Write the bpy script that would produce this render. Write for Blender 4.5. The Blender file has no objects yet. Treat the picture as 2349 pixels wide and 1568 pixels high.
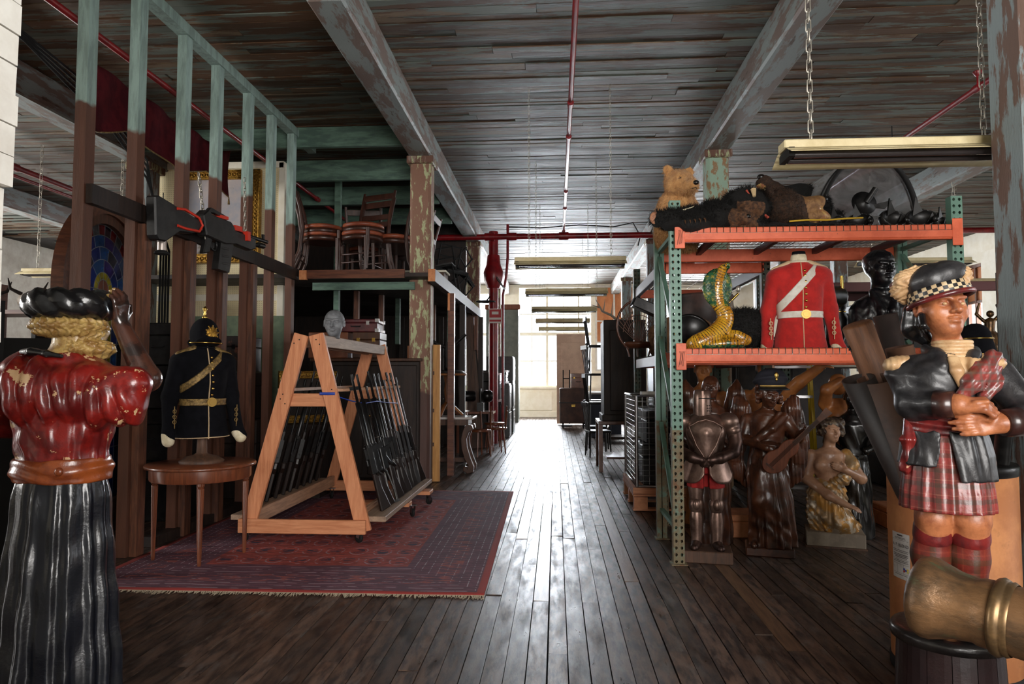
import bpy, math, random
import numpy as np
from mathutils import Vector, Matrix, Euler
rng = random.Random(7)
C = bpy.context.scene.collection
SC = bpy.context.scene
# ---------------------------------------------------------------- camera, sky, window light, exposure
F = 1566.0
CAM = Vector((0, 0, 1.4))
RX, RZ = math.radians(92.92), math.radians(3.67)
cd = bpy.data.cameras.new('camera'); cam = bpy.data.objects.new('camera', cd); C.objects.link(cam)
cam.location = CAM; cam.rotation_euler = (RX, 0, RZ)
cd.sensor_width = 36; cd.lens = 36 * F / 2349; cd.clip_start = .02
SC.camera = cam
SC.view_settings.view_transform = 'Standard'; SC.view_settings.look = 'None'
SC.view_settings.gamma = 1; SC.view_settings.use_curve_mapping = False
SC.view_settings.exposure = -0.08
W = bpy.data.worlds.new('sky'); SC.world = W; W.use_nodes = True
bg = W.node_tree.nodes['Background']; bg.inputs[0].default_value = (.96, .98, 1, 1); bg.inputs[1].default_value = 6
def area(name, loc, rot, sx, sy, power, col=(1, 1, 1)):
    l = bpy.data.lights.new(name, 'AREA'); l.shape = 'RECTANGLE'; l.size = sx; l.size_y = sy
    l.energy = power; l.color = col
    o = bpy.data.objects.new(name, l); C.objects.link(o); o.location = loc
    o.rotation_euler = [math.radians(a) for a in rot]; return o
PI = math.pi
# daylight at the window openings (far wall, wall behind the camera, side walls)
area('daylight_far', (.35, 24.3, 2.7), (-90, 0, 0), 3.6, 3.4, 2700, (.95, .98, 1))
area('daylight_entry', (2.0, -2.95, 2.3), (90, 0, 0), 3.4, 2.6, 480, (1, .95, .89))
for y in (3.5, 11.5, 16.5, 21):
    area('daylight_side', (9.75, y, 2.7), (0, 90, 0), 2.6, 2.6, 700 if y > 15 else 260, (1, .96, .9))
area('daylight_far', (-3.0, 24.3, 2.7), (-90, 0, 0), 2.4, 3.2, 1000, (1, .985, .955)); area('daylight_far', (4.4, 24.3, 2.7), (-90, 0, 0), 2.2, 3.2, 1000, (1, .985, .955))  # extra lamps at the outer far windows, added to brighten the wall sides
area('daylight_side', (-12.75, 3.6, 2.6), (0, -90, 0), 2.6, 2.6, 650, (1, .97, .92))
for y in (8, 13, 20.7):
    area('daylight_side', (-12.75, y, 2.7), (0, -90, 0), 2.6, 2.6, 700 if y > 15 else 260, (1, .97, .92))  # the farthest lamp is added, with its window, to brighten the far end
# ---------------------------------------------------------------- pixel <-> place
_R = Euler((RX, 0, RZ)).to_matrix()
def ray(px, py): return _R @ Vector(((px - 1174.5) / F, -(py - 784) / F, -1))
def at(px, py, Y):
    d = ray(px, py); return CAM + d * (Y / d.y)
def fl(px, py, z=0.):
    d = ray(px, py); return CAM + d * ((z - CAM.z) / d.z)
# ---------------------------------------------------------------- materials
def lin(c):
    return tuple(((x / 255 / 12.92) if x / 255 <= .04045 else ((x / 255 + .055) / 1.055) ** 2.4) for x in c[:3]) + (1,)
MATS = {}
def M(name, col, rough=.5, metal=0, col2=None, sc=8, st=(1, 1, 1), lo=.42, hi=.58, det=5, bump=0, bsc=None, bst=None,
      coat=0, col3=None, sc3=2, lo3=.5, hi3=.6, st3=None, rnd=0, pos=False, var=.0, dist=0, spec=.5, rvar=0, sheen=0):
    if name in MATS: return MATS[name]
    m = bpy.data.materials.new(name); MATS[name] = m; m.use_nodes = True
    nt = m.node_tree; N = nt.nodes; L = nt.links; b = N['Principled BSDF']
    b.inputs['Base Color'].default_value = lin(col); b.inputs['Roughness'].default_value = rough
    b.inputs['Metallic'].default_value = metal; b.inputs['Coat Weight'].default_value = coat
    b.inputs['Coat Roughness'].default_value = .12; b.inputs['Specular IOR Level'].default_value = spec
    if sheen: b.inputs['Sheen Weight'].default_value = sheen
    def coord(s):
        if pos: src = N.new('ShaderNodeNewGeometry').outputs['Position']
        else: src = N.new('ShaderNodeTexCoord').outputs['Object']
        mp = N.new('ShaderNodeMapping'); mp.inputs['Scale'].default_value = s; L.new(src, mp.inputs['Vector'])
        if rnd:
            oi = N.new('ShaderNodeObjectInfo'); mu = N.new('ShaderNodeMath'); mu.operation = 'MULTIPLY'; mu.inputs[1].default_value = 37
            L.new(oi.outputs['Random'], mu.inputs[0]); L.new(mu.outputs[0], mp.inputs['Location'])
        return mp.outputs[0]
    def noise(s, scale, d, w=dist):
        n = N.new('ShaderNodeTexNoise'); n.inputs['Scale'].default_value = scale; n.inputs['Detail'].default_value = d
        n.inputs['Distortion'].default_value = w; n.inputs['Roughness'].default_value = .68; L.new(coord(s), n.inputs['Vector']); return n.outputs[0]
    def ramp(src, a, bb):
        r = N.new('ShaderNodeMapRange'); r.inputs[1].default_value = a; r.inputs[2].default_value = bb; L.new(src, r.inputs[0]); return r.outputs[0]
    def mix(f, a, c2, mode='MIX'):
        x = N.new('ShaderNodeMix'); x.data_type = 'RGBA'; x.blend_type = mode
        for sock, v in ((x.inputs[0], f), (x.inputs[6], a), (x.inputs[7], c2)):
            if hasattr(v, 'links') or hasattr(v, 'is_linked'): L.new(v, sock)
            else: sock.default_value = v
        return x.outputs[2]
    cur = lin(col); link = False
    if col2:
        nz = noise(st, sc, det); cur = mix(ramp(nz, lo, hi), cur, lin(col2)); link = True
    if col3:
        cur = mix(ramp(noise(st3 or st, sc3, det), lo3, hi3), cur, lin(col3)); link = True
    if rnd:
        oi = N.new('ShaderNodeObjectInfo'); r = N.new('ShaderNodeMapRange'); r.inputs[3].default_value = 1 - rnd; r.inputs[4].default_value = 1 + rnd * .7
        L.new(oi.outputs['Random'], r.inputs[0]); cb = N.new('ShaderNodeCombineColor')
        for i in range(3): L.new(r.outputs[0], cb.inputs[i])
        cur = mix(1.0, cur, cb.outputs[0], 'MULTIPLY'); link = True
    if var:
        r = ramp(noise((1, 1, 1), 3.1, 4), .25, .75); rr = N.new('ShaderNodeMapRange'); rr.inputs[3].default_value = 1 - var; rr.inputs[4].default_value = 1 + var * .5
        L.new(r, rr.inputs[0]); cb = N.new('ShaderNodeCombineColor')
        for i in range(3): L.new(rr.outputs[0], cb.inputs[i])
        cur = mix(1.0, cur, cb.outputs[0], 'MULTIPLY'); link = True
    if link: L.new(cur, b.inputs['Base Color'])
    if rvar:
        r = N.new('ShaderNodeMapRange'); r.inputs[1].default_value = .3; r.inputs[2].default_value = .7
        r.inputs[3].default_value = max(.04, rough - rvar); r.inputs[4].default_value = min(1, rough + rvar)
        L.new(noise(st, sc * .6, 5), r.inputs[0]); L.new(r.outputs[0], b.inputs['Roughness'])
    if bump:
        bn = N.new('ShaderNodeBump'); bn.inputs['Strength'].default_value = bump; bn.inputs['Distance'].default_value = .01
        L.new(noise(bst or st, bsc or sc, 5), bn.inputs['Height']); L.new(bn.outputs[0], b.inputs['Normal'])
    m['bsdf'] = 1
    return m
def nodes(m): return m.node_tree.nodes, m.node_tree.links, m.node_tree.nodes['Principled BSDF']
def emit(name, col, s):
    m = M(name, col, .5); b = m.node_tree.nodes['Principled BSDF']
    b.inputs['Emission Color'].default_value = lin(col); b.inputs['Emission Strength'].default_value = s; return m
def glass(name, tint=(255, 255, 255), refl=.08, dens=0., rough=.03):
    if name in MATS: return MATS[name]
    m = bpy.data.materials.new(name); MATS[name] = m; m.use_nodes = True; nt = m.node_tree; N = nt.nodes; L = nt.links; N.clear()
    o = N.new('ShaderNodeOutputMaterial'); t = N.new('ShaderNodeBsdfTransparent'); g = N.new('ShaderNodeBsdfGlossy'); x = N.new('ShaderNodeMixShader')
    t.inputs[0].default_value = lin(tint); g.inputs['Roughness'].default_value = rough
    lw = N.new('ShaderNodeLayerWeight'); lw.inputs[0].default_value = .25
    ad = N.new('ShaderNodeMath'); ad.operation = 'MULTIPLY_ADD'; ad.inputs[1].default_value = .7; ad.inputs[2].default_value = refl; ad.use_clamp = True
    L.new(lw.outputs['Fresnel'], ad.inputs[0]); L.new(ad.outputs[0], x.inputs[0]); L.new(t.outputs[0], x.inputs[1]); L.new(g.outputs[0], x.inputs[2])
    out = x.outputs[0]
    if dens:
        d = N.new('ShaderNodeBsdfDiffuse'); d.inputs[0].default_value = lin((205, 206, 208)); y = N.new('ShaderNodeMixShader')
        n = N.new('ShaderNodeTexNoise'); n.inputs['Scale'].default_value = 5; n.inputs['Detail'].default_value = 8; n.inputs['Distortion'].default_value = 1.5
        mr = N.new('ShaderNodeMapRange'); mr.inputs[1].default_value = .35; mr.inputs[2].default_value = .75; mr.inputs[3].default_value = dens * .4; mr.inputs[4].default_value = dens
        tc = N.new('ShaderNodeTexCoord'); L.new(tc.outputs['Object'], n.inputs['Vector'])
        L.new(n.outputs[0], mr.inputs[0]); L.new(mr.outputs[0], y.inputs[0]); L.new(out, y.inputs[1]); L.new(d.outputs[0], y.inputs[2]); out = y.outputs[0]
    L.new(out, o.inputs[0]); return m
# ---------------------------------------------------------------- mesh builder
def rot(rx=0, ry=0, rz=0): return Euler([math.radians(a) for a in (rx, ry, rz)]).to_matrix()
def frame(d, up=(0, 0, 1)):
    z = Vector(d).normalized(); u = Vector(up)
    if abs(z.dot(u.normalized())) > .98: u = Vector((1, 0, 0)) if abs(z.x) < .9 else Vector((0, 1, 0))
    x = u.cross(z).normalized(); y = z.cross(x); return Matrix((x, y, z)).transposed()
class MB:
    def __init__(s): s.v = []; s.f = []; s.sm = []; s.mi = []
    def add(s, vs, fs, sm=False, mi=0):
        o = len(s.v); s.v += [tuple(p) for p in vs]
        for f in fs: s.f.append(tuple(i + o for i in f)); s.sm.append(sm); s.mi.append(mi)
        return s
    def box(s, c, sz, R=None, mi=0, taper=1.):
        c = Vector(c); vs = []
        for z in (-.5, .5):
            t = taper if z > 0 else 1
            for x, y in ((-.5, -.5), (.5, -.5), (.5, .5), (-.5, .5)):
                p = Vector((x * sz[0] * t, y * sz[1] * t, z * sz[2])); vs.append(c + (R @ p if R else p))
        return s.add(vs, [(3, 2, 1, 0), (4, 5, 6, 7), (0, 1, 5, 4), (1, 2, 6, 5), (2, 3, 7, 6), (3, 0, 4, 7)], False, mi)
    def bar(s, a, b, w, h, up=(0, 0, 1), mi=0):
        a, b = Vector(a), Vector(b); return s.box((a + b) / 2, (w, h, (b - a).length), frame(b - a, up), mi)
    def tube(s, pts, r, n=8, caps=True, mi=0, closed=False, sq=1.):
        pts = [Vector(p) for p in pts]; m = len(pts); rs = r if isinstance(r, (list, tuple)) else [r] * m
        vs = []; up = Vector((0, 0, 1)); 
        for i, p in enumerate(pts):
            if closed: d = pts[(i + 1) % m] - pts[i - 1]
            else: d = pts[min(i + 1, m - 1)] - pts[max(i - 1, 0)]
            R = frame(d, up); up = R.col[1]
            for j in range(n):
                a = 2 * PI * j / n; vs.append(p + R @ Vector((math.cos(a) * rs[i], math.sin(a) * rs[i] * sq, 0)))
        fs = []
        for i in range(m if closed else m - 1):
            k = (i + 1) % m
            for j in range(n): fs.append((i * n + j, i * n + (j + 1) % n, k * n + (j + 1) % n, k * n + j))
        s.add(vs, fs, True, mi)
        if caps and not closed:
            s.add(vs[:n], [tuple(range(n))[::-1]], False, mi); s.add(vs[-n:], [tuple(range(n))], False, mi)
        return s
    def lathe(s, prof, n=20, c=(0, 0, 0), R=None, mi=0, sx=1, sy=1, caps=True, arc=2 * PI):
        c = Vector(c); vs = []; full = abs(arc - 2 * PI) < 1e-6; k = n if full else n + 1
        for r, z in prof:
            for j in range(k):
                a = arc * j / n; p = Vector((math.cos(a) * r * sx, math.sin(a) * r * sy, z)); vs.append(c + (R @ p if R else p))
        fs = []
        for i in range(len(prof) - 1):
            for j in range(n): fs.append((i * k + j, i * k + (j + 1) % k, (i + 1) * k + (j + 1) % k, (i + 1) * k + j))
        s.add(vs, fs, True, mi)
        if caps and full:
            if prof[0][0] > 1e-4: s.add(vs[:n], [tuple(range(n))[::-1]], False, mi)
            if prof[-1][0] > 1e-4: s.add(vs[-n:], [tuple(range(n))], False, mi)
        return s
    def prism(s, poly, t, R=None, c=(0, 0, 0), mi=0):
        n = len(poly); c = Vector(c); vs = []
        for z in (-t / 2, t / 2):
            for x, y in poly: p = Vector((x, y, z)); vs.append(c + (R @ p if R else p))
        return s.add(vs, [tuple(range(n))[::-1], tuple(range(n, 2 * n))] + [(i, (i + 1) % n, (i + 1) % n + n, i + n) for i in range(n)], False, mi)
    def ell(s, c, r, n=14, R=None, mi=0):
        if not isinstance(r, (list, tuple)): r = (r,) * 3
        vs = []; m = max(6, n // 2); c = Vector(c)
        for i in range(m + 1):
            t = PI * i / m
            for j in range(n):
                a = 2 * PI * j / n; p = Vector((math.sin(t) * math.cos(a) * r[0], math.sin(t) * math.sin(a) * r[1], -math.cos(t) * r[2])); vs.append(c + (R @ p if R else p))
        return s.add(vs, [(i * n + j, i * n + (j + 1) % n, (i + 1) * n + (j + 1) % n, (i + 1) * n + j) for i in range(m) for j in range(n)], True, mi)
    def torus(s, c, Rr, r, n=20, m=8, R=None, mi=0, arc=None):
        c = Vector(c); a0, a1 = arc or (0, 2 * PI); k = n + (1 if arc else 0)
        pts = [c + (R @ Vector((math.cos(a0 + (a1 - a0) * i / n) * Rr, math.sin(a0 + (a1 - a0) * i / n) * Rr, 0)) if R else Vector((math.cos(a0 + (a1 - a0) * i / n) * Rr, math.sin(a0 + (a1 - a0) * i / n) * Rr, 0))) for i in range(k)]
        return s.tube(pts, r, m, arc is not None, mi, closed=arc is None)
    def surf(s, fn, nu, nv, mi=0, closeu=False):
        vs = [fn(i / nu, j / nv) for i in range(nu + (0 if closeu else 1)) for j in range(nv + 1)]; k = nv + 1; mu = nu if closeu else nu + 1
        return s.add(vs, [(i * k + j, ((i + 1) % mu) * k + j, ((i + 1) % mu) * k + j + 1, i * k + j + 1) for i in range(nu) for j in range(nv)], True, mi)
    def build(s, name, mat, parent=None, bevel=0, loc=None, r=None, solid=0, sub=0):
        me = bpy.data.meshes.new(name); me.from_pydata(s.v, [], s.f)
        for m in (mat if isinstance(mat, (list, tuple)) else [mat]): me.materials.append(m)
        me.polygons.foreach_set('use_smooth', s.sm); me.polygons.foreach_set('material_index', s.mi); me.update()
        o = bpy.data.objects.new(name, me); C.objects.link(o)
        if parent: o.parent = parent
        if loc is not None: o.location = loc
        if r is not None: o.rotation_euler = [math.radians(a) for a in r]
        if solid: md = o.modifiers.new('s', 'SOLIDIFY'); md.thickness = solid
        if bevel: md = o.modifiers.new('b', 'BEVEL'); md.width = bevel; md.segments = 1; md.limit_method = 'ANGLE'; md.angle_limit = .9
        if sub: md = o.modifiers.new('u', 'SUBSURF'); md.levels = md.render_levels = sub
        return o
def tag(o, label=None, cat=None, group=None, kind=None):
    if label: o['label'] = label
    if cat: o['category'] = cat
    if group: o['group'] = group
    if kind: o['kind'] = kind
    return o
def thing(name, label, cat, loc=(0, 0, 0), rz=0, group=None, kind=None):
    o = bpy.data.objects.new(name, None); C.objects.link(o); o.empty_display_size = .1
    o.location = loc; o.rotation_euler = (0, 0, math.radians(rz)); return tag(o, label, cat, group, kind)
def dup(root, loc, rz=0, label=None, group=None, scale=None):
    def cp(o, par):
        c = o.copy(); C.objects.link(c)
        if par is not None: c.parent = par
        for ch in KIDS.get(o.name, []): cp(ch, c)
        return c
    KIDS = {}
    st = [root]
    while st:
        o = st.pop(); k = [c for c in o.children]; KIDS[o.name] = k; st += k
    r = cp(root, None); r.location = loc; r.rotation_euler = (root.rotation_euler[0], root.rotation_euler[1], math.radians(rz))
    if label: r['label'] = label
    if group: r['group'] = group
    if scale: r.scale = scale
    return r
_ub = {}
def unit(mat):
    if mat.name not in _ub:
        b = MB().box((0, 0, 0), (1, 1, 1)); o = b.build('unit', mat); _ub[mat.name] = o.data; bpy.data.objects.remove(o)
    return _ub[mat.name]
def piece(name, mat, c, sz, parent=None, R=None):
    o = bpy.data.objects.new(name, unit(mat)); C.objects.link(o); o.parent = parent
    o.location = c; o.scale = sz
    if R is not None: o.rotation_euler = R.to_euler()
    return o
# ---------------------------------------------------------------- sculpting: blended solids -> one continuous mesh (surface nets)
class S:
    def __init__(s): s.ops = []; s.T = Matrix.Identity(4)
    def p(s, a): return s.T @ Vector(a)
    def R(s, r=None):
        q = s.T.to_3x3().normalized(); return q @ r if r is not None else q
    def sc(s): return s.T.to_scale()[0]
    def op(s, fn, lo, hi, k, mode): s.ops.append((fn, np.array(lo), np.array(hi), k, mode)); return s
    def cap(s, a, b, ra, rb=None, k=.02, m=1):
        rb = ra if rb is None else rb; a, b = s.p(a), s.p(b); q = s.sc(); ra *= q; rb *= q; k *= q; d = b - a; L = max(d.dot(d), 1e-9)
        def fn(x, y, z):
            t = np.clip(((x - a.x) * d.x + (y - a.y) * d.y + (z - a.z) * d.z) / L, 0, 1)
            return np.sqrt((x - a.x - t * d.x) ** 2 + (y - a.y - t * d.y) ** 2 + (z - a.z - t * d.z) ** 2) - (ra + (rb - ra) * t)
        r = max(ra, rb); return s.op(fn, [min(a[i], b[i]) - r for i in range(3)], [max(a[i], b[i]) + r for i in range(3)], k, m)
    def chain(s, pts, rs, k=.02, m=1):
        for i in range(len(pts) - 1):
            ra, rb = (rs[i], rs[i + 1]) if isinstance(rs, (list, tuple)) else (rs, rs)
            s.cap(pts[i], pts[i + 1], ra, rb, k, m)
        return s
    def ell(s, c, r, R=None, k=.02, m=1):
        if not isinstance(r, (list, tuple)): r = (r, r, r)
        c = s.p(c); q = s.sc(); r = [x * q for x in r]; k *= q; I = np.array(s.R(R)).T; rm = min(r); e = np.array(r)
        ext = np.sqrt((np.array(s.R(R)) ** 2) @ (e ** 2))
        def fn(x, y, z):
            x = x - c.x; y = y - c.y; z = z - c.z
            u = I[0, 0] * x + I[0, 1] * y + I[0, 2] * z; v = I[1, 0] * x + I[1, 1] * y + I[1, 2] * z; w = I[2, 0] * x + I[2, 1] * y + I[2, 2] * z
            k0 = np.sqrt((u / r[0]) ** 2 + (v / r[1]) ** 2 + (w / r[2]) ** 2); k1 = np.sqrt((u / r[0] ** 2) ** 2 + (v / r[1] ** 2) ** 2 + (w / r[2] ** 2) ** 2) + 1e-9
            return k0 * (k0 - 1) / k1
        return s.op(fn, np.array(c) - ext, np.array(c) + ext, k, m)
    def box(s, c, h, rd=.005, R=None, k=.01, m=1):
        c = s.p(c); q = s.sc(); h = [x * q for x in h]; rd *= q; k *= q; I = np.array(s.R(R)).T; ext = np.abs(np.array(s.R(R))) @ np.array(h)
        def fn(x, y, z):
            x = x - c.x; y = y - c.y; z = z - c.z
            u = abs(I[0, 0] * x + I[0, 1] * y + I[0, 2] * z) - h[0] + rd; v = abs(I[1, 0] * x + I[1, 1] * y + I[1, 2] * z) - h[1] + rd; w = abs(I[2, 0] * x + I[2, 1] * y + I[2, 2] * z) - h[2] + rd
            return np.sqrt(np.maximum(u, 0) ** 2 + np.maximum(v, 0) ** 2 + np.maximum(w, 0) ** 2) + np.minimum(np.maximum(u, np.maximum(v, w)), 0) - rd
        return s.op(fn, np.array(c) - ext, np.array(c) + ext, k, m)
    def skirt(s, prof, n=14, amp=.06, seed=0, c=(0, 0), k=.02, m=1, p0=1.0, tilt=0, tw=.6):
        """prof: [(z, rx, ry, cx, cy)] from top to bottom; folds deepen downward"""
        pr = sorted([(tuple(q) + (0, 0))[:5] for q in prof]); zs = [q[0] for q in pr]; st = np.random.RandomState(seed); ph = st.rand(4) * 6.28
        if s.T != Matrix.Identity(4): raise ValueError('skirt in local space only')
        z0, z1 = zs[0], zs[-1]; rx = max(q[1] for q in pr) * (1 + amp * 2); ry = max(q[2] for q in pr) * (1 + amp * 2)
        def fn(x, y, z):
            zz = np.clip(z, z0, z1); a, b, cx, cy = (np.interp(zz, zs, [q[i] for q in pr]) for i in (1, 2, 3, 4))
            X = (x - c[0] - cx) / a; Y = (y - c[1] - cy) / b; th = np.arctan2(Y, X); t = (z1 - zz) / (z1 - z0)
            w = .6 * np.cos(n * th + ph[0] + tw * np.sin(3 * t + ph[1])) + .4 * np.cos((n * .5 + .5) // 1 * th + ph[2] + 1.5 * t) + .3 * np.cos((n * 1.6) // 1 * th + ph[3] - t)
            r = np.sqrt(X ** 2 + Y ** 2) / (1 + amp * w * (p0 + (1 - p0) * t) * np.minimum(1, t * 6 + .3))
            return np.maximum((r - 1) * np.minimum(a, b) * .8, np.maximum(z - z1, z0 - z) * .9)
        cxs = [q[3] for q in pr]; cys = [q[4] for q in pr]
        return s.op(fn, (c[0] + min(cxs) - rx, c[1] + min(cys) - ry, z0), (c[0] + max(cxs) + rx, c[1] + max(cys) + ry, z1), k, m)
    def mesh(s, h, disp=None):
        add = [o for o in s.ops if o[4] > 0]; lo = np.min([o[1] for o in add], 0) - 3 * h - .01; hi = np.max([o[2] for o in add], 0) + 3 * h + .01
        n = np.ceil((hi - lo) / h).astype(int) + 1; F_ = np.full(n, 1e2, np.float32)
        ax = [(lo[i] + h * np.arange(n[i])).astype(np.float32) for i in range(3)]
        for fn, l, u, k, m in s.ops:
            i0 = np.maximum(((l - k - 2 * h - lo) / h).astype(int), 0); i1 = np.minimum(((u + k + 2 * h - lo) / h).astype(int) + 2, n)
            if (i1 <= i0).any(): continue
            sl = tuple(slice(a, b) for a, b in zip(i0, i1))
            d = fn(ax[0][sl[0]][:, None, None], ax[1][sl[1]][None, :, None], ax[2][sl[2]][None, None, :]).astype(np.float32); f = F_[sl]
            if m == 1:
                q = np.maximum(k - abs(f - d), 0) / k; F_[sl] = np.minimum(f, d) - q * q * k * .25
            elif m == -1:
                q = np.maximum(k - abs(f + d), 0) / k; F_[sl] = np.maximum(f, -d) + q * q * k * .25
        if disp is not None:
            near = np.argwhere(abs(F_) < 4 * h)
            P = [ax[i][near[:, i]] for i in range(3)]; F_[near[:, 0], near[:, 1], near[:, 2]] += disp(*P)
        return snets(F_, lo, h)
    def build(s, name, mats, parent=None, h=.008, disp=None, lab=None, loc=None, r=None, smooth=0):
        v, q = s.mesh(h, disp); return npmesh(name, v, q, mats, parent, lab, loc, r, smooth)
def snets(Fd, lo, h):
    s = Fd < 0; nx, ny, nz = Fd.shape
    cnt = np.zeros((nx - 1, ny - 1, nz - 1), np.int8)
    offs = [(i, j, k) for i in (0, 1) for j in (0, 1) for k in (0, 1)]
    for i, j, k in offs: cnt += s[i:nx - 1 + i, j:ny - 1 + j, k:nz - 1 + k]
    act = np.argwhere((cnt > 0) & (cnt < 8)); idx = -np.ones(cnt.shape, np.int32); idx[act[:, 0], act[:, 1], act[:, 2]] = np.arange(len(act))
    vals = np.stack([Fd[act[:, 0] + i, act[:, 1] + j, act[:, 2] + k] for i, j, k in offs], 1)
    acc = np.zeros((len(act), 3)); num = np.zeros(len(act)); o = np.array(offs, float)
    for a in range(8):
        for b in range(a + 1, 8):
            if abs(o[a] - o[b]).sum() != 1: continue
            va, vb = vals[:, a], vals[:, b]; m = (va < 0) != (vb < 0); t = np.where(m, va / np.where(m, va - vb, 1), 0)
            acc += np.where(m[:, None], o[a] + t[:, None] * (o[b] - o[a]), 0); num += m
    V = (act + acc / num[:, None]) * h + lo; Q = []
    for axn in range(3):
        b, c = [(1, 2), (2, 0), (0, 1)][axn]
        sh = [slice(None)] * 3; sh[axn] = slice(0, -1); s0 = s[tuple(sh)]; sh[axn] = slice(1, None); s1 = s[tuple(sh)]
        e = np.argwhere(s0 != s1); e = e[(e[:, b] > 0) & (e[:, c] > 0) & (e[:, b] < Fd.shape[b] - 1) & (e[:, c] < Fd.shape[c] - 1)]
        def g(db, dc):
            w = e.copy(); w[:, b] -= db; w[:, c] -= dc; return idx[w[:, 0], w[:, 1], w[:, 2]]
        q = np.stack([g(1, 1), g(0, 1), g(0, 0), g(1, 0)], 1); fl_ = ~s[e[:, 0], e[:, 1], e[:, 2]]
        q[fl_] = q[fl_][:, ::-1]; Q.append(q)
    return V, np.concatenate(Q)
def npmesh(name, v, q, mats, parent=None, lab=None, loc=None, r=None, smooth=0):
    me = bpy.data.meshes.new(name); n = len(q)
    me.vertices.add(len(v)); me.vertices.foreach_set('co', v.astype(np.float32).ravel())
    me.loops.add(n * 4); me.loops.foreach_set('vertex_index', q.astype(np.int32).ravel())
    me.polygons.add(n); me.polygons.foreach_set('loop_start', np.arange(n, dtype=np.int32) * 4)
    me.polygons.foreach_set('use_smooth', np.ones(n, bool))
    for m in (mats if isinstance(mats, (list, tuple)) else [mats]): me.materials.append(m)
    if lab is not None:
        ce = v[q].mean(1); me.polygons.foreach_set('material_index', lab(ce[:, 0], ce[:, 1], ce[:, 2]).astype(np.int32))
    me.update(calc_edges=True); me.validate()
    o = bpy.data.objects.new(name, me); C.objects.link(o)
    if parent: o.parent = parent
    if loc is not None: o.location = loc
    if r is not None: o.rotation_euler = [math.radians(a) for a in r]
    return o
def wob(x, y, z, f=30., a=.004, s=0.): return a * (np.sin(f * x + 1.3 * s + 2 * np.sin(f * .7 * y)) * np.sin(f * .9 * y + s) + np.sin(f * .8 * z + 2 * np.sin(f * .6 * x + s)))
def head(s, c, r, yaw=0, pitch=0, roll=0, hair=True, ears=True, k=.012):
    """human head of half-height r (chin to crown) looking along -Y, turned by yaw (deg, + to the viewer's right)"""
    T0 = s.T.copy(); s.T = T0 @ Matrix.Translation(c) @ Euler([math.radians(a) for a in (pitch, roll, yaw)]).to_matrix().to_4x4() @ Matrix.Scale(r, 4)
    s.ell((0, .12, .22), (.7, .86, .78), k=.1); s.ell((0, -.18, -.28), (.56, .58, .66), k=.25); s.ell((0, -.46, -.72), (.27, .26, .22), k=.25)
    s.ell((.34, -.47, -.2), (.2, .2, .22), k=.2); s.ell((-.34, -.47, -.2), (.2, .2, .22), k=.2)
    for x in (-1, 1):
        s.ell((.27 * x, -.76, .07), (.2, .15, .13), k=.12, m=-1); s.ell((.27 * x, -.6, .05), (.155, .13, .11), k=.03)
        s.cap((.1 * x, -.78, .2), (.44 * x, -.66, .24), .06, .05, k=.1)
        if ears: s.ell((.7 * x, .05, .0), (.09, .18, .26), k=.06); s.ell((.77 * x, 0, .02), (.05, .09, .15), k=.04, m=-1)
    s.chain([(0, -.74, .14), (0, -.88, -.06), (0, -.98, -.22)], [.07, .085, .11], k=.1); s.ell((.1, -.83, -.25), (.08, .1, .07), k=.05); s.ell((-.1, -.83, -.25), (.08, .1, .07), k=.05)
    s.ell((0, -.74, -.43), (.23, .14, .06), k=.04); s.ell((0, -.72, -.54), (.19, .14, .07), k=.04); s.box((0, -.88, -.485), (.21, .06, .012), .01, k=.04, m=-1)
    s.T = T0; return s
def hand(s, w, d, n, L=.17, curl=(15, 25, 20), k=.006, thumb=1, fan=6, tdir=None):
    """five fingered hand: wrist w, finger direction d, palm normal n; curl = bend per joint in degrees toward the palm side"""
    d = Vector(d).normalized(); n = (Vector(n) - d * Vector(n).dot(d)).normalized(); sx = d.cross(n) * thumb; w = Vector(w)
    pl = L * .5; s.cap(w, w + d * L * .12, L * .16, L * .17, k=.01)
    for j, o in enumerate((-.17, -.055, .06, .17)):
        kn = w + d * pl * (1.0 - .06 * abs(j - 1)) + sx * o * L * -1
        s.cap(w + d * L * .1 + sx * o * L * -.6, kn, L * .1, L * .08, k=.012)
        p = kn; ang = 0; ln = L * (.48, .53, .5, .4)[j]; dd = (d + sx * -o * fan * .06).normalized()
        for q in range(3):
            ang += math.radians(curl[q]); v = dd * math.cos(ang) + n * math.sin(ang); p2 = p + v * ln * (.45, .31, .24)[q]
            s.cap(p, p2, L * (.066, .058, .052)[q], L * (.06, .053, .044)[q], k=k); p = p2
    b = w + d * L * .12 + sx * L * .15; t1 = tdir and Vector(tdir).normalized() or (d * .62 + sx * .7 + n * .25).normalized()
    p2 = b + t1 * L * .24; p3 = p2 + (t1 * .6 + d * .5 + n * .15).normalized() * L * .2; s.chain([b, p2, p3], [L * .095, L * .075, L * .055], k=.008); return s
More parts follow.
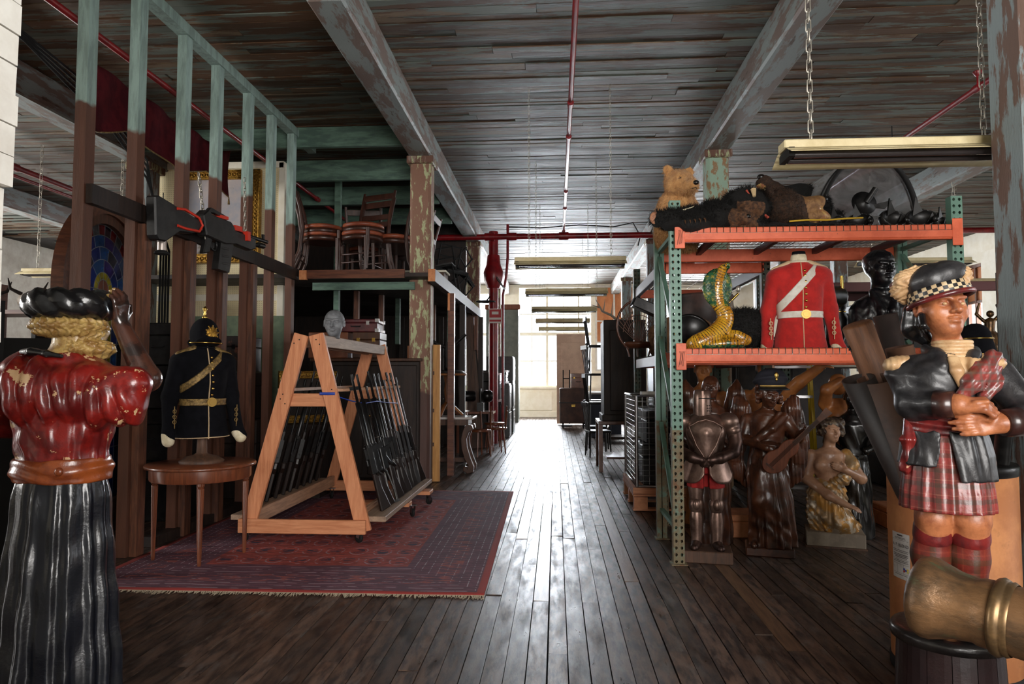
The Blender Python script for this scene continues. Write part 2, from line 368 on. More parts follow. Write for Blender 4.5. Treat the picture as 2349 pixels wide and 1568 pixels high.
# ---------------------------------------------------------------- materials of the place
m_floor = M('floor_wood', (96, 76, 64), .42, col2=(46, 38, 35), sc=6, st=(4, .9, 1), lo=.42, hi=.6, bump=.12, col3=(96, 90, 86), sc3=5, st3=(3, 1, 1), lo3=.55, hi3=.7, rnd=.42, pos=True, rvar=.16, spec=.45)
m_floor_new = M('floor_wood_new', (120, 92, 70), .38, col2=(96, 72, 56), sc=6, st=(6, .6, 1), bump=.15, pos=True)
m_sub = M('subfloor', (24, 20, 18), .8)
m_ceil = M('ceiling_boards', (86, 62, 44), .6, col2=(98, 104, 96), sc=1.9, st=(.55, 4.2, 1), lo=.495, hi=.525, det=10, bump=.35, bsc=5, col3=(112, 94, 74), sc3=1.5, st3=(.5, 3.4, 1), lo3=.56, hi3=.6, rnd=.42, pos=True, rvar=.1, spec=.3)
m_ceil_dark = M('ceiling_deck', (30, 26, 24), .9)
m_beam = M('beam_paint', (128, 136, 134), .6, col2=(112, 96, 88), sc=4, st=(2.2, .5, 2.2), lo=.48, hi=.53, det=9, bump=.6, col3=(82, 66, 56), sc3=5, st3=(2, .4, 2), lo3=.6, hi3=.64, pos=True)
m_col = M('column_paint', (104, 72, 58), .65, col2=(166, 172, 132), sc=5, st=(3, 3, .7), lo=.53, hi=.56, det=9, bump=.6, col3=(130, 108, 98), sc3=6, st3=(3, 3, .6), lo3=.57, hi3=.6, pos=True)
m_col_grey = M('column_grey_paint', (128, 140, 142), .6, col2=(104, 82, 72), sc=4, st=(3, 3, .6), lo=.5, hi=.54, det=9, bump=.7, pos=True)
m_col_green = M('column_green_paint', (150, 176, 156), .6, col2=(146, 112, 78), sc=6, st=(2, 2, .9), lo=.5, hi=.54, det=9, bump=.5, pos=True)
m_white = M('white_paint', (232, 230, 222), .75, col2=(206, 200, 190), sc=4, lo=.4, hi=.7, bump=.3, pos=True)
m_cream = M('cream_paint', (244, 238, 222), .7, col2=(236, 228, 208), sc=3, bump=.1, pos=True)
m_dark = M('dark_wood', (46, 32, 26), .6, col2=(30, 21, 18), sc=5, st=(4, 4, .6), bump=.2, pos=True)
m_brown = M('stud_brown', (112, 70, 50), .6, col2=(78, 48, 36), sc=5, st=(5, 5, .6), bump=.3, pos=True, rnd=.15)
m_green = M('green_board', (92, 120, 104), .6, col2=(66, 88, 78), sc=4, st=(.6, 3, 3), bump=.3, pos=True)
m_redpipe = M('red_pipe', (140, 22, 28), .32, col2=(110, 16, 24), sc=6)
m_black = M('black_paint', (18, 18, 19), .4, col2=(34, 33, 33), sc=14, bump=.1)
m_blackmat = M('black_matte', (14, 14, 15), .8)
m_steel = M('steel', (170, 170, 172), .28, metal=1)
m_chain = M('chain_steel', (190, 184, 172), .4, metal=.8)
m_lightcream = M('fixture_cream', (214, 200, 160), .5, col2=(186, 168, 122), sc=6, lo=.4, hi=.7, pos=True)
m_tubeoff = M('unlit_tube', (70, 64, 64), .25)
m_orangeboard = M('orange_board', (206, 138, 92), .7, col2=(190, 120, 76), sc=3)
m_glass = glass('window_glass', (250, 252, 255))
def two_tone(name, up, lo_, z):
    m = M(name, up, .6, col2=tuple(int(c * .84) for c in up), sc=5, st=(4, 4, .6), bump=.35, pos=True, det=8)
    N, L, b = nodes(m); src = b.inputs['Base Color'].links[0].from_socket
    g = N.new('ShaderNodeNewGeometry'); sp = N.new('ShaderNodeSeparateXYZ'); L.new(g.outputs['Position'], sp.inputs[0])
    n = N.new('ShaderNodeTexNoise'); n.inputs['Scale'].default_value = 7; L.new(g.outputs['Position'], n.inputs['Vector'])
    a = N.new('ShaderNodeMath'); a.operation = 'MULTIPLY_ADD'; a.inputs[1].default_value = .16; L.new(n.outputs[0], a.inputs[0]); L.new(sp.outputs['Z'], a.inputs[2])
    r = N.new('ShaderNodeMapRange'); r.inputs[1].default_value = z + .06; r.inputs[2].default_value = z + .1; L.new(a.outputs[0], r.inputs[0])
    w = N.new('ShaderNodeTexNoise'); w.inputs['Scale'].default_value = 5; w.inputs['Detail'].default_value = 6
    mp = N.new('ShaderNodeMapping'); mp.inputs['Scale'].default_value = (5, 5, .5); L.new(g.outputs['Position'], mp.inputs[0]); L.new(mp.outputs[0], w.inputs['Vector'])
    y = N.new('ShaderNodeMix'); y.data_type = 'RGBA'; y.inputs[6].default_value = lin(lo_); y.inputs[7].default_value = lin(tuple(c * .6 for c in lo_)); L.new(w.outputs[0], y.inputs[0])
    x = N.new('ShaderNodeMix'); x.data_type = 'RGBA'; L.new(r.outputs[0], x.inputs[0]); L.new(y.outputs[2], x.inputs[6]); L.new(src, x.inputs[7]); L.new(x.outputs[2], b.inputs['Base Color'])
    return m
m_stud = two_tone('stud_two_tone', (148, 172, 164), (112, 70, 52), 3.36)
m_col2 = two_tone('column_two_tone', (128, 92, 74), (104, 74, 66), 1.18)
# peeling yellow-green paint patches above the break
_N, _L, _b = nodes(m_col2); _mx = _b.inputs['Base Color'].links[0].from_node
_p = M('column_flakes', (124, 88, 70), col2=(170, 174, 132), sc=4, st=(3, 3, .8), lo=.5, hi=.53, det=9, pos=True)
for nd in list(_N):
    if nd.type == 'MAPPING' and abs(nd.inputs['Scale'].default_value[0] - 4) < .01: nd.inputs['Scale'].default_value = (3.6, 3.6, 1.0)
for nd in list(_N):
    if nd.type == 'MAP_RANGE' and abs(nd.inputs[1].default_value - .42) < .001: nd.inputs[1].default_value = .53; nd.inputs[2].default_value = .56
for nd in list(_N):
    if nd.type == 'MIX' and nd is not _mx and tuple(round(v, 3) for v in nd.inputs[7].default_value) == tuple(round(v, 3) for v in lin(tuple(int(c * .84) for c in (128, 92, 74)))): nd.inputs[7].default_value = lin((172, 176, 134))
# ---------------------------------------------------------------- setting
XL, XR, YB, YF, ZC = -13., 9.5, -3.2, 24., 4.65
floor = tag(MB().box(((XL + XR) / 2, (YB + YF) / 2, -.1), (XR - XL + .6, YF - YB + .6, .12)).build('floor', m_sub), kind='structure')
PITCH = .102; far = MB(); count = 0
for i in range(int((XR - XL) / PITCH)):
    x = XL + (i + .5) * PITCH; y = YB + rng.random() * 2
    while y < YF:
        L_ = rng.uniform(1.7, 3.6); y1 = min(y + L_, YF); ym = (y + y1) / 2
        near = (abs(x - .15) < 1.35 and 1.9 < y1 and y < 11.5) or (1.45 < x < 3.0 and y1 > 2.2 and y < 5.4) or (-3.6 < x < -1.1 and y1 > 2.4 and y < 4.6)
        c = (x, ym, -.012 + rng.uniform(-.0022, .0016)); sz = (PITCH - rng.choice((.003, .004, .005, .009)), y1 - y - rng.uniform(.002, .006), .024)
        if near and count < 300:
            count += 1; special = rng.random() < .05
            piece('plank', m_floor_new if special else m_floor, c, sz, floor, rot(rng.uniform(-.12, .12), rng.uniform(-1.1, 1.1), 0))
        else: far.box(c, sz)
        y = y1
tag(far.build('planking', m_floor, floor), kind='stuff')
ceiling = tag(MB().box(((XL + XR) / 2, (YB + YF) / 2, ZC + .1), (XR - XL + .6, YF - YB + .6, .12)).build('ceiling', m_ceil_dark), kind='structure')
far = MB(); y = YB; nb = 0
while y < YF:
    w = rng.choice((.085, .11, .13, .13, .15)); x = XL + rng.random() * 3
    while x < XR:
        L_ = rng.uniform(3, 5.5); x1 = min(x + L_, XR)
        c = ((x + x1) / 2, y + w / 2, ZC + .012 + rng.uniform(-.007, .004)); sz = (x1 - x - .004, w - rng.choice((.004, .006, .012)), .026)
        if 4 < y < 9.5 and x1 > -6.5 and x < 5.5: piece('board', m_ceil, c, sz, ceiling, rot(rng.uniform(-1.3, 1.3), rng.uniform(-.08, .08), 0)); nb += 1
        else: far.box(c, sz, rot(rng.uniform(-1.3, 1.3), 0, 0))
        x = x1
    y += w
tag(far.build('boarding', m_ceil, ceiling), kind='stuff')
def wall(name, axis, pos, lo, hi, holes, mat, th=.3, zt=ZC + .15):
    """wall along X (axis 0) or Y (axis 1) with rectangular openings (a, b, z0, z1)"""
    b = MB()
    def blk(a0, a1, z0, z1):
        if a1 - a0 < .001 or z1 - z0 < .001: return
        c, s_ = [(a0 + a1) / 2, pos, (z0 + z1) / 2], [a1 - a0, th, z1 - z0]
        if axis: c = [pos, c[0], c[2]]; s_ = [th, s_[0], s_[2]]
        b.box(c, s_)
    p = lo
    for a0, a1, z0, z1 in sorted(holes): blk(p, a0, -.1, zt); blk(a0, a1, -.1, z0); blk(a0, a1, z1, zt); p = a1
    blk(p, hi, -.1, zt); return tag(b.build(name, mat), kind='structure')
wn = [0]
def window(axis, pos, a0, a1, z0, z1, vs, hs, mat, board=(), fw=.07, gl=None):
    wn[0] += 1; t = thing('window_%d' % wn[0], None, None, kind='structure')
    def P(a, z): return (a, pos, z) if axis == 0 else (pos, a, z)
    def Z(w, d, h): return (w, d, h) if axis == 0 else (d, w, h)
    f = MB()
    for a in (a0 + fw / 2, a1 - fw / 2): f.box(P(a, (z0 + z1) / 2), Z(fw, .14, z1 - z0))
    for z in (z0 + fw / 2, z1 - fw / 2): f.box(P((a0 + a1) / 2, z), Z(a1 - a0 - 2 * fw, .14, fw))
    f.build('frame', mat, t)
    av = [a0 + fw] + [v for v, w in vs] + [a1 - fw]; hv = [z0 + fw] + [h for h, w in hs] + [z1 - fw]
    for v, w in vs: piece('mullion', mat, P(v, (z0 + z1) / 2), Z(w, .1, z1 - z0 - 2 * fw), t)
    for h, w in hs: piece('glazing_bar', mat, P((a0 + a1) / 2, h), Z(a1 - a0 - 2 * fw, .08, w), t)
    for i in range(len(av) - 1):
        for j in range(len(hv) - 1):
            c = P((av[i] + av[i + 1]) / 2, (hv[j] + hv[j + 1]) / 2); s_ = (av[i + 1] - av[i], hv[j + 1] - hv[j])
            if (i, j) in board: piece('board', m_orangeboard, c, Z(s_[0], .02, s_[1]), t)
            else: piece('pane', gl or m_glass, c, Z(s_[0], .006, s_[1]), t)
    return t
FH = [(-1.35, 1.3, 1.03, 4.6), (1.38, 2.75, 1.6, 4.6), (-4.3, -1.75, 1.03, 4.4), (3.3, 5.6, 1.03, 4.4)]
wall('wall_far', 0, YF + .15, XL - .3, XR + .3, FH, m_cream)
window(0, YF + .06, *FH[0], [(-.83, .03), (-.3, .09), (.28, .03), (.8, .05)], [(1.95, .04), (2.9, .12), (3.6, .04)], m_cream)
window(0, YF + .06, *FH[1], [(2.05, .06)], [(2.6, .06), (3.35, .05)], m_white, board=((0, 1), (1, 1), (0, 2), (1, 2)))
window(0, YF + .06, *FH[2], [(-3, .08)], [(2.9, .1)], m_cream)
window(0, YF + .06, *FH[3], [(4.4, .08)], [(2.9, .1)], m_cream)
wc = thing('trim_1', None, None, kind='structure')
for x0, x1 in ((-1.3, -.1), (0, .62), (.72, 1.3)):
    MB().box(((x0 + x1) / 2, YF - .02, .55), (x1 - x0 - .06, .04, .66)).build('panel', m_cream, wc, bevel=.02)
piece('sill', m_cream, (0, YF - .05, 1.02), (2.75, .16, .06), wc); piece('base', m_cream, (0, YF - .02, .1), (2.7, .05, .2), wc)
RH = [(y0, y0 + 1.25, 1.1, 3.95) for y0 in (1.6, 3.9, 6.1, 8.3, 10.6, 13.1, 15.3, 17.6, 19.9, 22.1)]
wall('wall_right', 1, XR + .15, YB, YF, RH, m_cream)
for h in RH: window(1, XR + .1, *h, [(h[0] + .42, .05), (h[0] + .83, .05)], [(2.2, .06), (3.1, .06)], m_brown, board=((0, 2), (1, 2), (2, 2)) if h[0] > 9 else ())
for i, y0 in enumerate((12.0, 14.35, 16.55, 18.85, 21.15)):
    tag(MB().box((XR - .12, y0 + .52, 2.05), (.3, .98, 4.1)).build('trim_%d' % (i + 2), m_cream), kind='structure')
LH = [(y0, y0 + 2.3, 1.2, 3.95) for y0 in (2.4, 7, 11.2, 19.6)]  # farthest opening is unseen, added to let light onto the far wall
wall('wall_left', 1, XL - .15, YB, YF, LH, m_white)
for h in LH: window(1, XL - .06, *h, [(h[0] + .8, .05), (h[0] + 1.5, .05)], [(2.2, .06), (3.1, .06)], m_cream)
BH = [(.3, 3.7, .95, 3.6)]
wall('wall_back', 0, YB + .0, XL - .3, XR + .3, BH, m_cream)
window(0, YB, *BH[0], [(1.4, .06), (2.5, .06)], [(2.2, .06)], m_cream)
# painted brick jamb of the opening the picture is taken through
wj = tag(MB().box((-2.18, 1.45, 2.3), (1.4, .3, 4.8)).build('wall_entry', m_white), kind='structure')
for i in range(58):
    z = .04 + i * .078
    for k in range(2):
        piece('brick', m_white, (-1.475 - k * .21 - (.0 if i % 2 else .05) + rng.uniform(-.006, .006) + (.02 if z > 1.85 else -.005), 1.45, z), (.2 if i % 2 else .3, .31 + rng.uniform(0, .006), .0755), wj, rot(rng.uniform(-.5, .5), rng.uniform(-1, 1), 0))
# girders and columns
def girder(name, x, y0, y1, mat=m_beam, w=.3):
    b = MB().box((x, (y0 + y1) / 2, ZC - .18), (w, y1 - y0, .36)); return tag(b.build(name, mat, bevel=.02), kind='structure')
GX = (-9.45, -5.61, -1.77, 2.08, 5.92)
for x in GX: girder('ceiling_beam', x, 5.0 if x == -1.77 else YB, YF)
CW = .28
def column(x, y, mat, w=CW, z1=ZC - .36):
    b = MB().box((x, y, z1 / 2), (w, w, z1)).build('column', mat, bevel=.035); tag(b, kind='structure')
    MB().box((0, 0, 0), (w + .07, w + .1, .1)).build('cap_plate', m_col, b, bevel=.01, loc=(x, y, z1 - .04)); return b
for y in (8.9, 14.6, 20.2):
    column(-1.77, y, m_col2 if y < 9 else m_col)
    column(2.08, y, m_col_green if y < 9 else m_col_grey)
    for x in (GX[0], GX[1], GX[4]): column(x, y, m_col_grey)
column(2.37, 3.46, m_col_grey, .3)
for x in (GX[1], GX[4]): column(x, 3.1, m_col_grey)
# stud partition on the left
part = thing('wall_partition', None, None, kind='structure')
PX = -3.37
for i, y in enumerate((4.62, 5.21, 5.9, 6.5, 7.17, 7.8, 8.42)):
    piece('stud', m_stud, (PX + rng.uniform(-.008, .008), y, 2.25), (.085, .1, 4.5), part)
    if i in (1, 2, 3, 4): piece('short_stud', m_brown, (PX + .075, y + .03, 1.31), (.06, .1, 2.62), part)
piece('top_plate', m_stud, (PX, 6.4, 4.55), (.11, 5.5, .1), part)
piece('rail', m_dark, (PX + .07, 6.53, 2.7), (.05, 3.9, .14), part); piece('sill_plate', m_dark, (PX + .02, 7.1, .04), (.1, 3.2, .08), part)
# loft with its posts
loft = thing('loft', None, None, kind='structure')
for k in range(13): piece('deck_board', m_dark, (-3.6, 8.68 + k * .42, 2.69), (4.0, .41, .05), loft)
m_fascia = M('fascia_wood', (112, 66, 44), .45, col2=(84, 46, 32), sc=5, st=(.6, 5, 5), bump=.15, pos=True)
piece('fascia', m_fascia, (-2.55, 8.46, 2.7), (1.3, .045, .11), loft); piece('ledger', m_green, (-2.5, 8.72, 2.58), (1.35, .04, .1), loft)
piece('edge_beam', m_dark, (-1.56, 11.1, 2.68), (.09, 5.2, .16), loft)
piece('cut_end', m_orangeboard, (-1.56, 8.48, 2.68), (.088, .02, .155), loft); piece('cut_end', m_orangeboard, (-3.2, 8.44, 2.69), (.09, .06, .12), loft)
piece('post', m_fascia, (-1.5, 9.75, 1.3), (.09, .1, 2.6), loft); piece('post', m_dark, (-1.55, 11.3, 1.3), (.09, .1, 2.6), loft); piece('cleat', m_orangeboard, (-1.53, 9.69, 2.48), (.03, .03, .26), loft)
for k in range(9): piece('hanging_post', m_brown if k % 3 else m_green, (-3.1 + k * .19 + rng.uniform(-.03, .03), 9.4 + k * .5, 2.3), (.07, .08, .75), loft)
for k in range(6): piece('back_stud', m_dark, (-3.5 + k * .4, 13.6, 1.3), (.09, .09, 2.6), loft)
tag(MB().box((-3.75, 14.3, 2.2), (3.7, .1, 4.9)).build('loft_rear_occluder', m_dark), kind='structure')  # dark occluder, added to keep the space behind the loft black
tag(MB().box((-5.62, 11.8, 2.2), (.1, 5., 4.9)).build('loft_side_occluder', m_dark), kind='structure')  # second added occluder, darkens the left side behind the loft
hd = thing('trim_8', None, None, kind='structure')
for y, z, h in ((8.55, 4.5, .26), (9.7, 4.42, .3), (11.1, 4.42, .3), (12.5, 4.4, .3)): piece('header', m_green, (-3.75, y, z), (3.65, .07, h), hd)
piece('loft_stud', m_green, (-3.4, 10.4, 3.6), (.09, .09, 1.8), hd)
# ---------------------------------------------------------------- sprinkler pipes
def pipe(label, pts, r, fits=(), hangers=(), drops=()):
    t = thing('sprinkler_pipe', label, 'pipe'); MB().tube(pts, r, 12).build('pipe', m_redpipe, t)
    for p, d in fits:
        p = Vector(p); d = Vector(d).normalized(); MB().tube([p - d * r * 1.6, p + d * r * 1.6], r * 1.35, 12).build('coupling', m_redpipe, t)
    for p in hangers: MB().tube([p, (p[0], p[1], ZC - .005)], .006, 6).build('hanger', m_blackmat, t)
    for p in drops: b = MB().tube([p, (p[0], p[1], p[2] + .14)], .012, 8); b.lathe([(.02, .1), (.045, .14), (.045, .15)], 12, p); b.build('sprinkler_head', m_redpipe, t)
    return t
Y1 = (0, 1, 0)
pipe('long red sprinkler pipe under the ceiling above the aisle', [(.17, 2.5, 4.4), (.17, 14.35, 4.4)], .026, [((.17, y, 4.38), Y1) for y in (7.35, 8.4, 10.9, 12, 13.9)], [(.17, y, 4.4) for y in (4.5, 7.4, 10.9)])
pipe('thick red main pipe crossing the aisle below the ceiling', [(-5.2, 13.95, 4.29), (2.6, 13.95, 4.29)], .062, [((.17, 13.95, 4.29), (1, 0, 0)), ((-1.36, 13.95, 4.29), (1, 0, 0)), ((-.9, 13.95, 4.29), (1, 0, 0))])
pipe('slanting red sprinkler pipe at upper right beyond the hanging light', [(4.36, 3.0, 4.38), (4.36, 14.2, 4.38)], .03, [((4.36, y, 4.38), Y1) for y in (5.6, 7.2, 9)], [(4.36, y, 4.4) for y in (5.6, 9)], [(4.36, 7.2, 4.4)])
pipe('red sprinkler pipe behind the upper wall studs', [(-3.95, 3.2, 4.35), (-3.95, 14.2, 4.35)], .03, [((-3.95, 11, 4.35), Y1)])
pipe('red sprinkler pipe near the far left ceiling', [(-7.6, 5, 4.35), (-7.6, 20, 4.35)], .04, [((-7.6, 9, 4.35), Y1)], (), [(-7.6, 12, 4.36)])
pipe('bright red pipe low across the far left bay', [(-12.6, 16.2, 4.05), (-7.4, 16.2, 4.05)], .06, [((-10, 16.2, 4.05), (1, 0, 0))], [(-11.5, 16.2, 4.05), (-8.5, 16.2, 4.05)])
pipe('red main pipe behind the right end of the orange rack', [(3.6, 14.35, 4.38), (9.4, 14.35, 4.38)], .06)
pipe('grey conduit under the far left ceiling', [(-8.2, 5, 4.45), (-8.2, 18, 4.45)], .025)['category'] = 'conduit'
for ch in bpy.data.objects[-1:]: pass
rp = thing('sprinkler_riser', 'big red standpipe riser with valve and red notice', 'pipe', (-1.3, 14.2, 0))
b = MB().tube([(0, 0, .02), (0, 0, 4.45)], .1, 16); b.lathe([(.13, 3.25), (.2, 3.42), (.21, 3.6), (.15, 3.75), (.13, 3.95)], 16); b.build('pipe', m_redpipe, rp)
MB().tube([(.2, -.02, .1), (.2, -.02, 3.1), (.27, -.02, 3.5), (.3, -.02, 3.9), (.3, -.02, 4.6)], .028, 10).build('bypass_pipe', m_redpipe, rp)
MB().torus((-.15, -.12, 2.96), .19, .014, 20, 6).tube([(-.34, -.12, 2.96), (.04, -.12, 2.96)], .01, 6).tube([(-.15, -.12, 2.96), (-.05, -.05, 3.1)], .015, 6).build('valve_wheel', m_blackmat, rp)
MB().tube([(.05, -.16, 3.5), (.2, -.22, 3.28), (.26, -.2, 3.2)], .022, 8).build('lever', m_steel, rp)
MB().box((0, 0, 0), (.27, .02, .3)).build('notice', M('notice_white', (220, 214, 206), .5), rp, loc=(.05, -.15, 2.66))
nb_ = MB().box((0, 0, .05), (.24, .01, .17)); nb_.box((0, 0, -.1), (.24, .01, .04)); nb_.build('notice_print', M('notice_red', (176, 30, 36), .5), rp, loc=(.05, -.158, 2.66))
MB().box((0, 0, .06), (.14, .008, .06)).build('notice_label', M('notice_white', (220, 214, 206)), rp, loc=(.05, -.164, 2.66))
# ---------------------------------------------------------------- hanging fluorescent lights
def link_chain(p0, p1, r=.0035, ll=.05):
    p0, p1 = Vector(p0), Vector(p1); n = max(1, int((p1 - p0).length / (ll * .8))); b = MB(); d = (p1 - p0) / n
    for i in range(n):
        c = p0 + d * (i + .5); R = frame(d) @ rot(0, 0, 90 * (i % 2)); h = ll * .36; w = ll * .2
        pts = [c + R @ Vector((math.cos(a) * w, 0, math.sin(a) * w + (h if math.sin(a) > 0.01 else -h))) for a in [PI * (k + .5) / 4 for k in range(8)]]
        b.tube(pts, r, 5, closed=True)
    return b
def hanging_light(x, y, z, label, L=1.22, pair=True, ll=.07):
    t = thing('hanging_light', label, 'light', (x, y, z), group='unlit fluorescent lights hung on chains')
    MB().box((0, 0, .03), (L, .11, .05)).build('housing', m_lightcream, t, bevel=.006)
    b = MB()
    for s_ in (-1, 1):
        pts = [(s_ * .055, .008), (s_ * .08, -.002), (s_ * .115, -.022), (s_ * .165, -.046)]
        for i in range(3): b.add([(-L / 2, *pts[i]), (L / 2, *pts[i]), (L / 2, *pts[i + 1]), (-L / 2, *pts[i + 1])], [(0, 1, 2, 3)], True)
    b.build('reflector', m_lightcream, t, solid=.003)
    for s_ in (-1, 1): MB().tube([(-L / 2 + .05, s_ * .05, -.03), (L / 2 - .05, s_ * .05, -.03)], .019, 10).build('tube', m_tubeoff, t)
    for s_ in (-1, 1): MB().box((s_ * (L / 2 - .03), 0, -.02), (.03, .16, .05)).build('lamp_holder', m_blackmat, t)
    for s_ in (-1, 1):
        xx = s_ * L * .37; link_chain((xx, 0, .055), (xx, 0, ZC - z), .0034 if ll > .06 else .0022, ll).build('chain', m_chain, t)
    return t
hanging_light(1.84, 3.75, 2.62, 'cream fluorescent light hanging nearest, above the orange rack')
for i, y in enumerate((7.5, 10.15, 12.8, 15.4, 18.0)):
    hanging_light(.16, y, 2.66, ('cream fluorescent light hanging first over the aisle', 'second fluorescent light in the row over the aisle', 'third fluorescent light in the row over the aisle', 'fourth fluorescent light in the row, against the bright window', 'farthest fluorescent light of the row over the aisle')[i], ll=.055)
hanging_light(-6.6, 9.0, 2.85, 'yellowish fluorescent light hanging behind the stained glass', 1.6, ll=.1)
hanging_light(5.3, 10.4, 3.1, 'white fluorescent light far behind the rack by the right windows', 1.6, ll=.1); hanging_light(7.2, 11.6, 2.95, 'grey fluorescent light beside the right post in the distance', 1.6, ll=.1)
# loose cables along the ceiling
cb = MB()
for k in range(4): cb.tube([(-4.4 + .03 * k, 4.4, 4.2), (-4.35, 5.2, 4.22 - .02 * k), (-4.3 + .02 * k, 6.2, 4.05 - .1 * k), (-4.15, 6.6, 3.6 - .06 * k), (-4.1 + .03 * k, 6.8, 2.7), (-4.1 + .03 * k, 6.8, .05)], .012, 5)
tag(cb.build('cable_bundle', m_blackmat), 'bundle of black cables drooping behind the wall studs', 'cable')
tag(MB().tube([(-1.0, 14.2, 4.55), (-.3, 14.1, 4.5), (.5, 14.1, 4.55), (1.2, 14.1, 4.5), (1.6, 14.1, 4.58), (1.75, 14.1, 4.3), (1.7, 14.1, 4.1)], .014, 5).build('ceiling_cable', m_blackmat), 'thin black cable running along the ceiling above the red main pipe', 'cable')
# ---------------------------------------------------------------- shared object materials
def wood(name, c, c2=None, rough=.5, st=(9, 9, .8), sc=4, **k): return M(name, c, rough, col2=c2 or tuple(int(x * .72) for x in c), sc=sc, st=st, lo=.35, hi=.68, bump=k.pop('bump', .12), dist=.6, **k)
m_pine = wood('new_pine', (216, 148, 104), (190, 118, 78), .5, (2, 2, 2), sc=7); m_pine_x = wood('new_pine_x', (216, 150, 108), (186, 116, 78), .5, (1.2, 14, 14), sc=3); m_pine_z = wood('new_pine_z', (214, 146, 104), (184, 112, 74), .5, (14, 14, 1.2), sc=3); m_pine_y = wood('new_pine_y', (196, 150, 118), (150, 112, 88), .55, (14, 1.2, 14), sc=3)
m_greywood = wood('grey_wood', (176, 148, 124), (130, 108, 92), .65, (12, 1, 12), sc=3)
m_mahog = wood('mahogany', (124, 68, 42), (84, 44, 28), .3, coat=.4); m_walnut = wood('walnut', (84, 54, 38), (50, 32, 24), .35, coat=.3); m_oldwood = wood('old_wood', (98, 68, 50), (58, 42, 34), .6)
m_darkchair = wood('chair_wood', (70, 38, 26), (44, 24, 18), .38, coat=.15); m_seat = M('seat_leather', (150, 78, 50), .45, col2=(124, 60, 40), sc=7)
m_gun = M('gun_black', (14, 14, 15), .34, col2=(26, 25, 25), sc=30, metal=.2); m_gunwood = wood('gun_stock', (34, 22, 18), (18, 12, 10), .4); m_gunmetal = M('gun_metal', (96, 94, 92), .25, metal=.9)
m_gold = M('gilt', (190, 146, 62), .35, metal=.75, col2=(110, 76, 30), sc=40, lo=.4, hi=.65, bump=.5); m_brass = M('brass', (196, 160, 84), .25, metal=1)
m_pegboard = M('pegboard', (244, 230, 190), .7, col2=(234, 218, 176), sc=3)
_N, _L, _b = nodes(m_pegboard); _src = _b.inputs['Base Color'].links[0].from_socket
_tc = _N.new('ShaderNodeTexCoord'); _vm = _N.new('ShaderNodeVectorMath'); _vm.operation = 'MULTIPLY'; _vm.inputs[1].default_value = (36, 0, 36); _L.new(_tc.outputs['Object'], _vm.inputs[0])
_fr = _N.new('ShaderNodeVectorMath'); _fr.operation = 'FRACTION'; _L.new(_vm.outputs[0], _fr.inputs[0]); _ds = _N.new('ShaderNodeVectorMath'); _ds.operation = 'DISTANCE'; _ds.inputs[1].default_value = (.5, 0, .5); _L.new(_fr.outputs[0], _ds.inputs[0])
_lt = _N.new('ShaderNodeMath'); _lt.operation = 'LESS_THAN'; _lt.inputs[1].default_value = .13; _L.new(_ds.outputs['Value'], _lt.inputs[0])
_mx = _N.new('ShaderNodeMix'); _mx.data_type = 'RGBA'; _L.new(_lt.outputs[0], _mx.inputs[0]); _L.new(_src, _mx.inputs[6]); _mx.inputs[7].default_value = lin((120, 104, 78)); _L.new(_mx.outputs[2], _b.inputs['Base Color'])
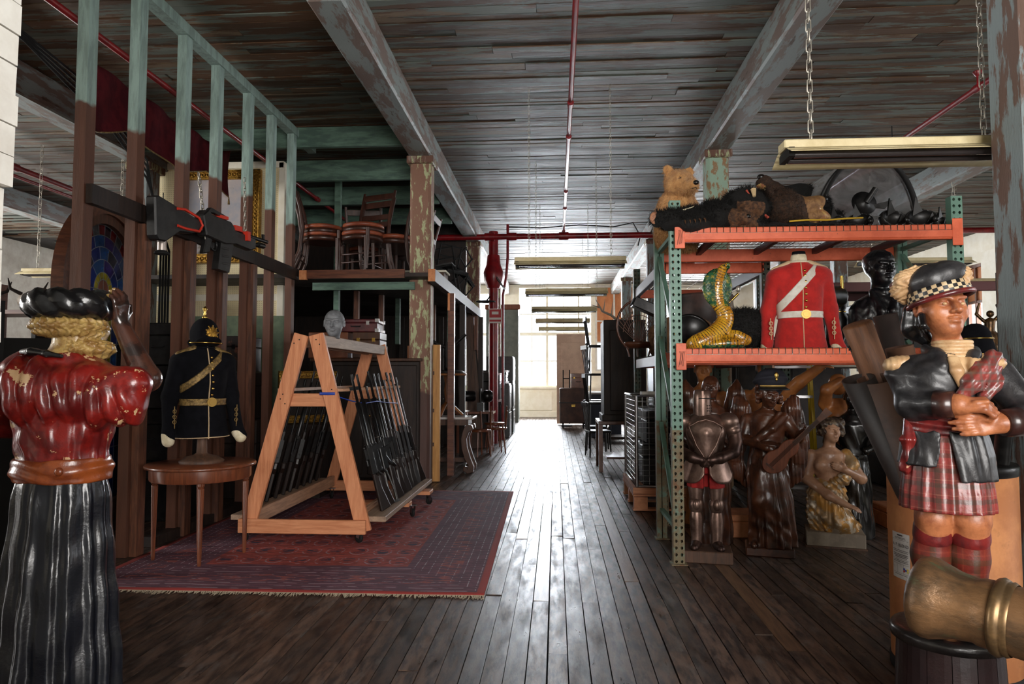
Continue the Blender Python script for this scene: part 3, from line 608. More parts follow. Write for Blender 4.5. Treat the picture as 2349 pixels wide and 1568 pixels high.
# ---------------------------------------------------------------- rug
def rug_material(hw, hl):
    m = M('rug_pattern', (166, 70, 60), .9, col2=(110, 40, 40), sc=9, st=(1, 6, 1), bump=.3, sheen=.0); N, L, b = nodes(m); base = b.inputs['Base Color'].links[0].from_socket
    tc = N.new('ShaderNodeTexCoord'); sp = N.new('ShaderNodeSeparateXYZ'); L.new(tc.outputs['Object'], sp.inputs[0])
    def ma(op, a, b_=None, c_=None):
        n = N.new('ShaderNodeMath'); n.operation = op
        for i, v in enumerate((a, b_, c_)):
            if v is None: continue
            if isinstance(v, (int, float)): n.inputs[i].default_value = v
            else: L.new(v, n.inputs[i])
        return n.outputs[0]
    def mx(f, a, c_):
        x = N.new('ShaderNodeMix'); x.data_type = 'RGBA'; L.new(f, x.inputs[0])
        for s_, v in ((x.inputs[6], a), (x.inputs[7], c_)):
            if isinstance(v, tuple): s_.default_value = lin(v)
            else: L.new(v, s_)
        return x.outputs[2]
    X, Y = sp.outputs[0], sp.outputs[1]
    d = ma('MINIMUM', ma('SUBTRACT', hw, ma('ABSOLUTE', X)), ma('SUBTRACT', hl, ma('ABSOLUTE', Y)))
    u = ma('SUBTRACT', ma('FRACT', ma('DIVIDE', X, .19)), .5); v = ma('SUBTRACT', ma('FRACT', ma('DIVIDE', Y, .27)), .5)
    r = ma('SQRT', ma('ADD', ma('MULTIPLY', u, u), ma('MULTIPLY', v, v)))
    ring = ma('COMPARE', r, .36, .03); core = ma('LESS_THAN', r, .24)
    nz = N.new('ShaderNodeTexNoise'); nz.inputs['Scale'].default_value = 26; nz.inputs['Detail'].default_value = 5; mp = N.new('ShaderNodeMapping'); mp.inputs['Scale'].default_value = (.35, 1.6, 1); L.new(tc.outputs['Object'], mp.inputs[0]); L.new(mp.outputs[0], nz.inputs['Vector'])
    worn = ma('GREATER_THAN', nz.outputs[0], .5); wornb = ma('GREATER_THAN', nz.outputs[0], .56)
    col = mx(ma('MULTIPLY', core, worn), base, (58, 34, 56)); col = mx(ma('MULTIPLY', ring, worn), col, (150, 120, 128))
    inb = ma('LESS_THAN', d, .62); bc = mx(worn, (84, 48, 64), (104, 60, 74))
    wl = ma('LESS_THAN', ma('FRACT', ma('DIVIDE', d, .062)), .1); bc = mx(ma('MULTIPLY', wl, worn), bc, (170, 156, 164)); bc = mx(ma('MULTIPLY', ma('COMPARE', d, .3, .08), wornb), bc, (140, 70, 66))
    col = mx(inb, col, bc); col = mx(ma('LESS_THAN', d, .05), col, (142, 48, 44)); L.new(col, b.inputs['Base Color']); return m
RW, RL = 2.76, 3.97
rug = thing('rug', 'large worn red oriental rug with purple border under the rifle rack', 'rug', (-1.87, 6.38, 0), .8)
b = MB(); nx, ny = 60, 80
vs = [((i / nx - .5) * RW, (j / ny - .5) * RL, .01 + .003 * math.sin(i * .45 + 2 * math.sin(j * .2)) * math.sin(j * .37)) for i in range(nx + 1) for j in range(ny + 1)]
b.add(vs, [(i * (ny + 1) + j, (i + 1) * (ny + 1) + j, (i + 1) * (ny + 1) + j + 1, i * (ny + 1) + j + 1) for i in range(nx) for j in range(ny)], True)
b.build('pile', rug_material(RW / 2, RL / 2), rug, solid=.008)
b = MB()
for i in range(420):
    x = (i / 419 - .5) * RW; L_ = rng.uniform(.03, .075) * (.6 + .5 * math.sin(i * .05) ** 2); dx = rng.uniform(-.02, .02); y = -RL / 2
    b.add([(x - .004, y, .008), (x + .004, y, .008), (x + dx + .002, y - L_, .004), (x + dx - .002, y - L_, .004)], [(0, 3, 2, 1)])
tag(b.build('fringe', M('fringe', (200, 186, 160), .9), rug), kind='stuff')
# ---------------------------------------------------------------- round side table
t = thing('side_table', 'round mahogany side table with fluted tapering legs on the rug', 'table', (-2.76, 5.2, .016))
MB().lathe([(.375, .69), (.4, .695), (.402, .708), (.395, .718), (.0, .718)], 48).build('table_top', m_mahog, t)
MB().lathe([(.36, .6), (.365, .61), (.365, .69)], 48).build('apron', m_mahog, t)
for x, y in ((.15, -.285), (.30, .12), (-.16, .28), (-.29, -.14)):
    b = MB()
    b.box((x, y, .645), (.055, .055, .09), rot(0, 0, math.degrees(math.atan2(y, x))))
    n = 24; pr = [(.011, 0), (.014, .02), (.022, .45), (.024, .56), (.018, .565), (.026, .58), (.026, .6)]; vs = []
    for r_, z in pr:
        for j in range(n): rr = r_ * (1 if j % 3 else .84); a = 2 * PI * j / n; vs.append((x + rr * math.cos(a), y + rr * math.sin(a), z))
    b.add(vs, [(i * n + j, i * n + (j + 1) % n, (i + 1) * n + (j + 1) % n, (i + 1) * n + j) for i in range(len(pr) - 1) for j in range(n)])
    b.build('leg', m_mahog, t)
# ---------------------------------------------------------------- uniform tunics
m_redcloth = M('red_cloth', (186, 26, 20), .85, col2=(166, 20, 16), sc=18, bump=.08, sheen=.2); m_blackcloth = M('black_cloth', (11, 11, 15), .95, col2=(16, 16, 21), sc=20, spec=.12); m_creamcloth = M('cream_cloth', (226, 214, 188), .8, col2=(206, 192, 160), sc=16)
m_whitestrap = M('white_strap', (226, 222, 212), .6, col2=(206, 198, 184), sc=9); m_goldbraid = M('gold_braid', (150, 122, 72), .5, metal=.4, col2=(96, 76, 44), sc=50, bump=.5); m_piping = M('piping', (206, 178, 140), .7)
def band(s, fns, n, d, hw, off, lo, hi, extra=None, k=.004):
    n = Vector(n).normalized()
    def fn(x, y, z):
        q = fns[0](x, y, z)
        for f in fns[1:]: q = np.minimum(q, f(x, y, z))
        q = np.maximum(q - off, abs(n.x * x + n.y * y + n.z * z - d) - hw)
        if extra is not None: q = np.maximum(q, extra(x, y, z))
        return q
    return s.op(fn, lo, hi, k, 1)
def tunic(name, label, loc, rz, mat, kind):
    t = thing(name, label, 'uniform', loc, rz)
    s = S(); prof = [(.0, .2, .135), (.12, .185, .13), (.27, .158, .115), (.42, .175, .13, 0, -.01), (.52, .19, .13), (.6, .185, .105), (.66, .13, .085), (.7, .07, .065)]
    s.skirt(prof, n=5, amp=.012, seed=3); tor = [s.ops[0][0]]
    for x in (-1, 1):
        s.ell((.15 * x, 0, .59), (.085, .085, .07), k=.05)
        s.chain([(.185 * x, .01, .58), (.235 * x, .035, .32), (.26 * x, -.03, .06)], [.066, .056, .047], k=.025)
    s.chain([(.26, -.03, .06), (.285, -.05, .0)], [.045, .043], k=.01); s.chain([(-.26, -.03, .06), (-.265, -.05, .0)], [.045, .043], k=.01)
    s.build('coat', mat, t, .008, disp=lambda x, y, z: wob(x, y, z, 22, .0022, 1))
    def extra_front(x, y, z): return y + .0
    box = ((-.25, -.25, -.02), (.25, .25, .75))
    q = S(); band(q, tor, (0, 0, 1), .715, .024, .006, (-.12, -.12, .66), (.12, .12, .76)); q.cap((0, .005, .69), (0, .005, .735), .066, .06, k=.003); q.cap((0, .005, .69), (0, .005, .78), .05, .05, k=.002, m=-1); q.build('collar', m_creamcloth if kind == 'red' else m_blackcloth, t, .006)
    q = S(); band(q, tor, (1, 0, .0), .0, .0035, .006, *box, extra=extra_front); q.build('piping', m_piping, t, .004)
    q = S(); band(q, tor, (0, 0, 1), .275, .026, .008, *box); q.build('belt', m_whitestrap if kind == 'red' else m_goldbraid, t, .006)
    if kind == 'red': n, d = (-.76, 0, .65), .16
    else: n, d = (.6, 0, -.8), -.37
    q = S(); band(q, tor, (.743, 0, -.669) if kind == 'red' else (.67, 0, -.743), -.345 if kind == 'red' else -.4, .03 if kind == 'red' else .024, .008, *box, extra=lambda x, y, z: np.maximum(np.maximum(y - .02, .29 - z), z - .69))
    q.build('cross_strap', m_whitestrap if kind == 'red' else m_goldbraid, t, .006)
    MB().lathe([(.0, -.012), (.03, -.012), (.036, -.004), (.036, .004)], 20, (.02, -.13, .275), rot(90, 0, 0)).lathe([(.022, .006), (.024, .0), (.0, -.0165)], 16, (.02, -.13, .275), rot(90, 0, 0)).build('buckle', M('aged_brass', (176, 142, 76), .45, metal=.8), t)
    for z in (.33, .38, .43, .48, .53, .58, .62):
        yy = -float(np.interp(z, [p[0] for p in prof], [p[2] for p in prof])) - (.01 if .36 < z < .48 else .0) - .003
        MB().ell((.022, yy, z), (.0105, .007, .0105), 10).build('button', m_brass, t)
    for x in (-1, 1):
        q = S(); q.chain([(.262 * x, -.035, .03), (.28 * x if x > 0 else -.266, -.055, -.012)], [.047, .044], k=.004); q.build('cuff', m_creamcloth, t, .006)
        q = S(); q.cap((.075 * x, -.01, .685), (.19 * x, -.005, .638), .03, .028, k=.004); q.build('shoulder_strap', m_piping if kind == 'red' else m_goldbraid, t, .006)
        b = MB()
        for j in range(3): b.torus((.262 * x - .03 * x, -.075, .13 + .04 * j), .014, .0035, 12, 5, rot(90, 0, 20))
        b.tube([(.235 * x, -.082, .25), (.232 * x, -.08, .08)], .0035, 5); b.build('sleeve_braid', m_piping if kind == 'red' else m_goldbraid, t)
    return t
tb = tunic('red_tunic', 'scarlet military tunic with white cross strap and belt on the middle shelf', (1.94, 5.55, 1.612), -8, m_redcloth, 'red')
MB().lathe([(.15, .0), (.16, .03)], 24, sy=.7).build('form_base', M('navy_cloth', (38, 40, 48), .8), tb); MB().lathe([(.045, .74), (.052, .77), (.048, .785), (.0, .79)], 20).build('form_neck', m_blackcloth, tb)
tm = tunic('black_tunic', 'black dress tunic with gold braid belt on a turned stand', (-2.76, 5.2, .93), 48, m_blackcloth, 'black')
MB().lathe([(.16, -.196), (.165, -.18), (.14, -.165), (.12, -.15), (.06, -.135), (.04, -.12), (.035, .02), (.03, .1)], 28).build('stand', m_oldwood, tm)
q = S(); band(q, [lambda x, y, z: np.maximum(np.sqrt((x / .2) ** 2 + (y / .135) ** 2) - 1, -z) * .135], (0, 0, 1), .004, .004, .005, (-.25, -.2, -.02), (.25, .2, .03)); q.build('hem_piping', m_piping, tm, .005)
# black spiked helmet resting on the black tunic
th = thing('spiked_helmet', 'black spiked dress helmet with gilt badge above the black tunic', 'helmet', (-2.76, 5.2, 1.668), 45)
s = S(); s.ell((0, 0, .06), (.105, .125, .135), k=.02); s.ell((0, -.09, .0), (.1, .08, .02), R=rot(-28, 0, 0), k=.02); s.ell((0, .1, -.01), (.095, .1, .02), R=rot(30, 0, 0), k=.02); s.box((0, 0, -.08), (.2, .2, .05), k=.01, m=-1); s.build('shell', m_blackcloth, th, .006)
MB().lathe([(.02, .19), (.024, .2), (.008, .215), (.013, .225), (.006, .24), (.018, .262), (.018, .27), (.0, .29)], 14).build('spike', m_brass, th)
b = MB(); b.ell((0, 0, 0), (.045, .012, .05), 12)
for k in range(9): a = k * .7; b.tube([(math.cos(a) * .02, -.008, math.sin(a) * .02), (math.cos(a) * .052, -.004, math.sin(a) * .058)], .006, 5)
b.build('badge', m_gold, th, loc=(0.02, -.115, .075), r=(-12, 0, 8)); MB().torus((0, -.02, -.005), .125, .005, 24, 6, rot(0, 0, 0), arc=(PI * 1.08, PI * 1.92)).build('peak_trim', m_brass, th)
# ---------------------------------------------------------------- rifle rack on castors
ra = thing('rifle_rack', 'new pine trestle rack on castors holding two rows of rifles', 'rack', (-.05, -.04, .014))
def board(name, a, b_, w, h, mat, up=(0, 0, 1)): return MB().bar(a, b_, w, h, up).build(name, mat, ra, bevel=.004)
YA, YB_ = 5.70, 7.80
for y in (YA, YB_):
    board('leg', (-2.545, y, .1), (-2.1, y, 1.745), .125, .04, m_pine_z, (0, 1, 0)); board('leg', (-1.545, y, .1), (-1.975, y, 1.745), .125, .04, m_pine_z, (0, 1, 0))
    yy = y + (.042 if y < 6.5 else -.042)
    board('cross_rail', (-2.27, yy, 1.19), (-1.83, yy, 1.19), .038, .11, m_pine_x); board('foot_rail', (-2.6, y - .0 if y > 6.5 else y - .042, .145), (-1.52, y - .0 if y > 6.5 else y - .042, .145), .038, .115, m_pine_x)
board('ridge_beam', (-1.955, YA + .03, 1.69), (-1.955, YB_ + .1, 1.69), .09, .1, m_greywood); board('ridge_beam', (-2.12, YA + .03, 1.69), (-2.12, YB_ + .1, 1.69), .04, .1, m_pine_y)
board('shelf', (-1.47, YA + .02, .2), (-1.47, YB_ + .05, .2), .2, .045, m_greywood, (0, 0, 1)); board('shelf', (-2.6, YA + .02, .2), (-2.6, YB_ + .05, .2), .2, .045, m_greywood)
board('side_rail', (-1.6, YA, .2), (-1.6, YB_, .2), .04, .12, m_pine_y, (0, 0, 1)); board('side_rail', (-2.5, YA, .2), (-2.5, YB_, .2), .04, .12, m_pine_y)
board('outrigger', (-1.95, 6.75, .14), (-1.38, 6.75, .14), .14, .04, m_pine_x); board('outrigger', (-1.75, 7.45, .14), (-1.3, 7.45, .14), .2, .04, m_pine_x)
for x in (-1.765, -2.28):
    poly = [];  n = 24; s_ = 1 if x > -2 else -1
    for i in range(n + 1): poly += [(i / n * 2.1 - 1.05, .05 * s_ if i % 2 else .022 * s_)]
    poly = poly + [(1.05, -.05 * s_), (-1.05, -.05 * s_)]
    MB().prism(poly if s_ < 0 else poly[::-1], .025, Matrix(((0, 1, 0), (1, 0, 0), (0, 0, 1)))).build('barrel_rest', m_pine_y, ra, loc=(x, 6.75, 1.275))
for x, y in ((-2.56, 5.72), (-1.58, 5.72), (-2.5, 7.75), (-1.36, 6.78), (-1.34, 7.45)):
    b = MB().box((0, 0, .122 if 0 else .12), (.07, .06, .008)); b.bar((-.018, 0, .12), (-.018, .02, .045), .004, .035, (0, 1, 0)).bar((.018, 0, .12), (.018, .02, .045), .004, .035, (0, 1, 0))
    c = b.build('caster', m_steel, ra, loc=(x, y, 0), r=(0, 0, rng.uniform(-60, 60))); MB().lathe([(.02, -.013), (.036, -.013), (.042, -.007), (.042, .007), (.036, .013), (.02, .013)], 18, (0, .02, .045), rot(0, 90, 0)).build('wheel', m_blackmat, c)
b = MB()
for y in (5.95,): pass
b.surf(lambda u, v: (-1.86 + .06 * math.cos(u * 2 * PI) * 1.35, 5.7 + .03 * math.sin(u * 2 * PI), 1.245 + .024 * (v - .5) + .35 * .06 * 0), 20, 1, closeu=True)
m_blue = M('blue_strap', (28, 62, 158), .5); b.build('strap_loop', m_blue, ra, solid=.003)
# screws
b = MB()
for x, z in ((-2.115, 1.70), (-2.16, 1.67), (-1.97, 1.70), (-1.94, 1.66), (-2.25, 1.24), (-2.27, 1.2), (-2.23, 1.16), (-1.83, 1.28), (-2.5, .16), (-1.58, .17)): b.lathe([(.006, 0), (.0, .002)], 8, (x, YA - .0215, z), rot(90, 0, 0))
tag(b.build('screws', m_blackmat, ra), kind='stuff')
tag(MB().tube([(-1.86, 5.66, 1.24), (-1.77, 5.85, 1.19), (-1.73, 6.1, 1.16), (-1.7, 6.4, 1.17), (-1.69, 6.8, 1.14), (-1.69, 7.2, 1.12)], .012, 6, sq=.4).build('strap', m_blue), 'dark blue webbing strap tied across the right row of rifles', 'strap')
def rifle(kind):
    """upright, butt at z=0, side view in the XZ plane, muzzle up"""
    t = thing('rifle', None, 'rifle'); R = rot(90, 0, 0)
    if kind == 0:
        MB().prism([(-.02, 0), (.082, .015), (.075, .06), (.032, .27), (.03, .34), (-.02, .36), (-.03, .3), (-.012, .25)], .036, R).build('stock', m_gunwood, t, bevel=.008)
        MB().prism([(-.025, .34), (.03, .34), (.028, .62), (-.022, .64)], .034, R).build('fore_end', m_gunwood, t, bevel=.008)
        b = MB().prism([(-.035, .36), (.0, .35), (.0, .55), (-.03, .56)], .04, R); b.tube([(-.05, 0, .4), (-.02, 0, .4)], .007, 6); b.build('receiver', m_gun, t)
        b = MB().tube([(-.01, 0, .5), (-.01, 0, 1.18)], [.013, .009], 8); b.tube([(-.01, 0, 1.12), (-.01, 0, 1.18)], .013, 8); b.build('barrel', m_gun, t); MB().box((-.028, 0, 1.1), (.03, .006, .02)).build('sight', m_gun, t)
        MB().torus((.045, 0, .36), .022, .003, 12, 5, R).build('trigger_guard', m_gun, t)
    elif kind == 1:
        MB().prism([(-.02, 0), (.085, .02), (.04, .2), (.034, .3), (-.02, .34)], .038, R).build('stock', m_gunwood, t, bevel=.008)
        b = MB().box((0, 0, .45), (.055, .045, .26)); b.tube([(.02, 0, .36), (.07, 0, .3)], .012, 8); b.box((-.035, .0, .5), (.03, .02, .1)); b.tube([(-.03, .02, .4), (-.03, .02, .56)], .012, 8); b.build('receiver', m_gun, t, bevel=.006)
        MB().tube([(0, 0, .55), (0, 0, .95), (0, 0, .951), (0, 0, 1.2)], [.026, .024, .013, .011], 10).build('barrel', m_gun, t); b = MB().box((-.03, 0, 1.08), (.04, .008, .03)); b.build('sight', m_gun, t)
        MB().prism([(.025, .5), (.09, .53), (.095, .57), (.025, .55)], .02, R).build('magazine', m_gun, t)
    else:
        b = MB().tube([(-.02, 0, 0), (-.02, 0, .34)], .01, 6); b.tube([(.05, 0, .02), (.05, 0, .1), (0, 0, .33)], .009, 6); b.box((.02, 0, .012), (.11, .03, .024)); b.build('stock', m_gunmetal, t)
        b = MB().box((0, 0, .42), (.065, .05, .2)); b.prism([(.02, .4), (.075, .34), (.085, .37), (.03, .46)], .03, R); b.build('receiver', m_gun, t, bevel=.005)
        MB().tube([(0, 0, .5), (0, 0, .8), (0, 0, .801), (0, 0, 1.1)], [.022, .02, .011, .011], 10).build('barrel', m_gun, t); MB().torus((0, 0, .62), .03, .006, 14, 6).build('barrel_band', m_gunmetal, t)
        MB().prism([(.03, .46), (.12, .5), (.125, .53), (.03, .51)], .02, R).build('magazine', m_gun, t)
    return t
prot = [rifle(k) for k in range(3)]
used = set()
ORD = ('nearest', 'second', 'third', 'fourth', 'fifth', 'sixth', 'seventh', 'eighth', 'ninth', 'farthest')
desc = {0: 'dark wooden-stocked rifle', 1: 'thick-barrelled black machine gun', 2: 'black gun with bare metal stock'}
for row, sx in (('right', 1), ('left', -1)):
    seq = (1, 1, 2, 1, 0, 0, 0, 0, 0, 0) if sx > 0 else (0, 2, 0, 0, 1, 0, 0, 0, 1, 0)
    for i in range(10):
        k = seq[i]; y = 5.92 + i * .185 + rng.uniform(-.02, .02); lean = math.atan2(.28, 1.12) * sx
        loc = (-1.495 if sx > 0 else -2.69, y - .04, .242); lab = '%s, %s in the %s row of the pine rack' % (desc[k], ORD[i], row)
        if k not in used: o = prot[k]; used.add(k); o['label'] = lab
        else: o = dup(prot[k], loc, 0, lab)
        o.location = loc; o.rotation_mode = 'XYZ'; o['group'] = 'rifles in the pine rack'
        o.rotation_euler = (Matrix.Rotation(-lean * 1.0, 3, 'Y') @ Matrix.Rotation(math.radians((62 if sx > 0 else 125) + rng.uniform(-12, 12)), 3, 'Z')).to_euler(); o.scale = (1, 1, 1.0 + rng.uniform(-.03, .06))
# ---------------------------------------------------------------- things on and behind the rack top
m_greyclay = M('grey_clay', (128, 130, 134), .55, col2=(106, 108, 112), sc=14, bump=.1)
tg = thing('head_model', 'grey modelled head standing on the near end of the rifle rack', 'head', (-1.985, 6.0, 1.742), 8)
s = S(); head(s, (0, 0, .135), .125); s.cap((0, .02, .0), (0, .01, .06), .05, .048, k=.03); s.box((0, 0, -.05), (.2, .2, .05), 0, k=.005, m=-1); s.build('head', m_greyclay, tg, .005)
def case(name, label, cat, loc, rz, sz, mat, trim=None, latch=m_brass, handle=True, group=None):
    t = thing(name, label, cat, loc, rz, group); w, d, h = sz; lid = h * .3
    MB().box((0, 0, (h - lid) / 2), (w, d, h - lid - .003)).build('body', mat, t, bevel=.008); MB().box((0, 0, h - lid / 2), (w * 1.005, d * 1.01, lid - .002)).build('lid', mat, t, bevel=.01)
    if trim:
        b = MB()
        for x in (-1, 1):
            for y in (-1, 1):
                for z in (0.02, h - .02): b.box((x * w / 2, y * d / 2, z), (.05, .05, .045))
        tag(b.build('corner_caps', trim, t), kind='stuff')
    for x in (-.28, .28): MB().box((x * w, -d / 2 - .006, h - lid), (.04, .012, .05)).build('latch', latch, t)
    if handle: MB().tube([(-.06, -d / 2 - .004, h * .45), (-.05, -d / 2 - .03, h * .42), (.05, -d / 2 - .03, h * .42), (.06, -d / 2 - .004, h * .45)], .008, 6).build('handle', m_blackmat, t)
    return t
m_maroon = M('maroon_leather', (92, 36, 40), .35, col2=(66, 26, 32), sc=9, coat=.3); m_box = M('brown_box', (116, 68, 44), .35, col2=(96, 54, 36), sc=5, coat=.4)
tc_ = thing('shelf_cabinet', 'dark storage cupboard behind the rifle rack under the loft', 'cabinet', (-2.45, 9.0, 0))
MB().box((0, 0, .85), (1.4, .6, 1.5)).build('body', m_dark, tc_, bevel=.01); MB().box((0, 0, 1.62), (1.46, .66, .04)).build('top', m_walnut, tc_, bevel=.006)
for x in (-.35, .35): MB().box((x, -.31, .85), (.64, .02, 1.4)).build('door', m_dark, tc_, bevel=.01)
for x in (-.06, .06): MB().ell((x, -.33, .9), .018, 8).build('knob', m_brass, tc_)
case('brown_case', 'plain brown wooden box behind the grey head', 'box', (-2.95, 8.86, 1.64), 0, (.52, .36, .34), m_box, handle=False)
case('suitcase', 'maroon suitcase lying on the boxes behind the rifle rack', 'suitcase', (-2.62, 8.95, 1.985), 4, (.56, .42, .17), m_maroon, m_steel, m_steel)
case('small_case', 'glass-fronted dark box standing under the maroon suitcase', 'box', (-2.45, 8.86, 1.64), 0, (.36, .36, .34), m_walnut, handle=False)
# ---------------------------------------------------------------- pegboard, painting, banner, hanging gun
pg = thing('pegboard_panel', 'tall cream pegboard display panel behind the wall studs', 'panel', (-4.78, 9.2, 0))
for x in (-.47, .47): MB().box((0, 0, 0), (.92, .02, 2.86)).build('board', m_pegboard, pg, loc=(x, 0, 2.9))
for x in (-.96, .98): MB().box((x, -.01, 2.9), (.09, .06, 2.98)).build('edge_post', m_pegboard if x < 0 else m_cream, pg, bevel=.004)
MB().box((0, -.015, 4.36), (2.0, .05, .09)).build('top_rail', m_cream, pg); MB().box((0, -.015, 2.5), (1.9, .03, .09)).build('mid_rail', m_cream, pg); MB().box((0, -.015, 1.45), (2.0, .05, .1)).build('bottom_rail', m_cream, pg)
for x in (-.9, .9): MB().box((x, .05, .7), (.07, .07, 1.42)).build('post', m_dark, pg)
m_sky = M('painted_sky', (150, 156, 172), .6, col2=(196, 180, 172), sc=2.2, lo=.35, hi=.65, det=6, col3=(118, 108, 96), sc3=1.6, lo3=.58, hi3=.66)
pf = thing('framed_painting', 'sky painting in an ornate gilt frame hung on the pegboard', 'painting', (-4.68, 9.12, 3.62))
MB().box((0, 0, 0), (.98, .02, 1.06)).build('canvas', m_sky, pf)
def ornate(sz, w, t, par, mat):
    W_, H_ = sz
    for ax, L_, off in ((0, W_, H_ / 2), (0, W_, -H_ / 2), (1, H_, W_ / 2), (1, H_, -W_ / 2)):
        b = MB(); n = int(L_ / .07); P = (lambda a, o, d: (a, d, o)) if ax == 0 else (lambda a, o, d: (o, d, a)); sg = 1 if off > 0 else -1; ln = L_ if ax == 0 else L_ - 2 * w
        b.box(P(0, off - sg * w * .5, -.01), (ln, .05, w) if ax == 0 else (w, .05, ln)); b.tube([P(-ln / 2, off - sg * w * .12, -.045), P(ln / 2, off - sg * w * .12, -.045)], w * .13, 6); b.tube([P(-ln / 2, off - sg * w * .9, -.04), P(ln / 2, off - sg * w * .9, -.04)], w * .09, 6)
        for i in range(n):
            a = (i + .5) / n * ln - ln / 2; b.torus(P(a, off - sg * w * .48, -.042), .022, .008, 8, 4, rot(90, 0, 0)); b.ell(P(a + .03, off - sg * w * .48, -.045), (.01, .008, .018), 6)
        b.build('frame', mat, par)
ornate((1.22, 1.3), .13, .06, pf, m_gold)
# maroon banner hanging behind the studs
m_banner = M('maroon_cloth', (84, 24, 30), .95, col2=(66, 18, 25), sc=5, spec=.1); 
a = [at(px, py, Y) for px, py, Y in ((212, 145, 5.6), (320, 215, 6.6), (400, 275, 7.4), (470, 318, 8.2), (528, 345, 9.0))]
l_ = [at(px, py, Y) for px, py, Y in ((212, 298, 5.6), (285, 300, 6.2), (400, 385, 7.4), (470, 392, 8.2), (525, 452, 9.0))]
def lerp(P, u): i = min(int(u * (len(P) - 1)), len(P) - 2); f = u * (len(P) - 1) - i; return P[i].lerp(P[i + 1], f)
bn = thing('banner', 'maroon cloth banner sagging behind the upper wall studs', 'banner', (0, 0, 0))
MB().surf(lambda u, v: lerp(a, u).lerp(lerp(l_, u), v) + Vector((.03 * math.sin(u * 22 + v * 3), 0, -.02 * math.sin(u * PI * 4) * v)), 60, 12).build('cloth', m_banner, bn, solid=.006)
MB().tube([lerp(l_, k / 40) + Vector((.03 * math.sin(k / 40 * 22 + 3), -.004, -.02 * math.sin(k / 40 * PI * 4))) for k in range(41)], .008, 5).build('gold_edging', m_goldbraid, bn); MB().tube([l_[-1], l_[-1] + Vector((0, 0, -.1))], [.006, .016], 6).build('tassel', m_goldbraid, bn)
# big black toy-like gun slung from chains
m_orangered = M('orange_red', (208, 52, 32), .45)
g0, g1 = at(345, 492, 5.15), at(612, 555, 6.9); gd = (g1 - g0); GL = gd.length
gr = thing('hanging_gun', 'oversized black model machine gun with orange-red trim slung on the studs', 'gun', g0); gr.rotation_euler = Matrix((gd.normalized(), Vector((0, 0, 1)).cross(gd).normalized(), gd.cross(Vector((0, 0, 1)).cross(gd)).normalized())).transposed().to_euler()
RX_ = rot(90, 0, 0)
MB().prism([(0, -.16), (0, .15), (.06, .16), (.5, .06), (.62, .05), (.62, -.05), (.45, -.09), (.3, -.1), (.12, -.2), (.03, -.2)], .09, RX_).build('stock', m_black, gr, bevel=.012)
b = MB()
for pts in ([(.26, .09), (.36, .1), (.55, .06), (.6, .0), (.55, -.06), (.36, -.06), (.26, -.05)],): b.tube([(x, -.05, z) for x, z in pts], .012, 6)
b.build('stock_trim', m_orangered, gr)
MB().prism([(.62, .1), (.7, .16), (.76, .12), (1.05, .1), (1.1, .06), (1.15, -.1), (.95, -.12), (.66, -.08)], .1, RX_).build('receiver', m_black, gr, bevel=.01)
MB().prism([(.72, .14), (.78, .19), (1.0, .15), (1.0, .12), (.82, .15)], .04, RX_).build('carry_handle', m_black, gr); MB().prism([(.7, -.08), (.78, -.08), (.74, -.22), (.64, -.24)], .05, RX_).build('grip', m_black, gr, bevel=.01); MB().torus((.83, 0, -.14), .05, .01, 14, 6, RX_).build('trigger_guard', m_black, gr)
b = MB().prism([(.9, -.1), (1.1, -.1), (1.02, -.38), (.84, -.36)], .07, RX_); 
for k in range(3): b.box((.96 + .0 * k, -.037, -.16 - .07 * k), (.1, .006, .02))
b.build('magazine', m_black, gr, bevel=.008)
MB().prism([(1.12, .04), (1.5, -.0), (1.5, -.1), (1.4, -.13), (1.12, -.1)], .07, RX_).build('fore_end', m_black, gr, bevel=.012); MB().box((1.32, -.02, -.0), (.05, .09, .09)).build('trim_block', m_orangered, gr); MB().box((1.2, 0, .06), (.12, .06, .05)).build('trim_block', m_orangered, gr); MB().box((.97, -.0, .13), (.12, .06, .03)).build('trim_block', m_orangered, gr)
MB().tube([(1.1, 0, .03), (GL, 0, .0)], .02, 10).build('barrel', m_gun, gr); MB().tube([(1.4, 0, -.06), (GL * .94, 0, -.05)], .014, 8).build('gas_tube', m_gun, gr); MB().tube([(GL * .9, 0, -.05), (GL * .96, 0, -.05)], .03, 8).build('muzzle', m_gun, gr); MB().box((GL * .96, 0, .04), (.03, .02, .06)).build('front_sight', m_gun, gr)
p = g0 + gd * .45; tag(link_chain(p + Vector((0, -.08, -.12)), p + Vector((-.1, -.05, .5)), .005, .07).build('sling_chain', m_chain), 'bright chain holding the middle of the hanging gun', 'chain')
p = g0 + gd * .8; tag(link_chain(p + Vector((0, -.06, -.08)), p + Vector((-.05, 0, .6)), .004, .06).build('sling_chain', m_chain), 'thin chain holding the muzzle end of the hanging gun', 'chain')
# steel pendant tube under the gun
pt = thing('pendant_tube', 'pale metal tube with dark flared end hanging below the gun stock', 'tube', at(371, 580, 5.35)); MB().tube([(0, 0, .01), (0, 0, .26)], .035, 14).build('tube', M('aluminium', (196, 184, 176), .35, metal=.6), pt); MB().lathe([(.06, -.01), (.058, .005), (.036, .02)], 16).build('flange', m_blackmat, pt); MB().tube([(0, 0, .26), (0, .0, .5)], .004, 5).build('cord', m_blackmat, pt)
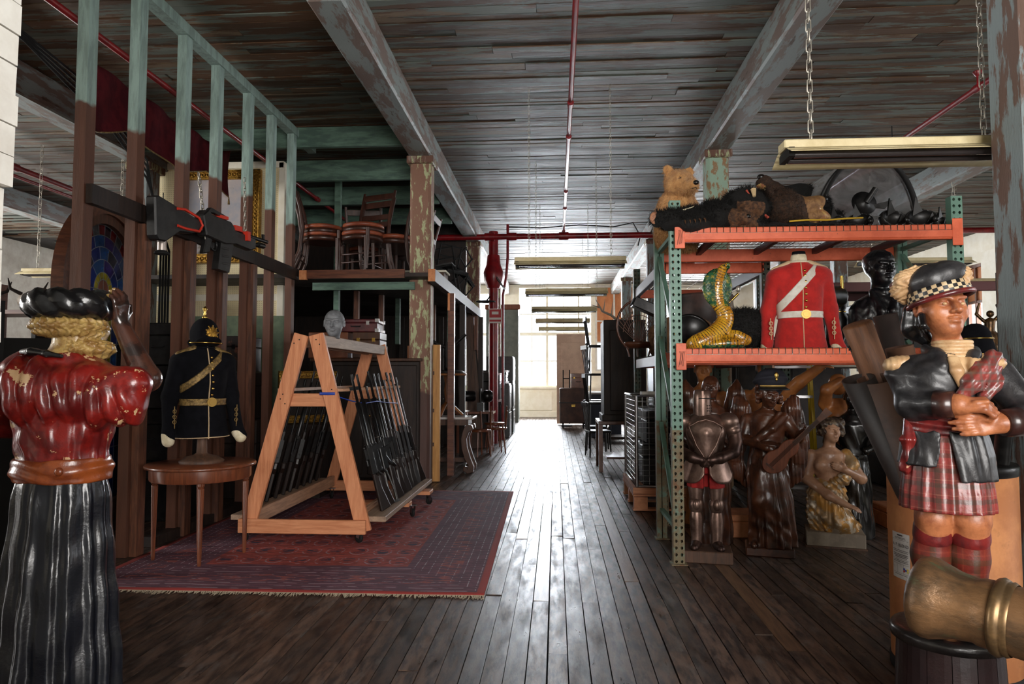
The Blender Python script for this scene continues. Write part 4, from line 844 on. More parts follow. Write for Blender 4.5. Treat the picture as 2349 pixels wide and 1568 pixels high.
# ---------------------------------------------------------------- orange and green pallet rack
m_orange = M('rack_orange', (234, 112, 74), .5, col2=(218, 98, 62), sc=7, bump=.05, col3=(110, 66, 48), sc3=26, lo3=.66, hi3=.7)
m_rackgreen = M('rack_green', (104, 140, 124), .5, col2=(96, 132, 116), sc=5, col3=(122, 98, 66), sc3=7, lo3=.6, hi3=.72, st3=(1, 1, .5)); m_rackrust = M('rack_rust', (116, 104, 78), .65, col2=(104, 132, 116), sc=9, lo=.5, hi=.62, col3=(110, 76, 46), sc3=6, lo3=.5, hi3=.6)
m_wire = M('wire_zinc', (150, 146, 138), .35, metal=.9); m_darkbeam = M('maroon_beam', (84, 40, 40), .5)
_pm = {}
def post_mesh(H, mat, low):
    key = (H, mat.name)
    if key in _pm: return _pm[key]
    b = MB(); w, p = .082, .05; n = int(H / p)
    hole = [(math.cos(a) * (.0105 if math.sin(a) > -.2 else .007), math.sin(a) * .013 - .002) for a in [2 * PI * k / 8 for k in range(8)]]
    for col in (-1, 1):
        x0 = col * w / 4
        for i in range(n):
            z = (i + .5) * p; mi = 1 if z < low else 0
            sq_ = [(w / 4, 0), (w / 4, p / 2), (0, p / 2), (-w / 4, p / 2), (-w / 4, 0), (-w / 4, -p / 2), (0, -p / 2), (w / 4, -p / 2)]
            vs = [(x0 + x, 0, z + y) for x, y in sq_] + [(x0 + x, 0, z + y) for x, y in hole] + [(x0 + x, .004, z + y) for x, y in hole]
            b.add(vs, [(k, (k + 1) % 8, (k + 1) % 8 + 8, k + 8) for k in range(8)] + [(k + 8, (k + 1) % 8 + 8, (k + 1) % 8 + 16, k + 16) for k in range(8)], False, mi)
    for z0, z1, mi in ((0, low, 1), (low, n * p, 0)):
        for x in (-1, 1): b.box((x * (w / 2 - .0015), .036, (z0 + z1) / 2), (.003, .07, z1 - z0), mi=mi)
        b.box((-w / 2 + .02, .07, (z0 + z1) / 2), (.034, .003, z1 - z0), mi=mi); b.box((w / 2 - .02, .07, (z0 + z1) / 2), (.034, .003, z1 - z0), mi=mi)
    o = b.build('post', [mat, m_rackrust]); _pm[key] = o.data; bpy.data.objects.remove(o); return _pm[key]
def post(par, x, y, H, flip=False, low=1.0, mat=None):
    o = bpy.data.objects.new('post', post_mesh(H, mat or m_rackgreen, low)); C.objects.link(o); o.parent = par; o.location = (x, y, 0)
    if flip: o.rotation_euler = (0, 0, PI)
    MB().box((0, .03, .004), (.12, .12, .008)).build('foot_plate', m_rackrust, par, loc=(x, y - (.06 if flip else 0), 0)); return o
RK = thing('pallet_rack', 'green and orange pallet rack standing nearest on the right', 'rack', (0, 0, 0))
RY0, RY1 = 5.24, 6.12; RXL, RXR = .915, 2.99
H1 = 2.78
post(RK, RXL, RY0, H1, low=1.02); post(RK, RXR, RY0, H1); post(RK, RXL, RY1, H1, True, low=1.1); post(RK, RXR, RY1, H1, True)
def brace(a, b_, par=RK, mat=m_rackgreen): MB().bar(a, b_, .035, .03).build('brace', mat, par)
for x in (RXL, RXR):
    for z0, z1 in ((.25, .25), (.25, 1.0), (1.0, 1.75), (1.75, 2.45), (2.5, 2.5)): brace((x, RY0 + .07, z0), (x, RY1 - .06, z1))
ZS = (1.612, 2.53)
LEVEL = []
for zi, z in enumerate(ZS):
    for y, f in ((RY0 - .012, -1), (RY1 + .012, 1)):
        b = MB().box(((RXL + RXR) / 2, y, z - .055), (RXR - RXL - .082, .05, .11)); b.box(((RXL + RXR) / 2, y + f * .018, z - .07), (RXR - RXL - .083, .03, .06)); b.build('beam', m_orange, RK, bevel=.006)
        for x in (RXL + .025, RXR - .025): MB().box((x, y - .035 * (1 if f < 0 else -1), z - .06), (.075, .006, .2)).build('beam_plate', m_orange, RK, bevel=.003)
    b = MB(); nx = 40
    for i in range(nx + 1):
        x = RXL + .06 + (RXR - RXL - .12) * i / nx; b.tube([(x, RY0 - .043, z - .045), (x, RY0 - .04, z + .004), (x, RY1 + .03, z + .004)], .0028, 5)
    for j in range(9): y = RY0 - .042 + (RY1 - RY0 + .07) * j / 8; b.tube([(RXL + .05, y, z + .001 if j else z - .045), (RXR - .05, y, z + .001 if j else z - .045)], .003, 5)
    tag(b.build('wire_deck', m_wire, RK), kind='stuff')
    for x in (RXL + .35, RXL + .85, RXL + 1.35, RXL + 1.85): MB().box((x, (RY0 + RY1) / 2, z - .03), (.04, RY1 - RY0 - .04, .05)).build('deck_channel', m_darkbeam if zi else m_wire, RK)
# inked scribble on the end plates (loose pen strokes, not readable)
b = MB()
for z in ZS:
    for k in range(5): b.tube([(RXL + .005 + .008 * k, RY0 - .0515, z - .14 + rng.uniform(0, .03)), (RXL + .02 + .006 * k, RY0 - .0515, z - .05 + rng.uniform(-.02, .03)), (RXL + .012 + .01 * k, RY0 - .0515, z - .02)], .0012, 4)
tag(b.build('pen_marks', m_blackmat, RK), kind='stuff')
# second rack along the aisle, further back
R2 = thing('pallet_rack', 'dark green pallet rack further down the aisle with maroon beams', 'rack', (0, 0, 0))
for x, y in ((1.02, 8.6), (1.02, 6.6), (2.0, 8.6), (2.0, 6.6)): post(R2, x, y, 2.75, mat=M('rack_dark_green', (66, 92, 84), .5, col2=(84, 80, 62), sc=8))
for z in (1.62, 2.5):
    for x in (1.02, 2.0): MB().box((x, 7.62, z - .06), (.05, 1.95, .11)).build('beam', m_darkbeam, R2, bevel=.005)
    for y in (6.62, 8.66): MB().box((1.51, y, z - .06), (.95, .04, .1)).build('beam', m_orange, R2, bevel=.005)
    b = MB()
    for i in range(14): b.tube([(1.0, 6.66 + i * .145, z + .004), (2.02, 6.66 + i * .145, z + .004)], .003, 4)
    for i in range(7): b.tube([(1.04 + i * .15, 6.62, z), (1.04 + i * .15, 8.62, z)], .003, 4)
    tag(b.build('wire_deck', m_wire, R2), kind='stuff')
R3 = thing('pallet_rack', 'distant pallet rack with grey shelf edge seen behind the scarlet tunic', 'rack', (0, 0, 0))
for x, y in ((2.5, 7.6), (2.5, 8.5), (4.9, 7.6), (4.9, 8.5)): post(R3, x, y, 2.75, mat=MATS['rack_dark_green'])
for z in (1.6, 2.42):
    for y in (7.58, 8.52): MB().box((3.7, y, z - .05), (2.35, .045, .1)).build('beam', m_darkbeam if z > 2 else m_wire, R3, bevel=.005)
    MB().box((3.7, 8.05, z - .005), (2.3, .9, .012)).build('shelf', m_wire if z < 2 else m_dark, R3)
# ---------------------------------------------------------------- cobra
def stripes(m, sc, col, axis_scale=(0, 0, 1), width=.16, from_attr=None):
    return m
m_cobra_y = M('cobra_yellow', (206, 158, 40), .25, col2=(176, 118, 28), sc=9, coat=.6); m_cobra_g = M('cobra_green', (34, 84, 52), .22, col2=(150, 140, 60), sc=34, lo=.5, hi=.6, coat=.7, bump=.4, col3=(20, 60, 44), sc3=12); m_cobra_k = M('cobra_line', (36, 30, 18), .4)
co = thing('cobra_figure', 'glossy yellow and green rearing cobra figure on the middle shelf', 'figure', (1.29, 5.5, 1.618))
s = S(); path = []
keys = [(-.21, -.02, .035), (-.17, -.05, .05), (-.08, -.04, .09), (.0, -.02, .15), (.05, 0, .22), (.05, 0, .29), (.01, .01, .36), (-.01, .01, .43), (-.005, 0, .5), (.005, -.02, .57), (.03, -.05, .635)]
rad = [.05, .062, .068, .066, .058, .052, .047, .043, .04, .034, .03]
def cr(P, n):
    P = [np.array(p, float) for p in P]; P = [2 * P[0] - P[1]] + P + [2 * P[-1] - P[-2]]; o = []
    for i in range(1, len(P) - 2):
        for k in range(n):
            t = k / n; o.append(.5 * (2 * P[i] + (P[i + 1] - P[i - 1]) * t + (2 * P[i - 1] - 5 * P[i] + 4 * P[i + 1] - P[i + 2]) * t * t + (3 * P[i] - P[i - 1] - 3 * P[i + 1] + P[i + 2]) * t ** 3))
    return o + [P[-2]]
sp_ = cr(keys, 4); sr = [float(np.interp(i / 4, range(len(rad)), rad)) for i in range(len(sp_))]
s.chain(sp_, sr, k=.02)
s.ell((-.005, .0, .49), (.118, .03, .155), k=.03); s.ell((.045, -.06, .645), (.032, .05, .026), R=rot(-25, 0, 30), k=.02); s.ell((.05, -.08, .632), (.024, .045, .008), R=rot(-10, 0, 30), k=.01, m=1); s.ell((.055, -.1, .64), (.02, .03, .006), k=.006, m=-1)
coil = cr([(-.2, .02, .04), (-.12, .08, .04), (.0, .1, .04), (.12, .06, .045), (.17, -.02, .05), (.12, -.09, .045), (.0, -.1, .04), (-.09, -.09, .03)], 4); s.chain(coil, [.045 - .0006 * i for i in range(len(coil))], k=.012); lp = cr([(.12, .06, .05), (.19, .0, .075), (.2, -.05, .07), (.12, -.05, .11), (.05, .0, .105)], 4); s.chain(lp, .036, k=.012)
allp = np.array(sp_); cl = np.concatenate([[0], np.cumsum(np.linalg.norm(np.diff(allp, axis=0), axis=1))]); cp_ = np.array(coil + lp); cc = np.concatenate([[0], np.cumsum(np.linalg.norm(np.diff(cp_, axis=0), axis=1))])
def coblab(x, y, z):
    P = np.stack([x, y, z], 1); d = ((P[:, None] - allp[None]) ** 2).sum(2); i = d.argmin(1); d2 = ((P[:, None] - cp_[None]) ** 2).sum(2); j = d2.argmin(1)
    tg = np.gradient(allp, axis=0); tg /= np.linalg.norm(tg, axis=1)[:, None]; tc2 = np.gradient(cp_, axis=0); tc2 /= np.linalg.norm(tc2, axis=1)[:, None] + 1e-9
    onb = d.min(1) < d2.min(1) * 1.1; a = np.where(onb, cl[i] + ((P - allp[i]) * tg[i]).sum(1), cc[j] + ((P - cp_[j]) * tc2[j]).sum(1))
    hood = onb & (z > .34); belly = np.where(hood, (abs(x - np.interp(z, [.34, .5, .63], [.01, -.005, .02])) < .03) & (y < .01), np.where(onb, y < .035, (z > .028) & ((np.floor(a / .03) % 5 > 0) | (z > .06))))
    line = (a % (.022 if 1 else 1)) < .0045
    return np.where(belly, np.where(line, 2, 0), np.where((a % .05 < .006) & ~hood, 2, 1))
s.build('body', [m_cobra_y, m_cobra_g, m_cobra_k], co, .0055, lab=coblab, disp=lambda x, y, z: .0012 * np.sin(x * 230) * np.sin(z * 210 + y * 100))
MB().ell((.068, -.088, .655), .007, 8).ell((.03, -.1, .655), .007, 8).build('eye', m_black, co)
# ---------------------------------------------------------------- furs and mounted bears on the top shelf
m_bear = M('black_fur', (8, 7, 7), .9, col2=(15, 13, 12), sc=60, st=(1, 1, .5), bump=.9, bsc=90); m_bearbrown = M('brown_fur', (70, 46, 30), .85, col2=(40, 28, 20), sc=50, bump=.9, bsc=90); m_muzzle = M('muzzle_tan', (150, 112, 70), .7, col2=(120, 84, 52), sc=30, bump=.6); m_palefur = M('pale_fur', (206, 156, 98), .85, col2=(184, 132, 78), sc=26, st=(1, 1, .4), bump=.9, bsc=80, sheen=.2)
m_nose = M('black_nose', (20, 17, 16), .3); m_mouth = M('mouth_flesh', (196, 160, 96), .5, col2=(150, 96, 66), sc=20); m_tooth = M('teeth', (226, 214, 180), .4); m_felt = M('red_felt', (178, 74, 56), .8); m_yellowfelt = M('yellow_felt', (196, 158, 40), .8)
def fur(o, n, L, mat, name='fur', w=.004, droop=.5, seed=1, keep=None):
    me = o.data; st = np.random.RandomState(seed); nv = len(me.vertices); co_ = np.zeros(nv * 3, np.float32); me.vertices.foreach_get('co', co_); no = np.zeros(nv * 3, np.float32); me.vertices.foreach_get('normal', no); co_ = co_.reshape(-1, 3); no = no.reshape(-1, 3)
    ok = np.arange(nv) if keep is None else np.nonzero(keep(*co_.T))[0]
    i = st.choice(ok, n); p = co_[i] + st.normal(0, .004, (n, 3)); d = no[i] + st.normal(0, .45, (n, 3)); d[:, 2] -= droop; d /= np.linalg.norm(d, axis=1)[:, None]; sd = np.cross(d, st.normal(0, 1, (n, 3))); sd /= np.linalg.norm(sd, axis=1)[:, None]
    l = L * st.uniform(.5, 1.2, (n, 1)); v = np.stack([p - sd * w / 2, p + sd * w / 2, p + d * l], 1).reshape(-1, 3)
    m2 = bpy.data.meshes.new(name); m2.from_pydata(v.tolist(), [], np.arange(n * 3).reshape(-1, 3).tolist()); m2.materials.append(mat); f = bpy.data.objects.new(name, m2); C.objects.link(f); f.parent = o.parent; tag(f, kind='stuff'); f.location = o.location; f.rotation_euler = o.rotation_euler; return f
def bear_head(s, mouth=0, ears=True):
    """bear head about .3 long: muzzle along -Y, crown up"""
    s.ell((0, .02, .03), (.105, .12, .1), k=.03); s.ell((0, -.1, .0), (.062, .1, .055), k=.05); s.ell((0, -.18, .005), (.042, .04, .036), k=.02); s.ell((.06, -.02, .0), (.06, .07, .06), k=.03); s.ell((-.06, -.02, .0), (.06, .07, .06), k=.03)
    for x in (-1, 1):
        if ears: s.ell((.088 * x, .05, .115), (.038, .018, .042), R=rot(0, 20 * x, 0), k=.01); s.ell((.09 * x, .028, .12), (.022, .012, .026), k=.008, m=-1)
        s.ell((.045 * x, -.075, .055), (.016, .012, .01), k=.01, m=-1)
    if mouth:
        s.ell((0, -.16, -.03 - .03 * mouth), (.1, .13, .036 * mouth), R=rot(8 * mouth, 0, 0), k=.01, m=-1); s.chain([(0, -.0, -.06), (0, -.1, -.07 - .05 * mouth), (0, -.155, -.075 - .055 * mouth)], [.05, .036, .028], k=.02)
def mlab(Mi, x, y, z, m, y0):
    a, b_, c = loc_of(Mi, x, y, z); ins = ((a / .1) ** 2 + ((b_ + .16) / .13) ** 2 + ((c + .03 + .03 * m) / (.036 * m)) ** 2 < 1.12) & (abs(a) < .034)
    return np.where(ins, 2, (b_ < y0).astype(int))
Zt = 2.54
pb = thing('bear_mount', 'pale honey-coloured bear mount sitting at the left of the top shelf', 'bear', (1.06, 5.95, Zt - .03), -6)
s = S(); s.ell((0, .03, .16), (.2, .17, .26), k=.08); s.ell((0, .02, .36), (.16, .15, .18), k=.1); T_ = s.T; s.T = Matrix.Translation((.02, -.07, .52)) @ rot(12, 0, 26).to_4x4() @ Matrix.Scale(1.16, 4); bear_head(s); s.T = T_; s.box((0, 0, -.12), (.4, .4, .1), k=.02, m=-1)
o = s.build('body', m_palefur, pb, .008, disp=lambda x, y, z: wob(x, y, z, 60, .0025)); fur(o, 16000, .022, m_palefur, droop=.9, w=.0025)
hm = Matrix.Translation((.02, -.07, .52)) @ rot(12, 0, 26).to_4x4() @ Matrix.Scale(1.16, 4)
q = MB(); q.ell(hm @ Vector((0, -.218, .02)), (.026, .018, .02), 10); q.build('nose', m_nose, pb)
for x in (-1, 1): MB().ell(hm @ Vector((.048 * x, -.086, .054)), (.011, .008, .011), 8).build('eye', m_nose, pb)
MB().tube([hm @ Vector(p) for p in ((-.035, -.17, -.025), (-.012, -.212, -.02), (0, -.216, -.012), (.012, -.212, -.02), (.035, -.17, -.025))], .004, 5).build('mouth', m_nose, pb)
# black bearskin with head, sprawled over the front
sk = thing('bearskin', 'black bearskin with head and claws sprawled over the left front of the top shelf', 'hide', (0, 0, 0))
SKR = rot(6, 0, 50); SKC = at(1716, 500, 5.17) - SKR @ Vector((0, -.25, 0))
s = S(); Z0 = Zt + .01
for p, r_ in (((1.25, 5.42, Z0 + .07), (.36, .24, .075)), ((1.55, 5.42, Z0 + .14), (.2, .22, .13)), ((1.05, 5.36, Z0 + .06), (.24, .17, .07)), ((1.48, 5.4, Z0 + .2), (.16, .18, .12)), ((1.35, 5.6, Z0 + .1), (.3, .2, .09)), ((1.9, 5.4, Z0 + .0), (.55, .2, .025))): s.ell(p, r_, k=.06)
s.chain([(1.05, 5.3, Z0 + .07), (.9, 5.24, Z0 + .045), (.79, 5.22, Z0 + .05)], [.09, .075, .06], k=.04); s.chain([(1.2, 5.26, Z0 + .06), (1.05, 5.2, Z0 + .015), (1.0, 5.17, Z0)], [.08, .06, .05], k=.04)
s.T = Matrix.Translation(SKC) @ SKR.to_4x4() @ Matrix.Scale(1.15, 4); bear_head(s, 0, False); s.T = Matrix.Identity(4)
mz = Matrix.Translation(SKC) @ SKR.to_4x4() @ Matrix.Scale(1.15, 4); mzi = np.array(mz.inverted())
def loc_of(Mi, x, y, z): return [Mi[i, 0] * x + Mi[i, 1] * y + Mi[i, 2] * z + Mi[i, 3] for i in range(3)]
o = s.build('pelt', [m_bear, M('muzzle_brown', (104, 70, 44), .8, col2=(60, 40, 28), sc=40, bump=.8, bsc=90)], sk, .009, disp=lambda x, y, z: wob(x, y, z, 55, .004), lab=lambda x, y, z: ((loc_of(mzi, x, y, z)[1] < -.12) & (abs(loc_of(mzi, x, y, z)[0]) < .1) & (abs(loc_of(mzi, x, y, z)[2]) < .12)).astype(int)); fur(o, 16000, .04, m_bear, droop=.3, w=.004, keep=lambda x, y, z: (z > Z0 + .02) & ~((loc_of(mzi, x, y, z)[1] < -.07) & (abs(loc_of(mzi, x, y, z)[0]) < .12)))
MB().ell(mz @ Vector((0, -.215, .012)), (.024, .018, .019), 10).build('nose', m_nose, sk)
b = MB()
for k in range(5): b.tube([(.97 + .035 * k, 5.17 - .01 * k, Z0 + .03), (.97 + .035 * k, 5.13 - .01 * k, Z0 + .015), (.97 + .035 * k, 5.115 - .01 * k, Z0 - .01)], [.008, .006, .001], 6)
tag(b.build('claws', M('claw', (96, 66, 44), .4), sk), kind='stuff')
MB().ell((.755, 5.19, Z0 + .055), (.04, .02, .05), 12).build('paw_pad', M('paw_pad', (176, 122, 92), .6), sk); MB().tube([(1.5, 5.22, Z0 + .27), (1.5, 5.2, Z0 + .21)], [.022, .012], 8).build('cream_tuft', M('tuft', (196, 170, 128), .9), sk)
MB().tube([(.96, 5.2, Z0 + .11), (1.05, 5.2, Z0 + .14)], [.008, .002], 6).build('claw', m_tooth, sk)
b = MB(); pts = [at(px, py, 5.25) for px, py in ((1712, 436), (1722, 455), (1738, 472), (1746, 488), (1762, 500))]
b.tube(pts, [.016, .024, .026, .03, .026], 8, sq=.4); b.build('felt_edge', m_felt, sk)
for x in (-1, 1): MB().ell(mz @ Vector((.05 * x, -.086, .05)), (.012, .01, .012), 8).build('eye', m_nose, sk)
# roaring black bear head behind
bh = thing('roaring_bear', 'black bear head roaring upward above the other skins', 'bear', (1.9, 5.74, Zt + .03), 0)
s = S(); s.T = Matrix.Translation(at(1742, 410, 5.7) - bh.location - rot(-40, 0, -62) @ Vector((0, -.37, 0))) @ rot(-40, 0, -62).to_4x4() @ Matrix.Scale(1.7, 4); bear_head(s, 1.0, False); HT = s.T.copy(); s.T = Matrix.Identity(4)
s.chain([(.12, 0, .32), (.2, 0, .22), (.28, 0, .08)], [.11, .15, .14], k=.06); s.ell((.12, 0, .08), (.22, .18, .12), k=.05); s.ell((.42, -.02, .14), (.055, .03, .06), k=.02); s.box((0, 0, -.1), (.5, .4, .1), k=.01, m=-1)
hti = np.array(HT.inverted())
o = s.build('head', [m_bear, m_bearbrown, m_mouth], bh, .009, disp=lambda x, y, z: wob(x, y, z, 55, .003), lab=lambda x, y, z: mlab(hti, x, y, z, 1.0, -.11)); fur(o, 9000, .03, m_bear, droop=.3, keep=lambda x, y, z: loc_of(hti, x, y, z)[1] > -.04)
MB().ell(HT @ Vector((0, -.215, .015)), (.034, .026, .026), 10).build('nose', m_nose, bh)
b = MB()
for x in (-.022, .022): b.tube([HT @ Vector((x, -.17, -.018)), HT @ Vector((x, -.172, -.06))], [.009, .001], 6)
for x in (-.02, .02): b.tube([HT @ Vector((x, -.15, -.105)), HT @ Vector((x, -.158, -.07))], [.008, .001], 6)
tag(b.build('teeth', m_tooth, bh), kind='stuff')
# brown bear head, mouth open to the right
bb = thing('snarling_bear', 'brown bear head lying low with tan open jaws facing right', 'bear', (1.98, 5.36, Zt + .03), 0)
s = S(); s.T = Matrix.Translation(at(1893, 462, 5.28) - bb.location - rot(-12, 0, 78) @ Vector((0, -.31, 0))) @ rot(-12, 0, 78).to_4x4() @ Matrix.Scale(1.42, 4); bear_head(s, 1.25, True); HT = s.T.copy(); s.T = Matrix.Identity(4)
s.ell((-.06, .0, .05), (.2, .14, .07), k=.05); s.box((0, 0, -.11), (.6, .5, .1), k=.01, m=-1); hti = np.array(HT.inverted())
o = s.build('head', [m_bearbrown, m_muzzle, m_mouth], bb, .008, disp=lambda x, y, z: wob(x, y, z, 55, .0025), lab=lambda x, y, z: mlab(hti, x, y, z, 1.25, -.11)); fur(o, 7000, .018, m_bearbrown, droop=.3, keep=lambda x, y, z: loc_of(hti, x, y, z)[1] > -.08)
MB().ell(HT @ Vector((0, -.215, .015)), (.032, .024, .026), 10).build('nose', m_nose, bb); MB().ell(HT @ Vector((0, -.09, -.1)), (.028, .075, .012), 12, HT.to_3x3().normalized() @ rot(12, 0, 0)).build('tongue', m_mouth, bb)
b = MB()
for x in (-.024, -.008, .008, .024): b.tube([HT @ Vector((x, -.18, -.02)), HT @ Vector((x, -.18, -.02 - (.04 if abs(x) > .02 else .015)))], [.007, .001], 6); b.tube([HT @ Vector((x, -.165, -.125)), HT @ Vector((x, -.17, -.125 + (.036 if abs(x) > .02 else .014)))], [.007, .001], 6)
tag(b.build('teeth', m_tooth, bb), kind='stuff')
MB().tube([(-.22, -.14, .0), (-.1, -.16, .005), (.05, -.17, .0), (.2, -.17, .01), (.32, -.14, .02)], .007, 6).build('felt_edge', m_yellowfelt, bb)
# ---------------------------------------------------------------- clear acrylic canopy with black rims
m_acryl = glass('acrylic', (176, 179, 184), .24, .55, .12)
dm = thing('acrylic_canopy', 'big clear acrylic bubble canopy with black rims on the top shelf', 'canopy', (2.47, 5.6, Zt + .005), 0)
def dome(u, v, off=0):
    a = PI * v; w = .43 * (1 - .3 * u * u) + off; h = .6 * (1 - .3 * u * u) + off
    return Vector((-.3 * u + .04 * math.sin(a) - math.cos(a) * w, -.1 + .75 * u - .12 * math.cos(a) * (1 - u), math.sin(a) * h))
MB().surf(lambda u, v: dome(u, v), 24, 24).build('shell', m_acryl, dm)
MB().tube([dome(0, k / 30, .004) for k in range(31)], [.012 + .012 * (k / 30) for k in range(31)], 8).build('rim', m_blackmat, dm); MB().tube([dome(.06, k / 30, .006) for k in range(31)], .006, 8).build('hoop', m_black, dm); MB().tube([dome(1, k / 30, .006) for k in range(31)], .02, 8).build('rim', m_blackmat, dm)
# black scalloped metal fittings beneath it
def fitting(x, y, rz, label, sc_):
    t = thing('black_fitting', label, 'fitting', (x, y, Zt + .004), rz, 'black metal fittings on the top shelf'); t.scale = (sc_,) * 3
    s = S(); s.ell((0, 0, .07), (.1, .06, .07), k=.01); s.ell((0, -.03, .085), (.085, .06, .062), k=.008, m=-1); s.box((0, 0, -.05), (.3, .3, .05), k=.005, m=-1); s.build('cup', m_black, t, .007)
    MB().lathe([(.0, -.012), (.016, -.012), (.022, 0), (.016, .01), (.0, .012)], 14, (.07, -.05, .06), rot(90, 0, 0)).build('boss', m_gun, t)
    MB().prism([(0, 0), (.11, .05), (.03, .06)], .012, RX_, (.04, 0, .05)).build('fin', m_black, t); MB().prism([(0, 0), (.02, .12), (.06, .03)], .012, RX_, (-.05, -.01, .09)).build('fin', m_black, t)
for k, (x, y, r_, sc_, lb) in enumerate(((2.18, 5.42, 10, .9, 'black scalloped metal fitting at the left of the row under the canopy'), (2.38, 5.46, -20, 1.0, 'black scalloped metal fitting second in the row under the canopy'), (2.62, 5.44, 15, 1.15, 'black scalloped metal fitting in the middle under the canopy'), (2.84, 5.46, -8, 1.2, 'largest black scalloped metal fitting near the right rim'), (2.98, 5.44, 30, .8, 'small black metal fitting by the right rack post'))): fitting(x, y, r_, lb, sc_)
fk = thing('black_paddle', 'black round paddle with short stub handle leaning above the fittings', 'fitting', (2.46, 5.6, Zt + .006), 0); MB().lathe([(.0, -.02), (.09, -.012), (.1, 0), (.0, .02)], 20, (.02, 0, .25), rot(80, 10, 0)).build('disc', m_black, fk); MB().tube([(.03, -.01, .25), (.1, -.03, .36)], .024, 10).build('stub', m_black, fk); MB().prism([(.02, .22), (.24, .27), (.18, .2)], .012, RX_).build('fin', m_black, fk); MB().tube([(0, 0, 0), (.01, 0, .2)], .014, 8).build('stem', m_black, fk)
# ---------------------------------------------------------------- middle shelf: busby, bowl, bust, background pieces
Zm = 1.62
bu = thing('busby_hat', 'tall black fur busby between the cobra and the tunic', 'hat', (1.535, 5.72, Zm)); s = S(); s.ell((.02, 0, .15), (.185, .16, .16), k=.03); s.ell((.02, 0, .22), (.16, .14, .12), k=.04); s.box((0, 0, -.06), (.3, .3, .06), k=.005, m=-1); o = s.build('cap', m_bear, bu, .01); fur(o, 7000, .035, m_bear, droop=.2)
bw = thing('helmet_bowl', 'dark upturned metal helmet lying behind the cobra', 'helmet', (1.12, 5.66, Zm), 0); MB().lathe([(.0, -.09), (.08, -.08), (.13, -.04), (.15, 0), (.165, .012), (.155, .0), (.125, -.035), (.07, -.07), (.0, -.078)], 28, (0, 0, .15), rot(62, 0, 12)).build('shell', m_gun, bw); MB().torus((0, 0, .15), .16, .006, 28, 6, rot(62, 0, 12)).build('rim', m_brass, bw)
bs = thing('bust', 'glossy black bust of a man in a military coat on the middle shelf', 'bust', (2.64, 5.72, Zm), -4)
s = S(); s.skirt([(0, .17, .12), (.05, .14, .1), (.08, .2, .13), (.2, .25, .15), (.33, .24, .13), (.4, .19, .11), (.45, .1, .09)], n=9, amp=.02, seed=4)
for x in (-1, 1): s.chain([(.05 * x, -.13, .1), (.04 * x, -.15, .3), (.09 * x, -.07, .46)], [.02, .03, .02], k=.02)
s.cap((0, .01, .42), (0, .0, .56), .075, .062, k=.03); s.chain([(-.07, -.03, .47), (0, -.075, .46), (.07, -.03, .47)], .025, k=.01); head(s, (0, -.01, .66), .15, 14, 0); s.ell((0, .02, .72), (.118, .135, .1), k=.01)
m_bust = M('bust_black', (13, 13, 16), .3, col2=(20, 20, 25), sc=24, bump=.5, coat=.3)
s.build('bust', m_bust, bs, .0065, disp=lambda x, y, z: np.where(z < .42, wob(x, y, z, 110, .0012), 0) + np.where(z > .74, wob(x, y, z, 90, .002), 0))
def lantern(name, label, cat, loc, parts, rz=0):
    t = thing(name, label, cat, loc, rz)
    for nm, mat, b in parts: b.build(nm, mat, t)
    return t
m_darkmetal = M('dark_metal', (36, 34, 34), .3, metal=.6, col2=(22, 21, 22), sc=9); m_yellow = M('yellow_paint', (206, 178, 32), .45)
lantern('searchlight', 'black searchlight drum with brass tap behind the tunic sleeve', 'lamp', (2.28, 5.82, Zm), [('drum', m_darkmetal, MB().lathe([(.0, -.12), (.085, -.12), (.09, -.1), (.09, .1), (.1, .11), (.1, .13), (.085, .13), (.08, .1), (.0, .08)], 24, (0, 0, .45), rot(90, 0, -60))), ('stand', m_black, MB().lathe([(.12, 0), (.12, .02), (.04, .05), (.03, .34), (.06, .36)], 18)), ('tap', m_brass, MB().tube([(.1, 0, .5), (.1, 0, .62)], .016, 8))])
lantern('urn', 'black urn with gold rings standing beside the black bust', 'urn', (2.4, 5.95, Zm), [('body', m_darkmetal, MB().lathe([(.06, 0), (.07, .02), (.03, .06), (.07, .16), (.085, .26), (.05, .33), (.06, .36), (.07, .4), (.03, .46), (.0, .48)], 20)), ('ring', m_brass, MB().torus((0, 0, .33), .052, .008, 20, 6))])
lantern('samovar', 'chrome beaker-like stand with two bulbs behind the cobra hood', 'lamp', (1.52, 6.0, Zm), [('column', M('pale_glass', (140, 132, 120), .15, metal=.5), MB().lathe([(.05, 0), (.05, .03), (.02, .05), (.025, .25), (.04, .34), (.02, .4), (.015, .44)], 14)), ('arm', m_brass, MB().tube([(-.02, 0, .42), (.0, 0, .44), (.06, 0, .5)], .012, 6)), ('bulb', m_chain, MB().ell((.06, 0, .54), (.022, .022, .03), 10)), ('bulb', m_chain, MB().ell((-.04, 0, .44), (.022, .022, .03), 10))])
dr = thing('oil_drum', 'brown-black steel drum on the rack behind the cobra', 'drum', (1.55, 7.2, 1.63)); MB().lathe([(.28, 0), (.29, .02), (.285, .28), (.295, .3), (.285, .32), (.285, .58), (.295, .6), (.28, .62)], 28).build('shell', M('drum_rust', (78, 56, 50), .5, col2=(50, 40, 38), sc=5), dr); MB().lathe([(.0, .6), (.26, .6), (.27, .61)], 28).build('lid', m_darkmetal, dr)
